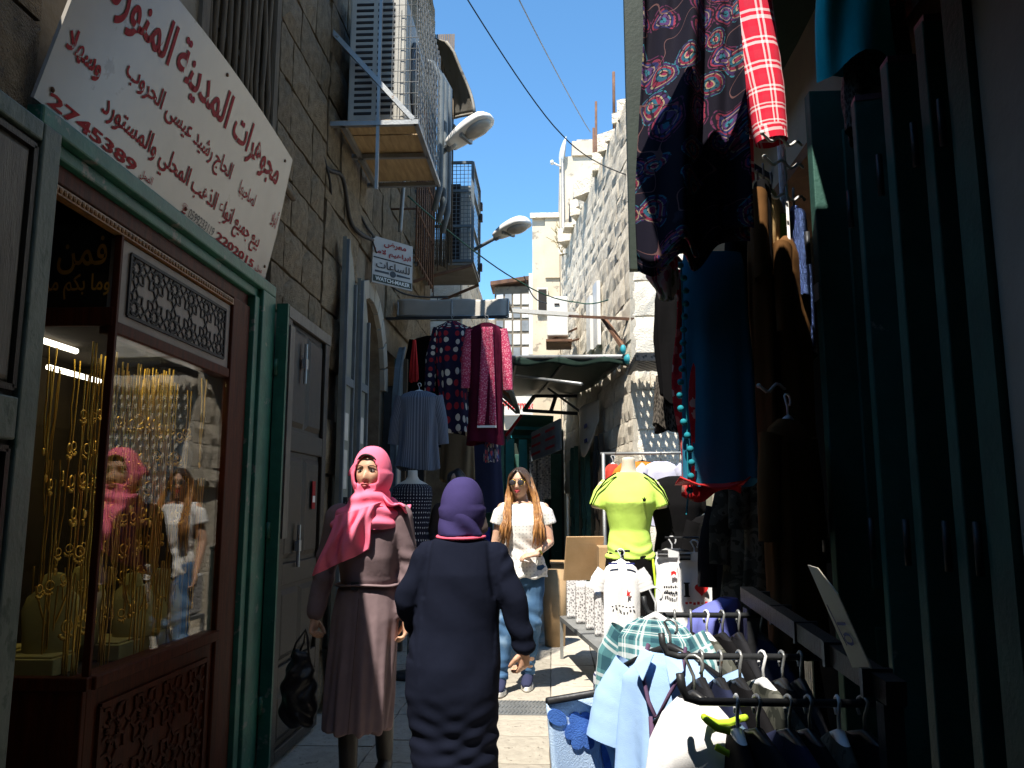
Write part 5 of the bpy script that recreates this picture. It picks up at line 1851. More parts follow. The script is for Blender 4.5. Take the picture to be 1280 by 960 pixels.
# ---- wire grid panel with wavy hooks
gp = thing('wire_grid', 'tall narrow wire grid panel with wavy white hooks', 'wire grid', (.76, 2.48, 1.3))
for y in (2.44, 2.50, 2.56, 2.62):
    MB().tube([(.745 + (y - 2.44) * .2, y, .55), (.745 + (y - 2.44) * .2, y, 2.62)], .0045, 5).build('upright', mt['white_enamel'], gp, smooth=True)
gm = MB()
for k in range(34):
    z = .58 + k * .06
    gm.tube([(.742, 2.43, z), (.785, 2.63, z)], .003, 4)
go_ = gm.build('cross_wire', mt['white_enamel'], gp)
go_['kind'] = 'stuff'
HOOKS = []
for (px, py, Y) in ((1002, 182, 2.46), (1004, 210, 2.5), (1006, 250, 2.56), (1000, 481, 2.46)):
    p = at(px, py, Y)
    pts = [p + Vector((-.0135 * k, -.012 * k, .011 * math.sin(k * 1.15) - .0028 * k)) for k in range(13)]
    MB().tube(pts, .0048, 6).sphere(pts[-1], .0075, 8, 6).build('hook', mt['white_enamel'], gp, smooth=True)
    HOOKS.append(pts[-1])
gb = thing('dark_board', 'tall dark green board edge hanging behind the paisley dress', 'board', (.27, 2.55, 2.1))
bA, bB = at(788, 336, 2.75), at(812, 336, 2.75)
MB().bx(bA.x, bB.x + .02, 2.75, 2.79, bA.z, 3.35).build('panel', mt['dark_green'], gb)


# ------------------------------------------------------------------ garments
def hanger(t, top, half, rot, m_='plastic_black', drop=.06, hook=.07, wp=True):
    """clothes hanger: top is the hook's highest point"""
    c = Vector(top)
    base = c - Vector((0, 0, hook))
    rr = Matrix.Rotation(rot, 3, 'Z')
    pts = [base, base + Vector((0, 0, hook * .45))]
    for k in range(7):
        a = -.9 + k * .55
        pts.append(base + Vector((0, 0, hook * .72)) + rr @ Vector((-.020 * math.cos(a + .9) * 0 + .018 * math.sin(a), 0, .018 * math.cos(a))))
    MB().tube(pts, .0032, 6).build('hook', mt['metal_grey'] if m_ == 'plastic_black' else mt[m_], t, smooth=True)
    mb = MB()
    l = base + rr @ Vector((-half, 0, -drop))
    r = base + rr @ Vector((half, 0, -drop))
    mb.tube([l, base + rr @ Vector((-half * .35, 0, -drop * .25)), base, base + rr @ Vector((half * .35, 0, -drop * .25)), r], [.006, .008, .011, .008, .006], 8)
    mb.tube([l, r], .005, 6)
    mb.build('hanger', mt[m_], t, smooth=True)
    return base


def body_rings(top, rot, prof, n=40, folds=7, amp=.01, seed=0, twist=0.0, droop=.02):
    """prof: list of (drop, half width, half depth, sideways shift)"""
    rr = Matrix.Rotation(rot, 3, 'Z')
    rd = random.Random(seed)
    ph = [rd.uniform(0, 6.28) for _ in range(4)]
    rings = []
    total = prof[-1][0] or 1
    # refine the profile
    pf = []
    for i in range(len(prof) - 1):
        for k in range(5):
            t = k / 5
            pf.append(tuple(lerp(prof[i][j], prof[i + 1][j], t) for j in range(4)))
    pf.append(prof[-1])
    for (z, hw, hd, sx) in pf:
        f = z / total
        ring = []
        for k in range(n):
            a = 2 * PI * k / n
            ca, sa = math.cos(a), math.sin(a)
            x = hw * math.copysign(abs(ca) ** .75, ca)
            y = hd * math.copysign(abs(sa) ** .8, sa)
            wv = amp * sm(.05, .55, f) * (math.sin(folds * a + ph[0] + 1.6 * f) + .55 * math.sin((folds * 1.7) * ca + ph[1] + 2.2 * f) + .35 * math.sin(3 * a + ph[2] + 5 * f))
            y += wv * (1 if sa >= 0 else -1) * (.35 + .65 * abs(sa))
            x += wv * .5 * ca
            wob = droop * f * math.sin(2 * a + ph[3])
            ring.append(Vector(top) + rr @ Vector((x + sx, y, -z + wob)))
        rings.append(ring)
    return rings


def sleeve(mb, top, rot, pts, radii, flat=.55):
    rr = Matrix.Rotation(rot, 3, 'Z')
    P = [Vector(top) + rr @ Vector(p) for p in pts]
    # wrinkles along the sleeve
    n = 10
    Q, RR = [], []
    for i in range(len(P) - 1):
        for k in range(n):
            t = k / n
            Q.append(P[i].lerp(P[i + 1], t))
            RR.append(lerp(radii[i], radii[i + 1], t) * (1 + .012 * math.sin(k * 1.3 + i * 2)))
    Q.append(P[-1])
    RR.append(radii[-1])
    mb.tube(Q, [(a, a * flat) for a in RR], 14, False, ref=rr @ Vector((0, 1, 0)))


def garment(name, label, cat, top, mat, prof, rot=0.0, sl=None, slr=None, folds=7, amp=.01, seed=0, hang='plastic_black', half=None, group=None, hook=.07, cloth_name='cloth', ulen=.5, vlen=None, both=True, droop=.02, thing_parent=None):
    t = thing_parent or thing(name, label, cat, top, 0, group)
    mb = MB()
    rings = body_rings(top, rot, prof, 40, folds, amp, seed, droop=droop)
    mb.loft(rings, False, False, ulen=ulen, vlen=vlen or prof[-1][0])
    if sl:
        sleeve(mb, top, rot, sl, slr)
        if both:
            sleeve(mb, top, rot, [(-p[0], p[1], p[2]) for p in sl], slr)
    o = mb.build(cloth_name, mat, t, smooth=True)
    if hang:
        hanger(t, Vector(top) + Vector((0, 0, hook + .005)), half or prof[2][1] * .9, rot, hang, hook=hook)
    return t


TEE = lambda w, l, d=.05, fl=1.0: [(0, w * .22, d * .4, 0), (.025, w * .42, d * .7, 0), (.06, w * .52, d, 0), (.22, w * .5, d * 1.1, 0), (l * .7, w * .5, d * 1.1, 0), (l, w * .52 * fl, d * 1.15, 0)]
SLV = lambda w, out=.10, dn=.14: [(w * .42, 0, -.05), (w * .5 + out * .5, 0, -.05 - dn * .5), (w * .5 + out, 0, -.05 - dn)]

# materials for clothes
mt['paisley'] = paisley_mat('paisley print')
mt['plaid_red'] = plaid_mat('red white plaid', (.66, .015, .045), (.85, .78, .78), (.58, .03, .06), 12, .12)
mt['plaid_teal'] = plaid_mat('teal white plaid', (.10, .26, .28), (.68, .72, .72), (.03, .09, .12), 12, .12)
mt['teal_skirt'] = cloth('petrol jersey', (.026, .17, .27), (.02, .135, .225))
mt['teal_shirt'] = cloth('teal cotton', (.02, .46, .48), (.016, .40, .42))
mt['c_black'] = cloth('black cloth', (.0075, .007, .008), (.005, .005, .0055))
mt['c_dark'] = cloth('dark grey cloth', (.018, .018, .021))
mt['c_navy'] = cloth('navy cloth', (.018, .022, .05))
mt['c_brown'] = cloth('brown cloth', (.14, .068, .025))
mt['c_rust'] = cloth('rust brown wool', (.16, .07, .025), (.11, .05, .018))
mt['c_beige'] = cloth('beige cloth', (.62, .43, .21), (.54, .37, .17))
mt['c_lime'] = cloth('lime cloth', (.20, .42, .06))
mt['c_neon'] = cloth('neon lime jersey', (.60, .84, .17), (.55, .80, .14))
mt['neon_strip'] = cloth('neon piping', (.5, .72, .05))
mt['c_white'] = cloth('white cotton', (.80, .80, .80), (.74, .74, .75))
mt['c_lilac'] = cloth('pale lilac cotton', (.60, .60, .74), (.54, .54, .68))
mt['c_sky'] = cloth('light blue cotton', (.36, .53, .80), (.31, .48, .75))
mt['c_sky_in'] = cloth('mauve shirt lining', (.11, .065, .12))
mt['c_periwinkle'] = cloth('periwinkle cloth', (.16, .18, .50), (.12, .14, .42))
mt['c_orange'] = cloth('orange cloth', (.58, .20, .03))
mt['c_coral'] = cloth('coral cloth', (.62, .07, .05))
mt['c_red'] = cloth('red satin', (.52, .03, .03), rough=.5)
mt['c_maroon'] = cloth('maroon knit', (.085, .008, .025), (.06, .006, .018))
mt['c_khaki'] = cloth('khaki cloth', (.15, .11, .065))
mt['c_slate'] = stripes_mat('slate pin stripe', (.09, .105, .14), (.20, .22, .27), 60, 0, .62)
mt['pom'] = cloth('teal pompom', (.02, .22, .28), weave=90)
mt['polka'] = dots_mat('navy polka dots', (.016, .014, .04), [(.60, .55, .47), (.30, .02, .03), (.60, .55, .47), (.30, .02, .03)], 15, .30, .35)
mt['polka_s'] = dots_mat('navy pin dots', (.016, .016, .03), [(.6, .6, .6)], 34, .17, .1)
mt['pink_fleck'] = floral_mat('pink flecked knit', (.42, .04, .10), [(.62, .26, .32), (.50, .10, .17)], 60)
mt['floral'] = floral_mat('pale floral', (.55, .50, .46), [(.45, .12, .16), (.20, .22, .12), (.55, .30, .32)], 22)
mt['floral_d'] = floral_mat('dark floral', (.05, .05, .10), [(.45, .08, .10), (.45, .42, .40), (.08, .12, .30)], 22)
mt['leopard'] = floral_mat('grey leopard print', (.12, .105, .09), [(.015, .013, .012), (.02, .018, .016)], 60)
mt['sequin'] = M('sequins', (.10, .16, .36), (.02, .03, .10), sc=70, rough=.25, metal=.8, bump=1.0, bsc=140)
mt['camo'] = camo_mat('camouflage', [(0, (.02, .022, .018)), (.42, (.05, .052, .042)), (.53, (.10, .10, .085)), (.63, (.03, .033, .026))], 16)
mt['towel'] = M('towelling', (.50, .66, .88), (.44, .60, .83), sc=8, rough=.95, bump=.9, bsc=260, dist=.004)
mt['towel_blue'] = M('towelling blue', (.075, .20, .60), (.055, .15, .50), sc=30, rough=.95, bump=.9, bsc=260, dist=.004)
mt['swim'] = cloth('grey blue cloth', (.12, .19, .27))
mt['print_bw'] = floral_mat('white grey print', (.66, .65, .64), [(.16, .15, .15), (.35, .33, .33), (.6, .59, .58)], 20)

# --- left, under the barrel awning
garment('polka_dot_dress', 'navy dress with cream and red polka dots under the barrel awning', 'dress', at(565, 402, 7.30), mt['polka'], [(0, .05, .03, 0), (.03, .10, .04, 0), (.08, .16, .05, 0), (.35, .15, .06, 0), (.70, .13, .07, .02), (1.06, .16, .07, .03)], sl=[(.13, 0, -.06), (.19, 0, -.35), (.20, 0, -.66)], slr=[.05, .055, .05], amp=.012, seed=3, half=.15)
dr = garment('long_dress', 'maroon cardigan dress with pink flecked front and sleeves', 'dress', at(608, 404, 7.12), mt['c_maroon'], [(0, .05, .03, 0), (.03, .11, .04, 0), (.08, .155, .05, 0), (.4, .15, .06, 0), (.9, .155, .06, 0), (1.10, .17, .07, 0)], amp=.010, seed=5, half=.16)
tt = at(608, 404, 7.12)
MB().grid(lambda u, v: Vector((tt.x + .015 + (u - .5) * lerp(.10, .17, v), tt.y - .072 - .015 * math.sin(8 * u + v) * v, tt.z - .05 - v * .90)), 10, 16, .16, .9).build('front_panel', mt['pink_fleck'], dr, smooth=True, solid=.004)
sp = MB()
sleeve(sp, tt, 0, [(.14, 0, -.06), (.185, -.01, -.3), (.20, -.02, -.62)], [.05, .05, .042])
sleeve(sp, tt, 0, [(-.14, 0, -.06), (-.175, -.01, -.3), (-.185, -.02, -.60)], [.05, .05, .042])
sp.build('sleeve', mt['pink_fleck'], dr, smooth=True)
MB().bx(tt.x - .07, tt.x + .10, tt.y - .088, tt.y - .08, tt.z - .965, tt.z - .945).build('white_hem', mt['c_white'], dr)
garment('blouse', 'slate striped long sleeved blouse on a white hanger', 'blouse', at(524, 489, 6.95), mt['c_slate'], TEE(.34, .68, .06, 1.1), sl=SLV(.34, .05, .42), slr=[.07, .06, .05], hang='plastic_white', seed=7, amp=.012)
garment('floral_skirt', 'small dark floral scarf hanging below the red dress', 'scarf', at(614, 545, 7.15), mt['floral_d'], [(0, .04, .02, 0), (.04, .05, .03, 0), (.12, .06, .03, 0), (.22, .07, .03, 0)], hang=None, seed=2)
garment('trousers', 'khaki brown trousers hanging behind the polka dot dress', 'trousers', at(572, 530, 7.7), mt['c_khaki'], [(0, .15, .03, 0), (.05, .15, .04, 0), (.3, .16, .05, 0), (.55, .17, .05, 0)], hang=None, seed=4)
garment('dark_coat', 'plain black coat hanging far back in the dress shop', 'coat', at(545, 420, 8.3), mt['c_black'], TEE(.5, 1.2, .08, 1.1), sl=SLV(.5, .05, .6), slr=[.08, .07, .06], seed=8)
garment('dark_coat', 'long black dress between the polka dot dress and the red dress', 'dress', at(596, 440, 8.0), mt['c_navy'], TEE(.5, 1.6, .08, 1.1), seed=18)
garment('red_scarf', 'thin dark red scarf hanging by the teal straps', 'scarf', at(518, 425, 7.6), mt['c_red'], [(0, .015, .015, 0), (.05, .02, .02, 0), (.2, .03, .02, 0), (.4, .045, .02, 0)], hang=None, seed=2)
bmn = thing('bust_mannequin', 'headless bust mannequin in a navy dotted top below the striped blouse', 'mannequin', at(516, 760, 6.75))
mp = at(516, 588, 6.75)


def ell(c, rx, ry, n=24):
    return [Vector((c[0] + rx * math.cos(2 * PI * k / n), c[1] + ry * math.sin(2 * PI * k / n), c[2])) for k in range(n)]


MB().loft([ell((mp.x, mp.y, mp.z + z), rx, ry) for z, rx, ry in ((0, .04, .04), (-.05, .042, .045), (-.08, .06, .055), (-.11, .12, .075), (-.14, .155, .085), (-.2, .16, .09), (-.3, .155, .09))]).build('form', mt['skin_shop'], bmn, smooth=True)
MB().loft([ell((mp.x, mp.y, mp.z + z), rx, ry) for z, rx, ry in ((-.115, .125, .085), (-.145, .165, .095), (-.2, .172, .105), (-.32, .16, .10), (-.5, .14, .09), (-.75, .19, .12))], False, False, ulen=.6, vlen=.65).build('top', mt['polka_s'], bmn, smooth=True)
MB().tube([(mp.x, mp.y, mp.z - .7), (mp.x, mp.y, .04)], .02, 8).build('pole', mt['metal_grey'], bmn, smooth=True)
MB().loft([ell((mp.x, mp.y, z), r, r) for z, r in ((.0, .16), (.03, .15), (.045, .05))]).build('base', mt['metal_dark'], bmn, smooth=True)

# --- right, hanging over the stall
pt = at(866, -40, 2.2)


def paisley_surface(u, v):
    # broad skirt with a deep S fold
    L = .86
    x = lerp(-.165, .13, u) + .018 * math.sin(4.2 * v + 1) * (1 - u)
    y = .035 * math.sin(u * 9.5 + 1.5 * v) + .02 * math.sin(u * 21 + 3 * v) - .05 * math.exp(-((u - .33) / .12) ** 2) * sm(.1, .6, v)
    z = -v * L * (1 + .03 * math.sin(u * 5)) + .05 * (u - .5) * v
    if v > .9:
        z += -.02 * math.sin(u * 14)
    return pt + Vector((x, y, z))


pd = thing('paisley_dress', 'black dress with multicoloured paisley print hanging in the top foreground', 'dress', pt)
MB().grid(paisley_surface, 60, 50, .30, .86).build('cloth', mt['paisley'], pd, smooth=True, solid=.003)
MB().grid(lambda u, v: paisley_surface(u, v) + Vector((.01, .10 - .2 * (u - .5) ** 2 * .3, -.01)), 30, 30, .30, .86).build('back_cloth', mt['paisley'], pd, smooth=True, solid=.003)
ps = thing('plaid_shirt', 'red and white plaid shirt hanging behind the paisley dress', 'shirt', at(935, -30, 2.42))
pp = at(925, -40, 2.42)
mb = MB()
sleeve(mb, pp, 0, [(.00, 0, .02), (.030, -.01, -.25), (.052, -.03, -.46), (.060, -.04, -.60)], [.085, .075, .062, .052], .75)
mb.build('sleeve', mt['plaid_red'], ps, smooth=True)
MB().tube([pp + Vector((.056, -.038, -.58)), pp + Vector((.062, -.04, -.625))], [(.054, .042), (.05, .04)], 16, False).build('cuff', mt['plaid_red'], ps, smooth=True)
mb = MB().loft(body_rings(pp + Vector((-.07, .06, 0)), 0, [(0, .10, .04, 0), (.1, .11, .05, 0), (.4, .10, .05, 0), (.70, .075, .045, .02)], seed=9), False, False, ulen=.3, vlen=.7)
mb.build('cloth', mt['plaid_red'], ps, smooth=True)
garment('plaid_scrap', 'red plaid shirt tail showing below the left edge of the paisley dress', 'shirt', at(828, 285, 2.32), mt['plaid_red'], [(0, .03, .015, 0), (.03, .035, .015, 0), (.07, .04, .015, 0), (.11, .04, .015, 0)], hang=None, seed=3)
garment('floral_scrap', 'pale rose floral cloth below the red plaid tail', 'blouse', at(829, 322, 2.36), mt['floral'], [(0, .04, .015, 0), (.03, .045, .015, 0), (.07, .045, .015, .0), (.115, .03, .012, .01)], hang=None, seed=6)
garment('black_dress', 'narrow black dress hanging left of the petrol skirt', 'dress', at(836, 358, 2.75), mt['c_black'], [(0, .04, .02, 0), (.05, .05, .03, 0), (.2, .05, .03, 0), (.4, .045, .03, .01)], hang=None, seed=6)
garment('lace_skirt', 'short dark lace skirt below the black dress', 'skirt', at(832, 470, 2.9), mt['leopard'], [(0, .035, .02, 0), (.05, .04, .02, 0), (.12, .045, .02, 0), (.19, .05, .02, .0)], hang=None, seed=7)
sk = garment('petrol_skirt', 'plain petrol blue skirt hanging in front of the stall', 'skirt', at(890, 318, 2.46), mt['teal_skirt'], [(0, .09, .035, 0), (.05, .098, .045, 0), (.2, .10, .055, 0), (.45, .107, .06, 0), (.715, .112, .065, .0)], hang=None, amp=.009, folds=5, seed=11, droop=.012)
rdp = thing('pompom_dress', 'red print dress with teal pompom edging behind the petrol skirt', 'dress', at(855, 330, 2.4))
rp = at(858, 330, 2.4)
MB().grid(lambda u, v: rp + Vector((-.035 + u * .17 + .012 * math.sin(9 * v), .04 + .02 * math.sin(8 * u + 3 * v), -v * .705 - .02 * math.sin(6 * u) * v)), 16, 20, .2, .7).build('cloth', floral_mat('red print', (.50, .02, .025), [(.60, .12, .10), (.40, .01, .02), (.55, .3, .25)], 26), rdp, smooth=True, solid=.004)
for k in range(18):
    p = rp + Vector((-.022 + .004 * math.sin(k) + .012 * math.sin(k * .5), -.02, -.01 - k * .040))
    MB().sphere(p, .0105, 8, 6).build('pompom', mt['pom'], rdp, smooth=True)
MB().tube([rp + Vector((-.020, -.015, 0)), rp + Vector((-.015, -.015, -.35)), rp + Vector((-.02, -.015, -.70)), rp + Vector((-.028, -.02, -.76))], .0025, 5).build('trim_cord', mt['pom'], rdp)
MB().grid(lambda u, v: at(850, 596, 2.33) + Vector((u * .20, -.06 * math.sin(PI * u) + .10 * v, -.035 * math.sin(PI * u) * (1 - v) - .02 * v)), 14, 4, .2, .1).build('hem', mt['c_red'], rdp, smooth=True, solid=.004)

# clothes on the grid hooks
def on_hook(px, py, Y, label, mat, w, l, rot, cat='garment', seed=0, name='hanging_garment', hang='plastic_black', fl=1.1):
    return garment(name, label, cat, at(px, py, Y), mt[mat], TEE(w, l, .035, fl), rot=rot, hang=hang, seed=seed, amp=.008, sl=SLV(w, .02, .28), slr=[.05, .045, .04])


on_hook(955, 232, 2.55, 'black top on the crowded black hangers behind the paisley dress', 'c_black', .26, .62, 1.25, seed=1)
on_hook(965, 242, 2.58, 'beige long dress catching the sun beside the wire grid', 'c_beige', .25, .62, 1.15, 'dress', 2)
on_hook(948, 240, 2.50, 'dark brown top next to the beige dress', 'c_brown', .24, .85, 1.3, seed=3)
on_hook(982, 268, 2.62, 'lime green top close to the wire grid', 'c_lime', .20, .55, 1.2, 'top', 4)
on_hook(993, 262, 2.60, 'blue sequinned top against the wire grid', 'sequin', .18, .5, 1.35, 'top', 5)
on_hook(985, 300, 2.50, 'brown dress hanging in shade right of the petrol skirt', 'c_brown', .22, .70, 1.1, 'dress', 6)
on_hook(938, 300, 2.75, 'black dress deep in the stall right of the petrol skirt', 'c_black', .3, .8, .9, 'dress', 7)
on_hook(960, 330, 2.9, 'black coat deepest in the hanging row', 'c_dark', .36, .9, .7, 'coat', 8)
on_hook(965, 540, 2.8, 'camouflage trousers hanging low in the shade of the stall', 'camo', .26, .55, .4, 'trousers', 9)
on_hook(958, 588, 2.95, 'camouflage shirt below the petrol skirt', 'camo', .34, .50, .2, 'shirt', 19)
on_hook(985, 525, 2.25, 'rust brown coat hanging from the lowest wavy hook', 'c_rust', .22, .62, .8, 'coat', 10, hang='plastic_white')
on_hook(915, 640, 3.95, 'plain black shirt low behind the baby vests', 'c_black', .42, .7, .1, 'shirt', 20)
on_hook(950, 620, 3.1, 'dark grey dress low at the back of the stall', 'c_dark', .42, .9, .3, 'dress', 21)
ts = thing('teal_shirt', 'bright teal shirt with curved hem hanging at the top right', 'shirt', at(1060, -40, 2.05))
tp_ = at(1062, -60, 2.05)
mb = MB().loft(body_rings(tp_, .25, [(0, .09, .04, 0), (.1, .10, .05, 0), (.25, .105, .055, 0), (.365, .11, .06, 0)], seed=31, folds=4, amp=.010, droop=.035), False, False)
mb.build('cloth', mt['teal_shirt'], ts, smooth=True)
garment('leopard_skirt', 'grey leopard print skirt below the teal shirt', 'skirt', at(1080, 60, 2.12), mt['leopard'], [(0, .05, .03, 0), (.05, .06, .035, 0), (.15, .065, .035, 0), (.26, .06, .035, 0)], hang=None, seed=12)
garment('coral_top', 'coral red top with black lace at the top right edge of the stall', 'top', at(1112, -30, 2.1), mt['c_coral'], [(0, .03, .02, 0), (.03, .035, .025, 0), (.06, .035, .025, 0), (.10, .03, .025, 0)], hang=None, seed=13)
garment('lace_skirt', 'black lace skirt under the coral top', 'skirt', at(1116, 12, 2.12), mt['leopard'], [(0, .03, .02, 0), (.05, .035, .025, 0), (.15, .035, .025, 0), (.30, .03, .025, 0)], hang=None, seed=14)

# ---- neon mannequin
nm = thing('mannequin', 'headless mannequin in a neon lime sports shirt and black trousers', 'mannequin', (.52, 5.4, 0))
NX, NY = .512, 5.4


def rg(z, rx, ry, cx=0, cy=0, n=32):
    return [Vector((NX + cx + rx * math.cos(2 * PI * k / n), NY + cy + ry * math.sin(2 * PI * k / n), z)) for k in range(n)]


fm = MB().loft([rg(z, a, b) for z, a, b in ((1.70, .045, .05), (1.64, .047, .052), (1.60, .055, .055), (1.575, .09, .065), (1.54, .15, .08), (1.4, .15, .10), (1.2, .12, .09), (.95, .16, .11), (.85, .15, .1))])
for s in (-1, 1):
    fm.tube([(NX + s * .15, NY, 1.52), (NX + s * .20, NY, 1.44), (NX + s * .215, NY, 1.36)], [.05, .045, .04], 14)
    fm.tube([(NX + s * .075, NY, .88), (NX + s * .085, NY - .02, .5), (NX + s * .09, NY, .05)], [.075, .06, .045], 14)
link('form', remeshed('form', fm, .012, 3), mt['skin_shop'], nm)
sh = MB().loft([rg(z, a, b, 0, c) for z, a, b, c in ((1.60, .075, .068, 0), (1.575, .12, .078, 0), (1.54, .172, .092, 0), (1.47, .178, .115, -.01), (1.40, .172, .132, -.02), (1.33, .155, .12, -.01), (1.22, .132, .105, 0), (1.12, .148, .115, 0), (1.06, .162, .125, 0), (1.035, .165, .128, 0))])
for s in (-1, 1):
    sh.tube([(NX + s * .13, NY, 1.525), (NX + s * .18, NY, 1.455), (NX + s * .212, NY - .005, 1.37)], [.056, .06, .058], 16)


def neon_f(x, y, z, no):
    return .006 * np.sin((z - 1.05) * 90 + 5 * np.sin(x * 14)) * np.exp(-((z - 1.07) / .06) ** 2) + .003 * np.sin(x * 60 + z * 25) * np.clip((1.35 - z) * 4, 0, 1)


link('sports_shirt', remeshed('sports_shirt', sh, .010, 3, neon_f), mt['c_neon'], nm)
for s in (-1, 1):
    for q in (-.022, 0, .022):
        MB().tube([(NX + s * .09, NY - .072 + q * .2, 1.592), (NX + s * .155, NY - .062 + q, 1.55), (NX + s * .215, NY - .045 + q, 1.475), (NX + s * .256, NY - .035 + q, 1.385)], .0045, 5).build('shoulder_stripe', mt['c_black'] if q else mt['c_black'], nm, smooth=True)
MB().prism([(0, 0), (.016, 0), (.022, .026), (.014, .018), (.008, .034), (.002, .018), (-.006, .026)], lambda a, b, t: Vector((NX + .075 + a, NY - .152 + .004 * t, 1.405 + b))).build('chest_badge', mt['c_black'], nm)
tr_ = MB().loft([rg(z, a, b) for z, a, b in ((1.08, .155, .118), (.95, .172, .125), (.85, .168, .12), (.80, .16, .11))])
for s in (-1, 1):
    tr_.tube([(NX + s * .078, NY, .92), (NX + s * .088, NY, .5), (NX + s * .095, NY, .08)], [.092, .082, .08], 16)
link('trousers', remeshed('trousers', tr_, .012, 3), mt['c_black'], nm)
for q in (0, .03):
    MB().tube([(NX + .135, NY - .105 + q, 1.04), (NX + .15, NY - .095 + q, .85), (NX + .148, NY - .078 + q, .5), (NX + .145, NY - .075 + q, .1)], .006, 5).build('side_stripe', mt['neon_strip'], nm, smooth=True)
MB().loft([rg(z, r, r) for z, r in ((0.0, .17), (.03, .165), (.04, .06))]).build('base', mt['metal_dark'], nm, smooth=True)
bk = thing('mannequin', 'headless mannequin in a plain black shirt behind the neon shirt', 'mannequin', (.86, 5.6, 0))
NX, NY = .845, 5.55
fm = MB().loft([rg(z, a, b) for z, a, b in ((1.58, .05, .05), (1.56, .12, .08), (1.52, .18, .1), (1.38, .175, .13), (1.2, .14, .11), (1.02, .17, .13), (.98, .17, .13))])
for s in (-1, 1):
    fm.tube([(NX + s * .14, NY, 1.52), (NX + s * .2, NY, 1.44), (NX + s * .225, NY, 1.34)], [.066, .07, .066], 16)
link('shirt', remeshed('shirt', fm, .012, 3), mt['c_black'], bk)
fm = MB().loft([rg(z, a, b) for z, a, b in ((1.02, .15, .11), (.9, .16, .12), (.8, .15, .1))])
for s in (-1, 1):
    fm.tube([(NX + s * .075, NY, .9), (NX + s * .085, NY, .5), (NX + s * .09, NY, .05)], [.09, .08, .075], 14)
link('trousers', remeshed('trousers', fm, .014, 3), mt['c_black'], bk)
MB().loft([rg(z, r, r) for z, r in ((0.0, .17), (.03, .165), (.04, .06))]).build('base', mt['metal_dark'], bk, smooth=True)

# tees on black hangers against the dappled wall
garment('hung_tee', 'orange tee on a hanger behind the neon shirt', 'shirt', at(803, 577, 6.6), mt['c_orange'], TEE(.30, .45, .04), sl=SLV(.30, .06, .1), slr=[.06, .06, .055], seed=41)
garment('hung_tee', 'pale lilac tee on a black hanger by the dappled wall', 'shirt', at(826, 577, 6.5), mt['c_lilac'], TEE(.26, .50, .04), sl=SLV(.26, .06, .1), slr=[.06, .06, .055], seed=42)
garment('hung_tee', 'small red orange top left of the neon shirt', 'shirt', at(766, 580, 6.8), mt['c_coral'], TEE(.14, .16, .03), seed=43, hang='plastic_white')
rl = thing('clothes_rail', 'steel clothes rail across the back of the stall', 'clothes rail', (.9, 6.55, 0))
MB().tube([(.40, 6.6, 1.80), (1.35, 6.5, 1.80)], .012, 8).build('rail', mt['metal_grey'], rl, smooth=True)
for x in (.42, 1.33):
    MB().tube([(x, 6.56, 0), (x, 6.56, 1.80)], .014, 8).build('post', mt['metal_grey'], rl, smooth=True)

# white tee and baby vests
wt = at(776, 702, 3.9)
wh = garment('white_tee', 'bright white baby tee with small red print on a white hanger', 'shirt', wt, mt['c_white'], TEE(.17, .42, .035), sl=SLV(.17, .03, .08), slr=[.045, .045, .042], hang='plastic_white', seed=51, amp=.006, hook=.05)
MB().bx(wt.x - .06, wt.x - .02, wt.y - .045, wt.y - .04, wt.z - .010, wt.z - .003).bx(wt.x + .02, wt.x + .06, wt.y - .045, wt.y - .04, wt.z - .010, wt.z - .003).build('hanger_slot', mt['blue_ink'], wh)
MB().prism([(0, 0), (.010, .004), (.018, -.004), (.014, .010), (.02, .022), (.010, .018), (.004, .032), (.002, .016)], lambda a, b, t: wt + Vector((.02 + a, -.046 - .003 * t, -.155 + b))).build('print', mt['red_ink'], wh)
pr = MB()
for k in range(7):
    pr.bx(wt.x - .05 + k * .016, wt.x - .042 + k * .016, wt.y - .05, wt.y - .046, wt.z - .205 + .004 * math.sin(k), wt.z - .199 + .004 * math.sin(k))
pr.build('print', mt['black_ink'], wh)
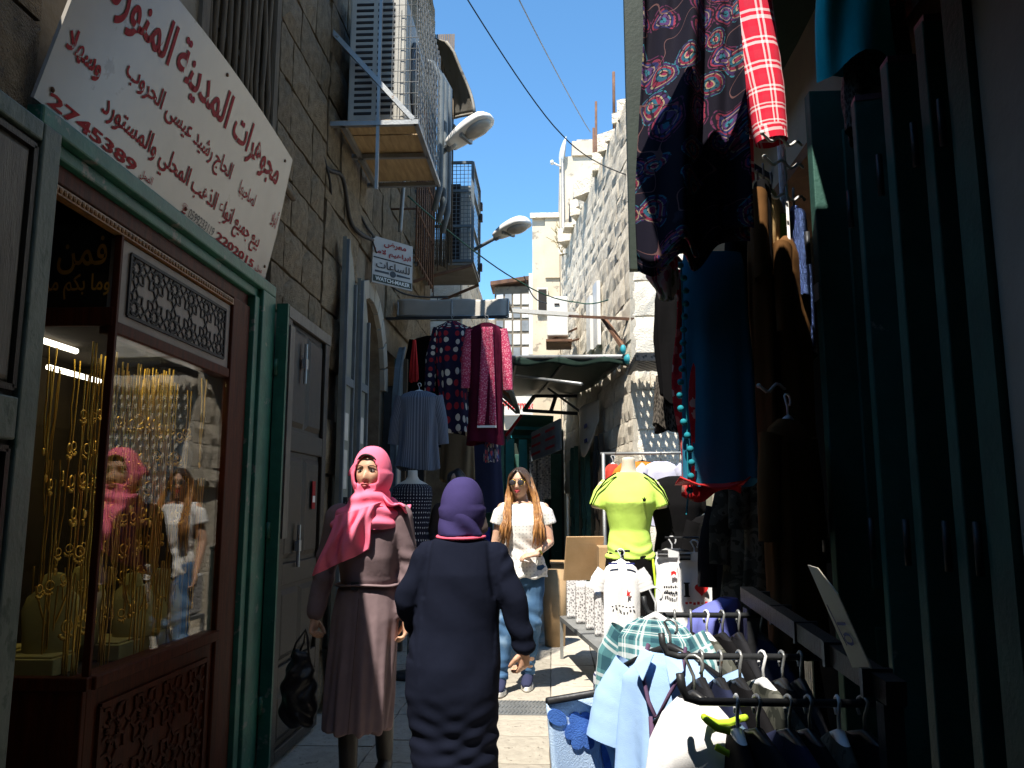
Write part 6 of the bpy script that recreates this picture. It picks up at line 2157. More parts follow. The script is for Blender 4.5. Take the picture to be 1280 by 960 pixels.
for (px, py, Y, lab, kind) in ((840, 689, 3.55, 'white baby vest with small dark print on a white slotted hanger', 0), (868, 694, 3.45, 'white baby vest reading I with a red heart', 1)):
    p = at(px, py, Y)
    w = .165
    t = garment('baby_vest', lab, 'baby vest', p, mt['c_white'], [(0, w * .30, .012, 0), (.02, w * .42, .018, 0), (.05, w * .46, .022, 0), (.09, w * .43, .025, 0), (.2, w * .47, .028, 0), (.33, w * .48, .03, 0)], hang='plastic_white', seed=60 + kind, amp=.004, hook=.055)
    # slotted plastic hanger plate
    ol = [(-.07, -.02), (.07, -.02), (.075, .0), (.03, .018), (-.03, .018), (-.075, .0)]
    hpo = MB().prism(ol, lambda a, b, tt: p + Vector((a, -.032 + .006 * tt, b - .004))).build('hanger_plate', mt['plastic_white'], t)
    for zz in (-.018, .0):
        for s in (-1, 1):
            MB().bx(p.x + s * .045 - .022, p.x + s * .045 + .022, p.y - .037, p.y - .0325, p.z + zz, p.z + zz + .007).build('hanger_slot', mt['black_ink'], hpo)
    if kind:
        lettering('I', mt['black_ink'], t, p + Vector((-.050, -.036, -.165)), (1, 0, 0), (0, 0, 1), w=.016, h=.055, bold=.03)
        for dz in (-.166, -.113):
            MB().bx(p.x - .054, p.x - .030, p.y - .040, p.y - .037, p.z + dz, p.z + dz + .005).build('letter_serif', mt['black_ink'], t)
        hz = []
        for k in range(30):
            a = 2 * PI * k / 30
            hz.append((.0017 * 16 * math.sin(a) ** 3, .0017 * (13 * math.cos(a) - 5 * math.cos(2 * a) - 2 * math.cos(3 * a) - math.cos(4 * a))))
        MB().prism(hz, lambda a, b, tt: p + Vector((.018 + a, -.036 - .003 * tt, -.135 + b))).build('heart', mt['red_ink'], t)
        rp_ = MB()
        for k in range(6):
            rp_.bx(p.x - .05 + k * .016, p.x - .040 + k * .016, p.y - .042, p.y - .038, p.z - .195 + .003 * math.sin(2 * k), p.z - .186 + .004 * math.sin(3 * k))
        rp_.build('print', mt['red_ink'], t)
    else:
        MB().prism([(0, 0), (.012, .008), (.02, .0), (.022, .014), (.012, .02), (.0, .016)], lambda a, b, tt: p + Vector((-.012 + a, -.036 - .003 * tt, -.10 + b))).build('print', mt['red_ink'], t)
        rp_ = MB()
        for r_ in range(2):
            for k in range(9):
                rp_.bx(p.x - .045 + k * .0095, p.x - .039 + k * .0095, p.y - .042, p.y - .038, p.z - .152 - r_ * .024, p.z - .143 - r_ * .024 + .004 * math.sin(3 * k))
        rp_.build('print', mt['black_ink'], t)
vr = thing('clothes_rail', 'thin dark rail carrying the white baby vests', 'clothes rail', (.6, 3.5, 0))
MB().tube([(.30, 3.92, 1.165), (.37, 3.93, 1.165)], .006, 6).build('rail', mt['metal_dark'], vr, smooth=True)
MB().tube([(.48, 3.5, 1.245), (.98, 3.42, 1.245)], .006, 6).build('rail', mt['metal_dark'], vr, smooth=True)
MB().tube([(.98, 3.42, 0), (.98, 3.42, 1.245)], .012, 6).build('post', mt['metal_dark'], vr, smooth=True)
MB().tube([(.335, 3.94, 0), (.335, 3.94, 1.165)], .008, 6).build('post', mt['metal_dark'], vr, smooth=True)

# boxes, printed bags and low rack by the wall
tag(MB().box((.24, 6.3, .98), (.30, .02, .34), Matrix.Rotation(.3, 3, 'Z') @ Matrix.Rotation(.25, 3, 'X')).build('cardboard_sheet', mt['cardboard']), 'brown cardboard sheet leaning left of the neon mannequin', 'cardboard')
tag(MB().bx(.34, .62, 6.0, 6.3, .80, 1.08).build('cardboard_box', mt['cardboard'], bevel=.004), 'open brown carton behind the neon mannequin', 'box')
tag(MB().bx(.62, 1.15, 6.9, 7.2, 0, .86).build('stone_ledge', mt['lime_white'], bevel=.03), 'low pale stone ledge behind the mannequins', 'ledge')
lr = thing('low_table', 'low steel display table with printed white bags by the wall', 'table', (.4, 6.7, 0))
for a, b in (((.08, 7.6, .36), (.34, 5.9, .36)), ((.50, 7.7, .36), (.74, 6.0, .36)), ((.08, 7.6, .36), (.50, 7.7, .36)), ((.34, 5.9, .36), (.74, 6.0, .36))):
    MB().bar(a, b, .035).build('rail', mt['metal_grey'], lr)
for p in ((.08, 7.6), (.34, 5.9), (.50, 7.7), (.74, 6.0)):
    MB().bar((p[0], p[1], 0), (p[0], p[1], .36), .03).build('leg', mt['metal_grey'], lr)
tt_ = MB()
tt_.add([Vector((.08, 7.6, .372)), Vector((.34, 5.9, .372)), Vector((.74, 6.0, .372)), Vector((.50, 7.7, .372))], [(0, 1, 2, 3)])
tt_.build('top', mt['metal_grey'], lr, solid=.01)
for k in range(5):
    y = 6.1 + k * .33
    x = lerp(.36, .14, k / 4)
    b = MB()
    b.loft([[Vector((x + sx * .16 + .02 * math.sin(5 * sx + k), y + sy * .28, z)) for sx, sy in ((0, 0), (1, .1), (1.1, 1), (.05, .95))] for z in (.378, .5, .66, .74 - .03 * (k % 2))])
    tag(b.build('printed_bag', mt['print_bw'], bevel=.02), ['nearest', 'second nearest', 'middle', 'second farthest', 'farthest'][k] + ' of the white printed bags on the low table', 'bag', 'printed bags on the low table')
tag(MB().tube([(.02, 8.3, .0), (.02, 8.3, .35), (.02, 8.3, .74)], [.10, .115, .12], 14).build('paper_roll', mt['cardboard'], smooth=True), 'upright brown cardboard tube bin by the dark wall', 'bin')
for k, (x, y, z, sx, sy, sz, m_) in enumerate(((.05, 8.9, 0, .35, .4, .5, 'plastic_black'), (-.02, 9.5, 0, .3, .4, .7, 'cardboard'), (.3, 8.9, .0, .3, .4, .9, 'dark_green'))):
    tag(MB().bx(x, x + sx, y, y + sy, z, z + sz).bx(x - .01, x + sx + .01, y - .01, y + sy + .01, z + sz, z + sz + .03).build('goods_crate', mt[m_], bevel=.01), ['black', 'brown', 'dark green'][k] + ' crate of goods in the shade along the right wall', 'crate')

# ------------------------------------------------------------------ near rack, lower right
rk = thing('clothes_rack', 'wooden beam rack with black bars holding clothes in the right foreground', 'clothes rack', (.54, 1.7, 0))
MB().bar((.525, 1.31, 1.095), (.50, 2.15, 1.155), .032, .036).build('beam', mt['wood_dark'], rk)
MB().bar((.525, 1.34, .02), (.525, 1.34, 1.075), .03).build('leg', mt['metal_dark'], rk)
MB().bar((.502, 2.10, .02), (.502, 2.10, 1.125), .04).build('leg', mt['metal_dark'], rk)
for (y, xe, z) in ((1.42, .215, 1.055), (1.72, .225, 1.075), (2.08, .23, 1.11)):
    MB().tube([(.58, y, z), (xe + .03, y, z), (xe + .008, y, z + .006), (xe, y, z + .025), (xe - .002, y, z + .045)], .0068, 8).build('bar', mt['metal_dark'], rk, smooth=True)
for k in range(5):
    MB().bx(.493, .542, 1.36 + k * .18, 1.372 + k * .18, 1.078 + .0115 * k, 1.122 + .0115 * k).build('strap', mt['metal_dark'], rk)
dark = ['c_black', 'c_dark', 'c_navy', 'c_black', 'camo']
for bi, (y, z) in enumerate(((1.42, 1.055), (1.72, 1.075), (2.08, 1.11))):
    for k in range(6):
        x = .30 + k * .042 + R.uniform(-.008, .008)
        m_ = dark[(k + bi) % 5]
        lab = '%s %s garment on the %s rack bar, %s from the street' % (('plain', 'crumpled', 'long')[bi], {'c_black': 'black', 'c_dark': 'charcoal', 'c_navy': 'navy', 'camo': 'camouflage'}[m_], ('nearest', 'middle', 'farthest')[bi], ('first', 'second', 'third', 'fourth', 'fifth', 'sixth')[k])
        garment('racked_garment', lab, 'garment', Vector((x, y, z - .055)), mt[m_], [(0, .05, .010, 0), (.03, .12, .014, 0), (.06, .17, .018, 0), (.3, .17, .02, 0), (.62, .165, .022, 0)], rot=PI / 2 + R.uniform(-.25, .25), hang='plastic_white' if (k + bi) % 4 == 0 else 'plastic_black', seed=200 + 10 * bi + k, amp=.006, hook=.06, half=.15, group='dark clothes on the near rack')
# light blue shirt
bs_ = at(838, 806, 1.92)
ls = thing('light_blue_shirt', 'sunlit light blue shirt with mauve collar lining on a black hanger', 'shirt', bs_)
RT = -.55
mb = MB().loft(body_rings(bs_, RT, [(.015, .045, .035, 0), (.04, .08, .045, 0), (.075, .12, .05, 0), (.15, .128, .055, 0), (.35, .13, .06, 0), (.65, .14, .065, 0)], seed=77, folds=6, amp=.018), False, False)
sleeve(mb, bs_, RT, [(-.095, 0, -.06), (-.14, -.01, -.14), (-.16, -.02, -.23)], [.05, .055, .052], .5)
sleeve(mb, bs_, RT, [(.11, 0, -.06), (.15, .0, -.14), (.165, .0, -.24)], [.055, .055, .05], .5)
mb.build('cloth', mt['c_sky'], ls, smooth=True)
rr = Matrix.Rotation(RT, 3, 'Z')
LP = lambda a, b, c: bs_ + rr @ Vector((a, b, c))
MB().tube([LP(-.045, -.02, .0), LP(-.05, -.05, -.05), LP(-.02, -.082, -.11), LP(.0, -.09, -.14)], [(.004, .007)] * 4, 8).tube([LP(.045, -.02, .0), LP(.05, -.05, -.04), LP(.03, -.082, -.09), LP(.005, -.09, -.14)], [(.004, .007)] * 4, 8).build('collar_lining', mt['c_sky_in'], ls, smooth=True)
MB().tube([LP(.0, -.088, -.135), LP(.004, -.096, -.25), LP(-.004, -.10, -.42), LP(.0, -.102, -.62)], [(.002, .006)] * 4, 8).build('placket', mt['c_sky_in'], ls, smooth=True)
MB().tube([LP(-.012, -.09, -.14), LP(.0, -.106, -.2), LP(.006, -.108, -.27)], [(.005, .009), (.007, .010), (.003, .006)], 8).build('neck_tie', mt['c_sky_in'], ls, smooth=True)
for s in (-1, 1):
    fl = [(0, 0), (.035, .008), (.048, -.028), (.02, -.058)]
    MB().prism(fl, lambda a, b, t: LP(s * (.012 + a), -.060 - .02 * (b < -.02) - .005 * t + .012 * (a > .03), b - .012)).build('collar', mt['c_sky'], ls, bevel=.003)
for k in range(3):
    MB().sphere(LP(.003, -.116, -.22 - k * .12), .006, 8, 6).build('button', mt['plastic_black'], ls, smooth=True)
hanger(ls, bs_ + Vector((0, 0, .055)), .13, RT, 'plastic_black', hook=.06)
# plaid shirt with teal scrunched collar
garment('teal_plaid_shirt', 'teal and white plaid shirt behind the light blue shirt', 'shirt', at(820, 772, 2.05), mt['plaid_teal'], [(0, .04, .03, 0), (.02, .075, .035, 0), (.05, .10, .04, 0), (.2, .105, .045, 0), (.45, .11, .045, 0)], rot=-.5, sl=[(.085, 0, -.04), (.12, 0, -.10), (.135, 0, -.2)], slr=[.04, .04, .036], hang='plastic_white', seed=80)
garment('blue_stripe_shirt', 'navy and white striped shirt edge under the plaid shirt', 'shirt', at(786, 822, 2.15), stripes_mat('navy white stripe', (.03, .04, .12), (.6, .62, .66), 40, 1, .5), [(0, .05, .03, 0), (.02, .08, .04, 0), (.05, .10, .045, 0), (.2, .10, .05, 0), (.35, .10, .05, 0)], rot=-.6, hang=None, seed=81)
garment('white_shirt', 'white shirt hanging right of the light blue shirt', 'shirt', at(868, 872, 1.52), mt['c_white'], [(0, .03, .02, 0), (.03, .06, .03, 0), (.08, .085, .04, 0), (.2, .10, .05, 0), (.40, .12, .05, 0)], rot=-.5, hang='plastic_black', seed=82, amp=.01)
garment('periwinkle_top', 'periwinkle blue top lying over the rack beyond the black hangers', 'top', at(893, 748, 2.45), mt['c_periwinkle'], [(0, .02, .03, .05), (.02, .05, .04, .03), (.05, .08, .05, 0), (.14, .10, .05, 0)], rot=.4, hang=None, seed=83)
sw = garment('swim_shirt', 'grey blue child top with neon yellow collar on the near bar', 'top', at(905, 905, 1.50), mt['swim'], [(0, .03, .02, 0), (.02, .05, .03, 0), (.05, .065, .035, 0), (.15, .07, .04, 0), (.3, .07, .04, 0)], rot=-.3, hang=None, seed=84)
q_ = at(905, 905, 1.46)
MB().tube([q_ + Vector((.035 * math.cos(a), -.01 + .025 * math.sin(a), .005 + .008 * math.cos(2 * a))) for a in [k * .6 for k in range(9)]], .006, 8).tube([q_ + Vector((-.02, -.025, -.03)), q_ + Vector((.01, -.03, -.045)), q_ + Vector((.04, -.02, -.025))], .006, 8).build('neon_collar', mt['neon_strip'], sw, smooth=True)
# towel with blue flowers
tw_o = at(722, 868, 2.0)
tl = thing('flower_towel', 'light blue towel with dark blue flowers hanging at the rack foot', 'towel', tw_o)
tA_, tB_ = at(684, 880, 1.95), at(768, 862, 2.1)
tdir = (tB_ - tA_)


def tow(u, v):
    p = tA_.lerp(tB_, u)
    return p + Vector((.05 * v, .02 * math.sin(6 * u) * v, -v * .62 + .01 * math.sin(5 * u)))


MB().grid(tow, 20, 20).build('cloth', mt['towel'], tl, smooth=True, solid=.008)


def flower(cu, cv, r, m_, petals=6):
    mb = MB()
    eps = 1e-3
    for k in range(petals):
        a = 2 * PI * k / petals
        ring = []
        cx, cy = cu + r * .60 * math.cos(a), cv + r * .60 * math.sin(a) * .30
        pts = [(cx + r * .36 * math.cos(b), cy + r * .36 * math.sin(b) * .30) for b in [2 * PI * j / 14 for j in range(14)]]
        mb.prism(pts, lambda A_, B_, t: tow(A_, B_) + Vector((0, -.006 - .005 * t, 0)))
    mb.prism([(cu + r * .35 * math.cos(b), cv + r * .35 * math.sin(b) * .36) for b in [2 * PI * j / 12 for j in range(12)]], lambda A_, B_, t: tow(A_, B_) + Vector((0, -.006 - .005 * t, 0)))
    return mb.build('flower_motif', mt[m_], tl)


flower(.45, .13, .26, 'towel_blue')
flower(.55, .50, .17, 'towel_blue', 5)
flower(.25, .75, .2, 'towel_blue', 6)
for cu, cv, a in ((.78, .24, 1.2), (.30, .32, .3), (.80, .42, 2.6), (.74, .58, .8), (.12, .06, .4)):
    pts = []
    for j in range(14):
        b = 2 * PI * j / 14
        x, y = .14 * math.cos(b), .055 * math.sin(b)
        pts.append((cu + x * math.cos(a) - y * math.sin(a), cv + (x * math.sin(a) + y * math.cos(a)) * .5))
    MB().prism(pts, lambda A_, B_, t: tow(A_, B_) + Vector((0, -.006 - .005 * t, 0))).build('leaf_motif', mt['towel_blue'], tl)
MB().tube([tA_ + Vector((.0, .0, .006)), tB_ + Vector((.25, .1, .02))], .009, 8).build('hanging_bar', mt['metal_dark'], tl, smooth=True)
# price card on the rack
pc = thing('price_card', 'long cream price card with blue handwriting stuck on the rack', 'price card', at(1075, 842, 1.42))
cA, cB = at(1075, 842, 1.42), at(1011, 706, 1.44)
cv_ = (cB - cA)
cLn = cv_.length
cv_.normalize()
cu_ = Vector((.1, -1, 0))
cu_ = (cu_ - cv_ * cu_.dot(cv_)).normalized()
MB().prism([(-.016, 0), (.024, -.012), (.06, .0), (.068, cLn * .72), (.036, cLn * .96), (0, cLn)], lambda a, b, t: cA + cu_ * a + cv_ * b + cu_.cross(cv_) * (.002 * t)).build('card', mt['card'], pc)
lettering('10', mt['blue_ink'], pc, cA + cv_ * .045, -cv_, -cu_, w=.04, h=.036, off=(-.045, -.052), lift=-.005)
MB().bar(cA + cu_ * .012 + cv_ * .05 - cu_.cross(cv_) * -.004, cA + cu_ * .008 + cv_ * .12 + cu_.cross(cv_) * .004, .002, .001).build('pen_stroke', mt['blue_ink'], pc)

# ================================================================== PEOPLE
def head_shape(mb, c, rot, s=1.0, face=True, ears=True):
    """a head facing local -Y; c is its centre (mid height)"""
    c = Vector(c)
    N, Mm = 48, 40
    rings = []
    for j in range(1, Mm):
        th = PI * j / Mm                     # from chin up
        z = -.118 * math.cos(th)
        rings_r = math.sin(th)
        ring = []
        for i in range(N):
            a = 2 * PI * i / N
            ca, sa = math.cos(a), math.sin(a)
            w = .076
            if z < 0:
                w *= 1 - .30 * (min(1, -z / .118)) ** 1.6
            x = w * rings_r ** .85 * ca
            front = sa < 0
            d = .092 if front else .104
            if not front and z < -.02:
                d *= 1 - .45 * min(1, (-z - .02) / .1)
            y = d * rings_r ** .9 * sa
            if front and face:
                fx = max(0, 1 - abs(x) / .075)
                y = y * (1 - .12 * math.exp(-((abs(x)) / .05) ** 2) * (1 if z < .03 else .5)) - .006
                nz = math.exp(-(x / .0115) ** 2) * (sm(.022, -.030, z) * sm(-.058, -.038, z))
                y -= .026 * nz
                y -= .006 * math.exp(-(x / .02) ** 2) * math.exp(-((z + .040) / .008) ** 2)
                for sgn in (-1, 1):
                    y += .0095 * math.exp(-((x - sgn * .032) / .017) ** 2 - ((z - .006) / .012) ** 2)
                y -= .0045 * math.exp(-((z - .027) / .010) ** 2) * math.exp(-(x / .05) ** 2)
                y -= .0075 * math.exp(-((z + .066) / .010) ** 2) * math.exp(-(x / .022) ** 2)
                y += .004 * math.exp(-((z + .083) / .006) ** 2) * math.exp(-(x / .025) ** 2)
                y -= .0085 * math.exp(-((z + .100) / .014) ** 2) * math.exp(-(x / .024) ** 2)
                for sgn in (-1, 1):
                    y -= .004 * math.exp(-((x - sgn * .04) / .02) ** 2 - ((z + .025) / .025) ** 2)
            ring.append(c + rot @ (Vector((x, y, z)) * s))
        rings.append(ring)
    mb.loft(rings, True, True)
    for sgn in ((-1, 1) if ears else ()):
        mb.sphere(c + rot @ (Vector((sgn * .077, .012, -.002)) * s), (.012 * s, .018 * s, .03 * s), 10, 8)


def hand_shape(mb, wrist, d, palm_n, curl=.5, thumb_side=1, s=1.0):
    """palm and five fingers. d: direction of the hand, palm_n: direction the palm faces"""
    wrist = Vector(wrist)
    d = Vector(d).normalized()
    palm_n = Vector(palm_n)
    palm_n = (palm_n - d * palm_n.dot(d)).normalized()
    side = d.cross(palm_n).normalized() * thumb_side
    mb.tube([wrist - d * .02, wrist + d * .02 * s, wrist + d * .055 * s, wrist + d * .085 * s], [(.024 * s, .019 * s), (.028 * s, .018 * s), (.038 * s, .0165 * s), (.037 * s, .0145 * s)], 14, ref=palm_n)
    for k, (o, L) in enumerate(((-.028, .058), (-.0095, .070), (.0095, .076), (.028, .068))):
        p = wrist + d * .08 * s + side * (o * s)
        pts = [p]
        ang = 0
        for seg, fr in enumerate((.42, .33, .25)):
            ang += curl * (.75 + .25 * seg) * (1.0 + .12 * (3 - k))
            p = p + (d * math.cos(ang) + palm_n * math.sin(ang)) * (L * fr * s)
            pts.append(p)
        mb.tube([pts[0] - d * .012] + pts, [.0098 * s, .0098 * s, .0092 * s, .0085 * s, .0068 * s], 10)
    b = wrist + d * .025 * s + side * .026 * s
    t1 = b + (d * .6 + side * .62 + palm_n * .35).normalized() * .034 * s
    t2 = t1 + (d * .85 + side * .15 + palm_n * (.3 + curl * .4)).normalized() * .030 * s
    t3 = t2 + (d * .9 - side * .1 + palm_n * (.3 + curl * .5)).normalized() * .022 * s
    mb.tube([b - side * .012, b, t1, t2, t3], [.013 * s, .014 * s, .012 * s, .0105 * s, .0075 * s], 10)


def limb(mb, pts, rad, n=14, flat=1.0):
    # rounded tapered limb through joints
    P, Rr = [], []
    for i in range(len(pts) - 1):
        for k in range(6):
            t = k / 6
            P.append(Vector(pts[i]).lerp(Vector(pts[i + 1]), t))
            Rr.append(lerp(rad[i], rad[i + 1], t))
    P.append(Vector(pts[-1]))
    Rr.append(rad[-1])
    mb.tube(P, [(r, r * flat) for r in Rr], n)
    for p, r in zip(pts, rad):
        mb.sphere(p, r * .98, 10, 8)


def erg(c, rx, ry, z, n=36, tilt=0):
    return [Vector((c[0] + rx * math.cos(2 * PI * k / n), c[1] + ry * math.sin(2 * PI * k / n), z + tilt * math.sin(2 * PI * k / n))) for k in range(n)]


def person(label, body_mb, skin, loc, voxel=.0058):
    me = remeshed('person', body_mb, voxel, 2, fac=.4)
    o = link('person', me, skin)
    o.location = loc
    BASE[o] = Matrix.Identity(4)
    tag(o, label, 'person')
    return o


def face_parts(t, c, rot, s=1.0, lips='lips', eyes=True):
    c = Vector(c)
    L = lambda x, y, z: c + rot @ (Vector((x, y, z)) * s)
    for sgn in (-1, 1):
        if eyes:
            eo = MB().sphere(L(sgn * .032, -.076, .005), (.0155 * s, .008 * s, .0075 * s), 14, 10).build('eye', mt['eye_white'], t, smooth=True, wp=False)
            MB().sphere(L(sgn * .031, -.0815, .005), (.0062 * s, .004 * s, .0066 * s), 10, 8).build('iris', mt['eye_dark'], eo, smooth=True, wp=False)
            MB().tube([L(sgn * .015, -.083, .0085), L(sgn * .026, -.0875, .0135), L(sgn * .038, -.0845, .0135), L(sgn * .049, -.077, .008)], [.0012, .0018, .0018, .0010], 6).build('lash', mt['brow'], t, smooth=True, wp=False)
        MB().tube([L(sgn * .013, -.090, .0255), L(sgn * .026, -.0915, .031), L(sgn * .040, -.086, .032), L(sgn * .054, -.075, .025)], [.0022, .0030, .0026, .0012], 6).build('eyebrow', mt['brow'], t, smooth=True, wp=False)
    MB().tube([L(-.024, -.082, -.066), L(-.012, -.0915, -.0625), L(0, -.0935, -.0645), L(.012, -.0915, -.0625), L(.024, -.082, -.066)], [.0015, .0050, .0046, .0050, .0015], 8).tube([L(-.021, -.083, -.070), L(0, -.0935, -.0755), L(.021, -.083, -.070)], [.0015, .0062, .0015], 8).build('lips', mt[lips], t, smooth=True, wp=False)


def body_core(mb, hip_z, sh_z, sw=.165, waist=.115, hip=.155, chest=.15, cx=0):
    mb.loft([erg((cx, 0), a, b, z) for z, a, b in ((hip_z - .10, hip * .8, .09), (hip_z, hip, .105), (hip_z + .17, waist, .085), (sh_z - .22, chest * .95, .10), (sh_z - .08, sw * .95, .09), (sh_z - .01, sw * .72, .065), (sh_z + .03, .06, .055))])


# ---------------------------------------------------------------- woman in the pink headscarf
PL = Vector((-.945, 4.15, 0))
hc = Vector((.012, -.02, 1.545))
hrot = Matrix.Rotation(-.16, 3, 'Z') @ Matrix.Rotation(-.06, 3, 'X')
bmb = MB()
body_core(bmb, .90, 1.34, .14, .10, .128, .13)
head_shape(bmb, hc, hrot, .98, ears=False)
limb(bmb, [hc + Vector((0, .03, -.06)), (0, .015, 1.36)], [.055, .055])
AL = [(-.165, 0, 1.335), (-.225, .03, 1.07), (-.252, -.03, .845)]
ARm = [(.165, 0, 1.335), (.205, .03, 1.07), (.205, -.02, .845)]
for A_ in (AL, ARm):
    limb(bmb, A_, [.05, .04, .026])
hand_shape(bmb, (-.255, -.035, .83), (-.05, -.12, -1), (.9, -.2, 0), .95, -1, .98)
hand_shape(bmb, (.205, -.025, .83), (.05, -.10, -1), (-.9, -.2, 0), .55, 1, .98)
limb(bmb, [(-.065, 0, .90), (-.075, -.03, .5), (-.055, -.06, .08)], [.065, .05, .035])
limb(bmb, [(.065, 0, .90), (.08, .06, .5), (.075, .17, .09)], [.065, .05, .035])
pk = person('person in a pink headscarf and long mauve belted coat walking towards us', bmb, mt['skin'], PL)
face_parts(pk, hc, hrot, .98)
cm = MB()
cm.loft([erg((cx, cy), a, b, z) for z, a, b, cx, cy in ((1.385, .10, .075, 0, 0), (1.35, .165, .095, 0, 0), (1.24, .175, .118, 0, -.01), (1.12, .158, .118, 0, -.012), (1.02, .142, .108, 0, 0), (.95, .152, .115, 0, 0), (.82, .172, .128, -.005, .0), (.60, .170, .140, -.018, .0), (.40, .166, .150, -.028, 0), (.285, .165, .155, -.035, 0))])
limb(cm, [(-.155, 0, 1.325), (-.225, .03, 1.07), (-.253, -.03, .85)], [.072, .058, .048])
limb(cm, [(.155, 0, 1.325), (.207, .03, 1.07), (.205, -.02, .85)], [.072, .058, .048])


def coat_f(x, y, z, no):
    a = np.arctan2(y, x + .02)
    low = np.clip((.95 - z) / .5, 0, 1)
    fold = .009 * low * np.sin(a * 9 + 2.5 * z) + .006 * low * np.sin(a * 17 - 4 * z + 1)
    arm = (np.abs(x) > .17) & (z > .84)
    wr = .004 * np.sin(z * 75 + x * 30 + 3 * fn(x, y, z, 14, 2)) * arm * np.clip(1 - np.abs(z - 1.08) / .16, 0, 1)
    bl = -.012 * np.exp(-((z - .985) / .018) ** 2) * (np.abs(x) < .165)
    pleat = -.008 * np.exp(-((x + .03 - .06 * (z - .6)) / .010) ** 2) * (y < 0) * (z < .96)
    return fold + wr + bl + pleat + .003 * np.sin(x * 40 + z * 22) * (z > .95)


link('coat', remeshed('coat', cm, .0085, 4, coat_f), mt['coat'], pk, wp=False)
MB().tube([Vector((.146 * math.cos(a), -.002 + .112 * math.sin(a), .985 + .004 * math.sin(3 * a))) for a in [2 * PI * k / 36 for k in range(37)]], [(.019, .006)] * 37, 8, False, ref=(0, 0, 1)).build('belt', mt['coat'], pk, smooth=True, wp=False)
MB().bx(-.055, -.015, -.122, -.112, .965, 1.005).build('buckle', mt['metal_dark'], pk, wp=False, bevel=.003)
MB().tube([(-.005, -.152, .93), (-.02, -.165, .6), (-.035, -.172, .30)], .0022, 5).build('coat_seam', mt['coat_dark'], pk, wp=False)
# boots
bt = MB()
for (x, y, lift, kx, ky) in ((-.055, -.065, 0, -.074, -.032), (.075, .17, .02, .080, .065)):
    limb(bt, [(kx, ky, .48), (x, y, .09 + lift)], [.060, .043])
    bt.tube([(x, y + .05, .045 + lift), (x, y - .04, .05), (x, y - .12, .035), (x, y - .17, .028)], [(.036, .045), (.042, .05), (.043, .034), (.026, .022)], 14)
link('boots', remeshed('boots', bt, .008, 2), mt['boot'], pk, wp=False)


# headscarf: hood with a face opening, wrapped neck, long falling end
def hood(t, c, rot, mat, s, face_w, face_top, face_bot, name='headscarf', back=True, extra=None):
    c = Vector(c)
    mb = MB()
    N, Mm = 56, 40
    ids = {}
    for j in range(Mm + 1):
        th = PI * j / Mm
        for i in range(N):
            a = 2 * PI * i / N
            ca, sa = math.cos(a), math.sin(a)
            z = -.132 * math.cos(th)
            r = math.sin(th)
            w = .090 + (.008 if z < 0 else 0)
            x = w * r ** .8 * ca
            y = (.098 if sa < 0 else .118) * r ** .85 * sa + .004
            p = Vector((x, y, z))
            p *= 1.05 + .012 * r * math.sin(3 * a + z * 22) * sm(-.5, .3, sa) + .012 * r * math.sin(55 * z + 2.5 * math.sin(1.5 * a + .6)) * sm(.03, -.09, z) * sm(-.6, .1, sa)
            ids[(i, j)] = p
    for j in range(Mm):
        for i in range(N):
            q = [ids[(i, j)], ids[((i + 1) % N, j)], ids[((i + 1) % N, j + 1)], ids[(i, j + 1)]]
            m = (q[0] + q[1] + q[2] + q[3]) / 4
            if m.y < -.02:
                zc = (face_top + face_bot) / 2
                zh = (face_top - face_bot) / 2
                if abs(m.z - zc) < zh:
                    ww = face_w * math.sqrt(max(0, 1 - ((m.z - zc) / zh) ** 2)) ** .8
                    if abs(m.x) < ww:
                        continue
            mb.add([c + rot @ (v * s) for v in q], [(0, 1, 2, 3)])
    bm = bmesh.new()
    me = mb.mesh(name)
    bm.from_mesh(me)
    bmesh.ops.remove_doubles(bm, verts=bm.verts, dist=.0008)
    bmesh.ops.recalc_face_normals(bm, faces=bm.faces)
    bmesh.ops.smooth_vert(bm, verts=[v for v in bm.verts if v.is_boundary], factor=.6, use_axis_x=True, use_axis_y=True, use_axis_z=True)
    bm.to_mesh(me)
    bm.free()
    me.polygons.foreach_set('use_smooth', [True] * len(me.polygons))
    return link(name, me, mat, t, wp=False, solid=.008)


hood(pk, hc, hrot, mt['pink'], 1.0, .060, .080, -.108)
MB().tube([hc + hrot @ Vector((.050 * math.cos(a), -.094 + .02 * abs(math.cos(a)), .045 + .042 * math.sin(a))) for a in [.35 + k * .3 for k in range(9)]], .006, 6).build('under_scarf', mt['ink'], pk, smooth=True, wp=False)
nk = MB()
nk.loft([erg((cx, cy), a, b, z, 40, tl) for z, a, b, cx, cy, tl in ((1.49, .070, .080, .01, -.02, 0), (1.455, .086, .098, .01, -.022, .012), (1.43, .094, .106, .01, -.022, .014), (1.405, .108, .112, .01, -.02, .016), (1.38, .130, .122, .005, -.02, .016), (1.35, .160, .132, 0, -.018, .02), (1.31, .180, .138, -.01, -.02, .02), (1.27, .172, .142, -.02, -.022, .02))])


def nk_f(x, y, z, no):
    a = np.arctan2(y + .02, x)
    return .007 * np.sin((z * 95) + 2.2 * np.sin(a * 1.0 + .6) + 1.5 * np.sin(2 * a)) + .004 * np.sin(a * 7 + z * 30)


link('scarf_wrap', remeshed('scarf_wrap', nk, .008, 3, nk_f), mt['pink'], pk, wp=False)


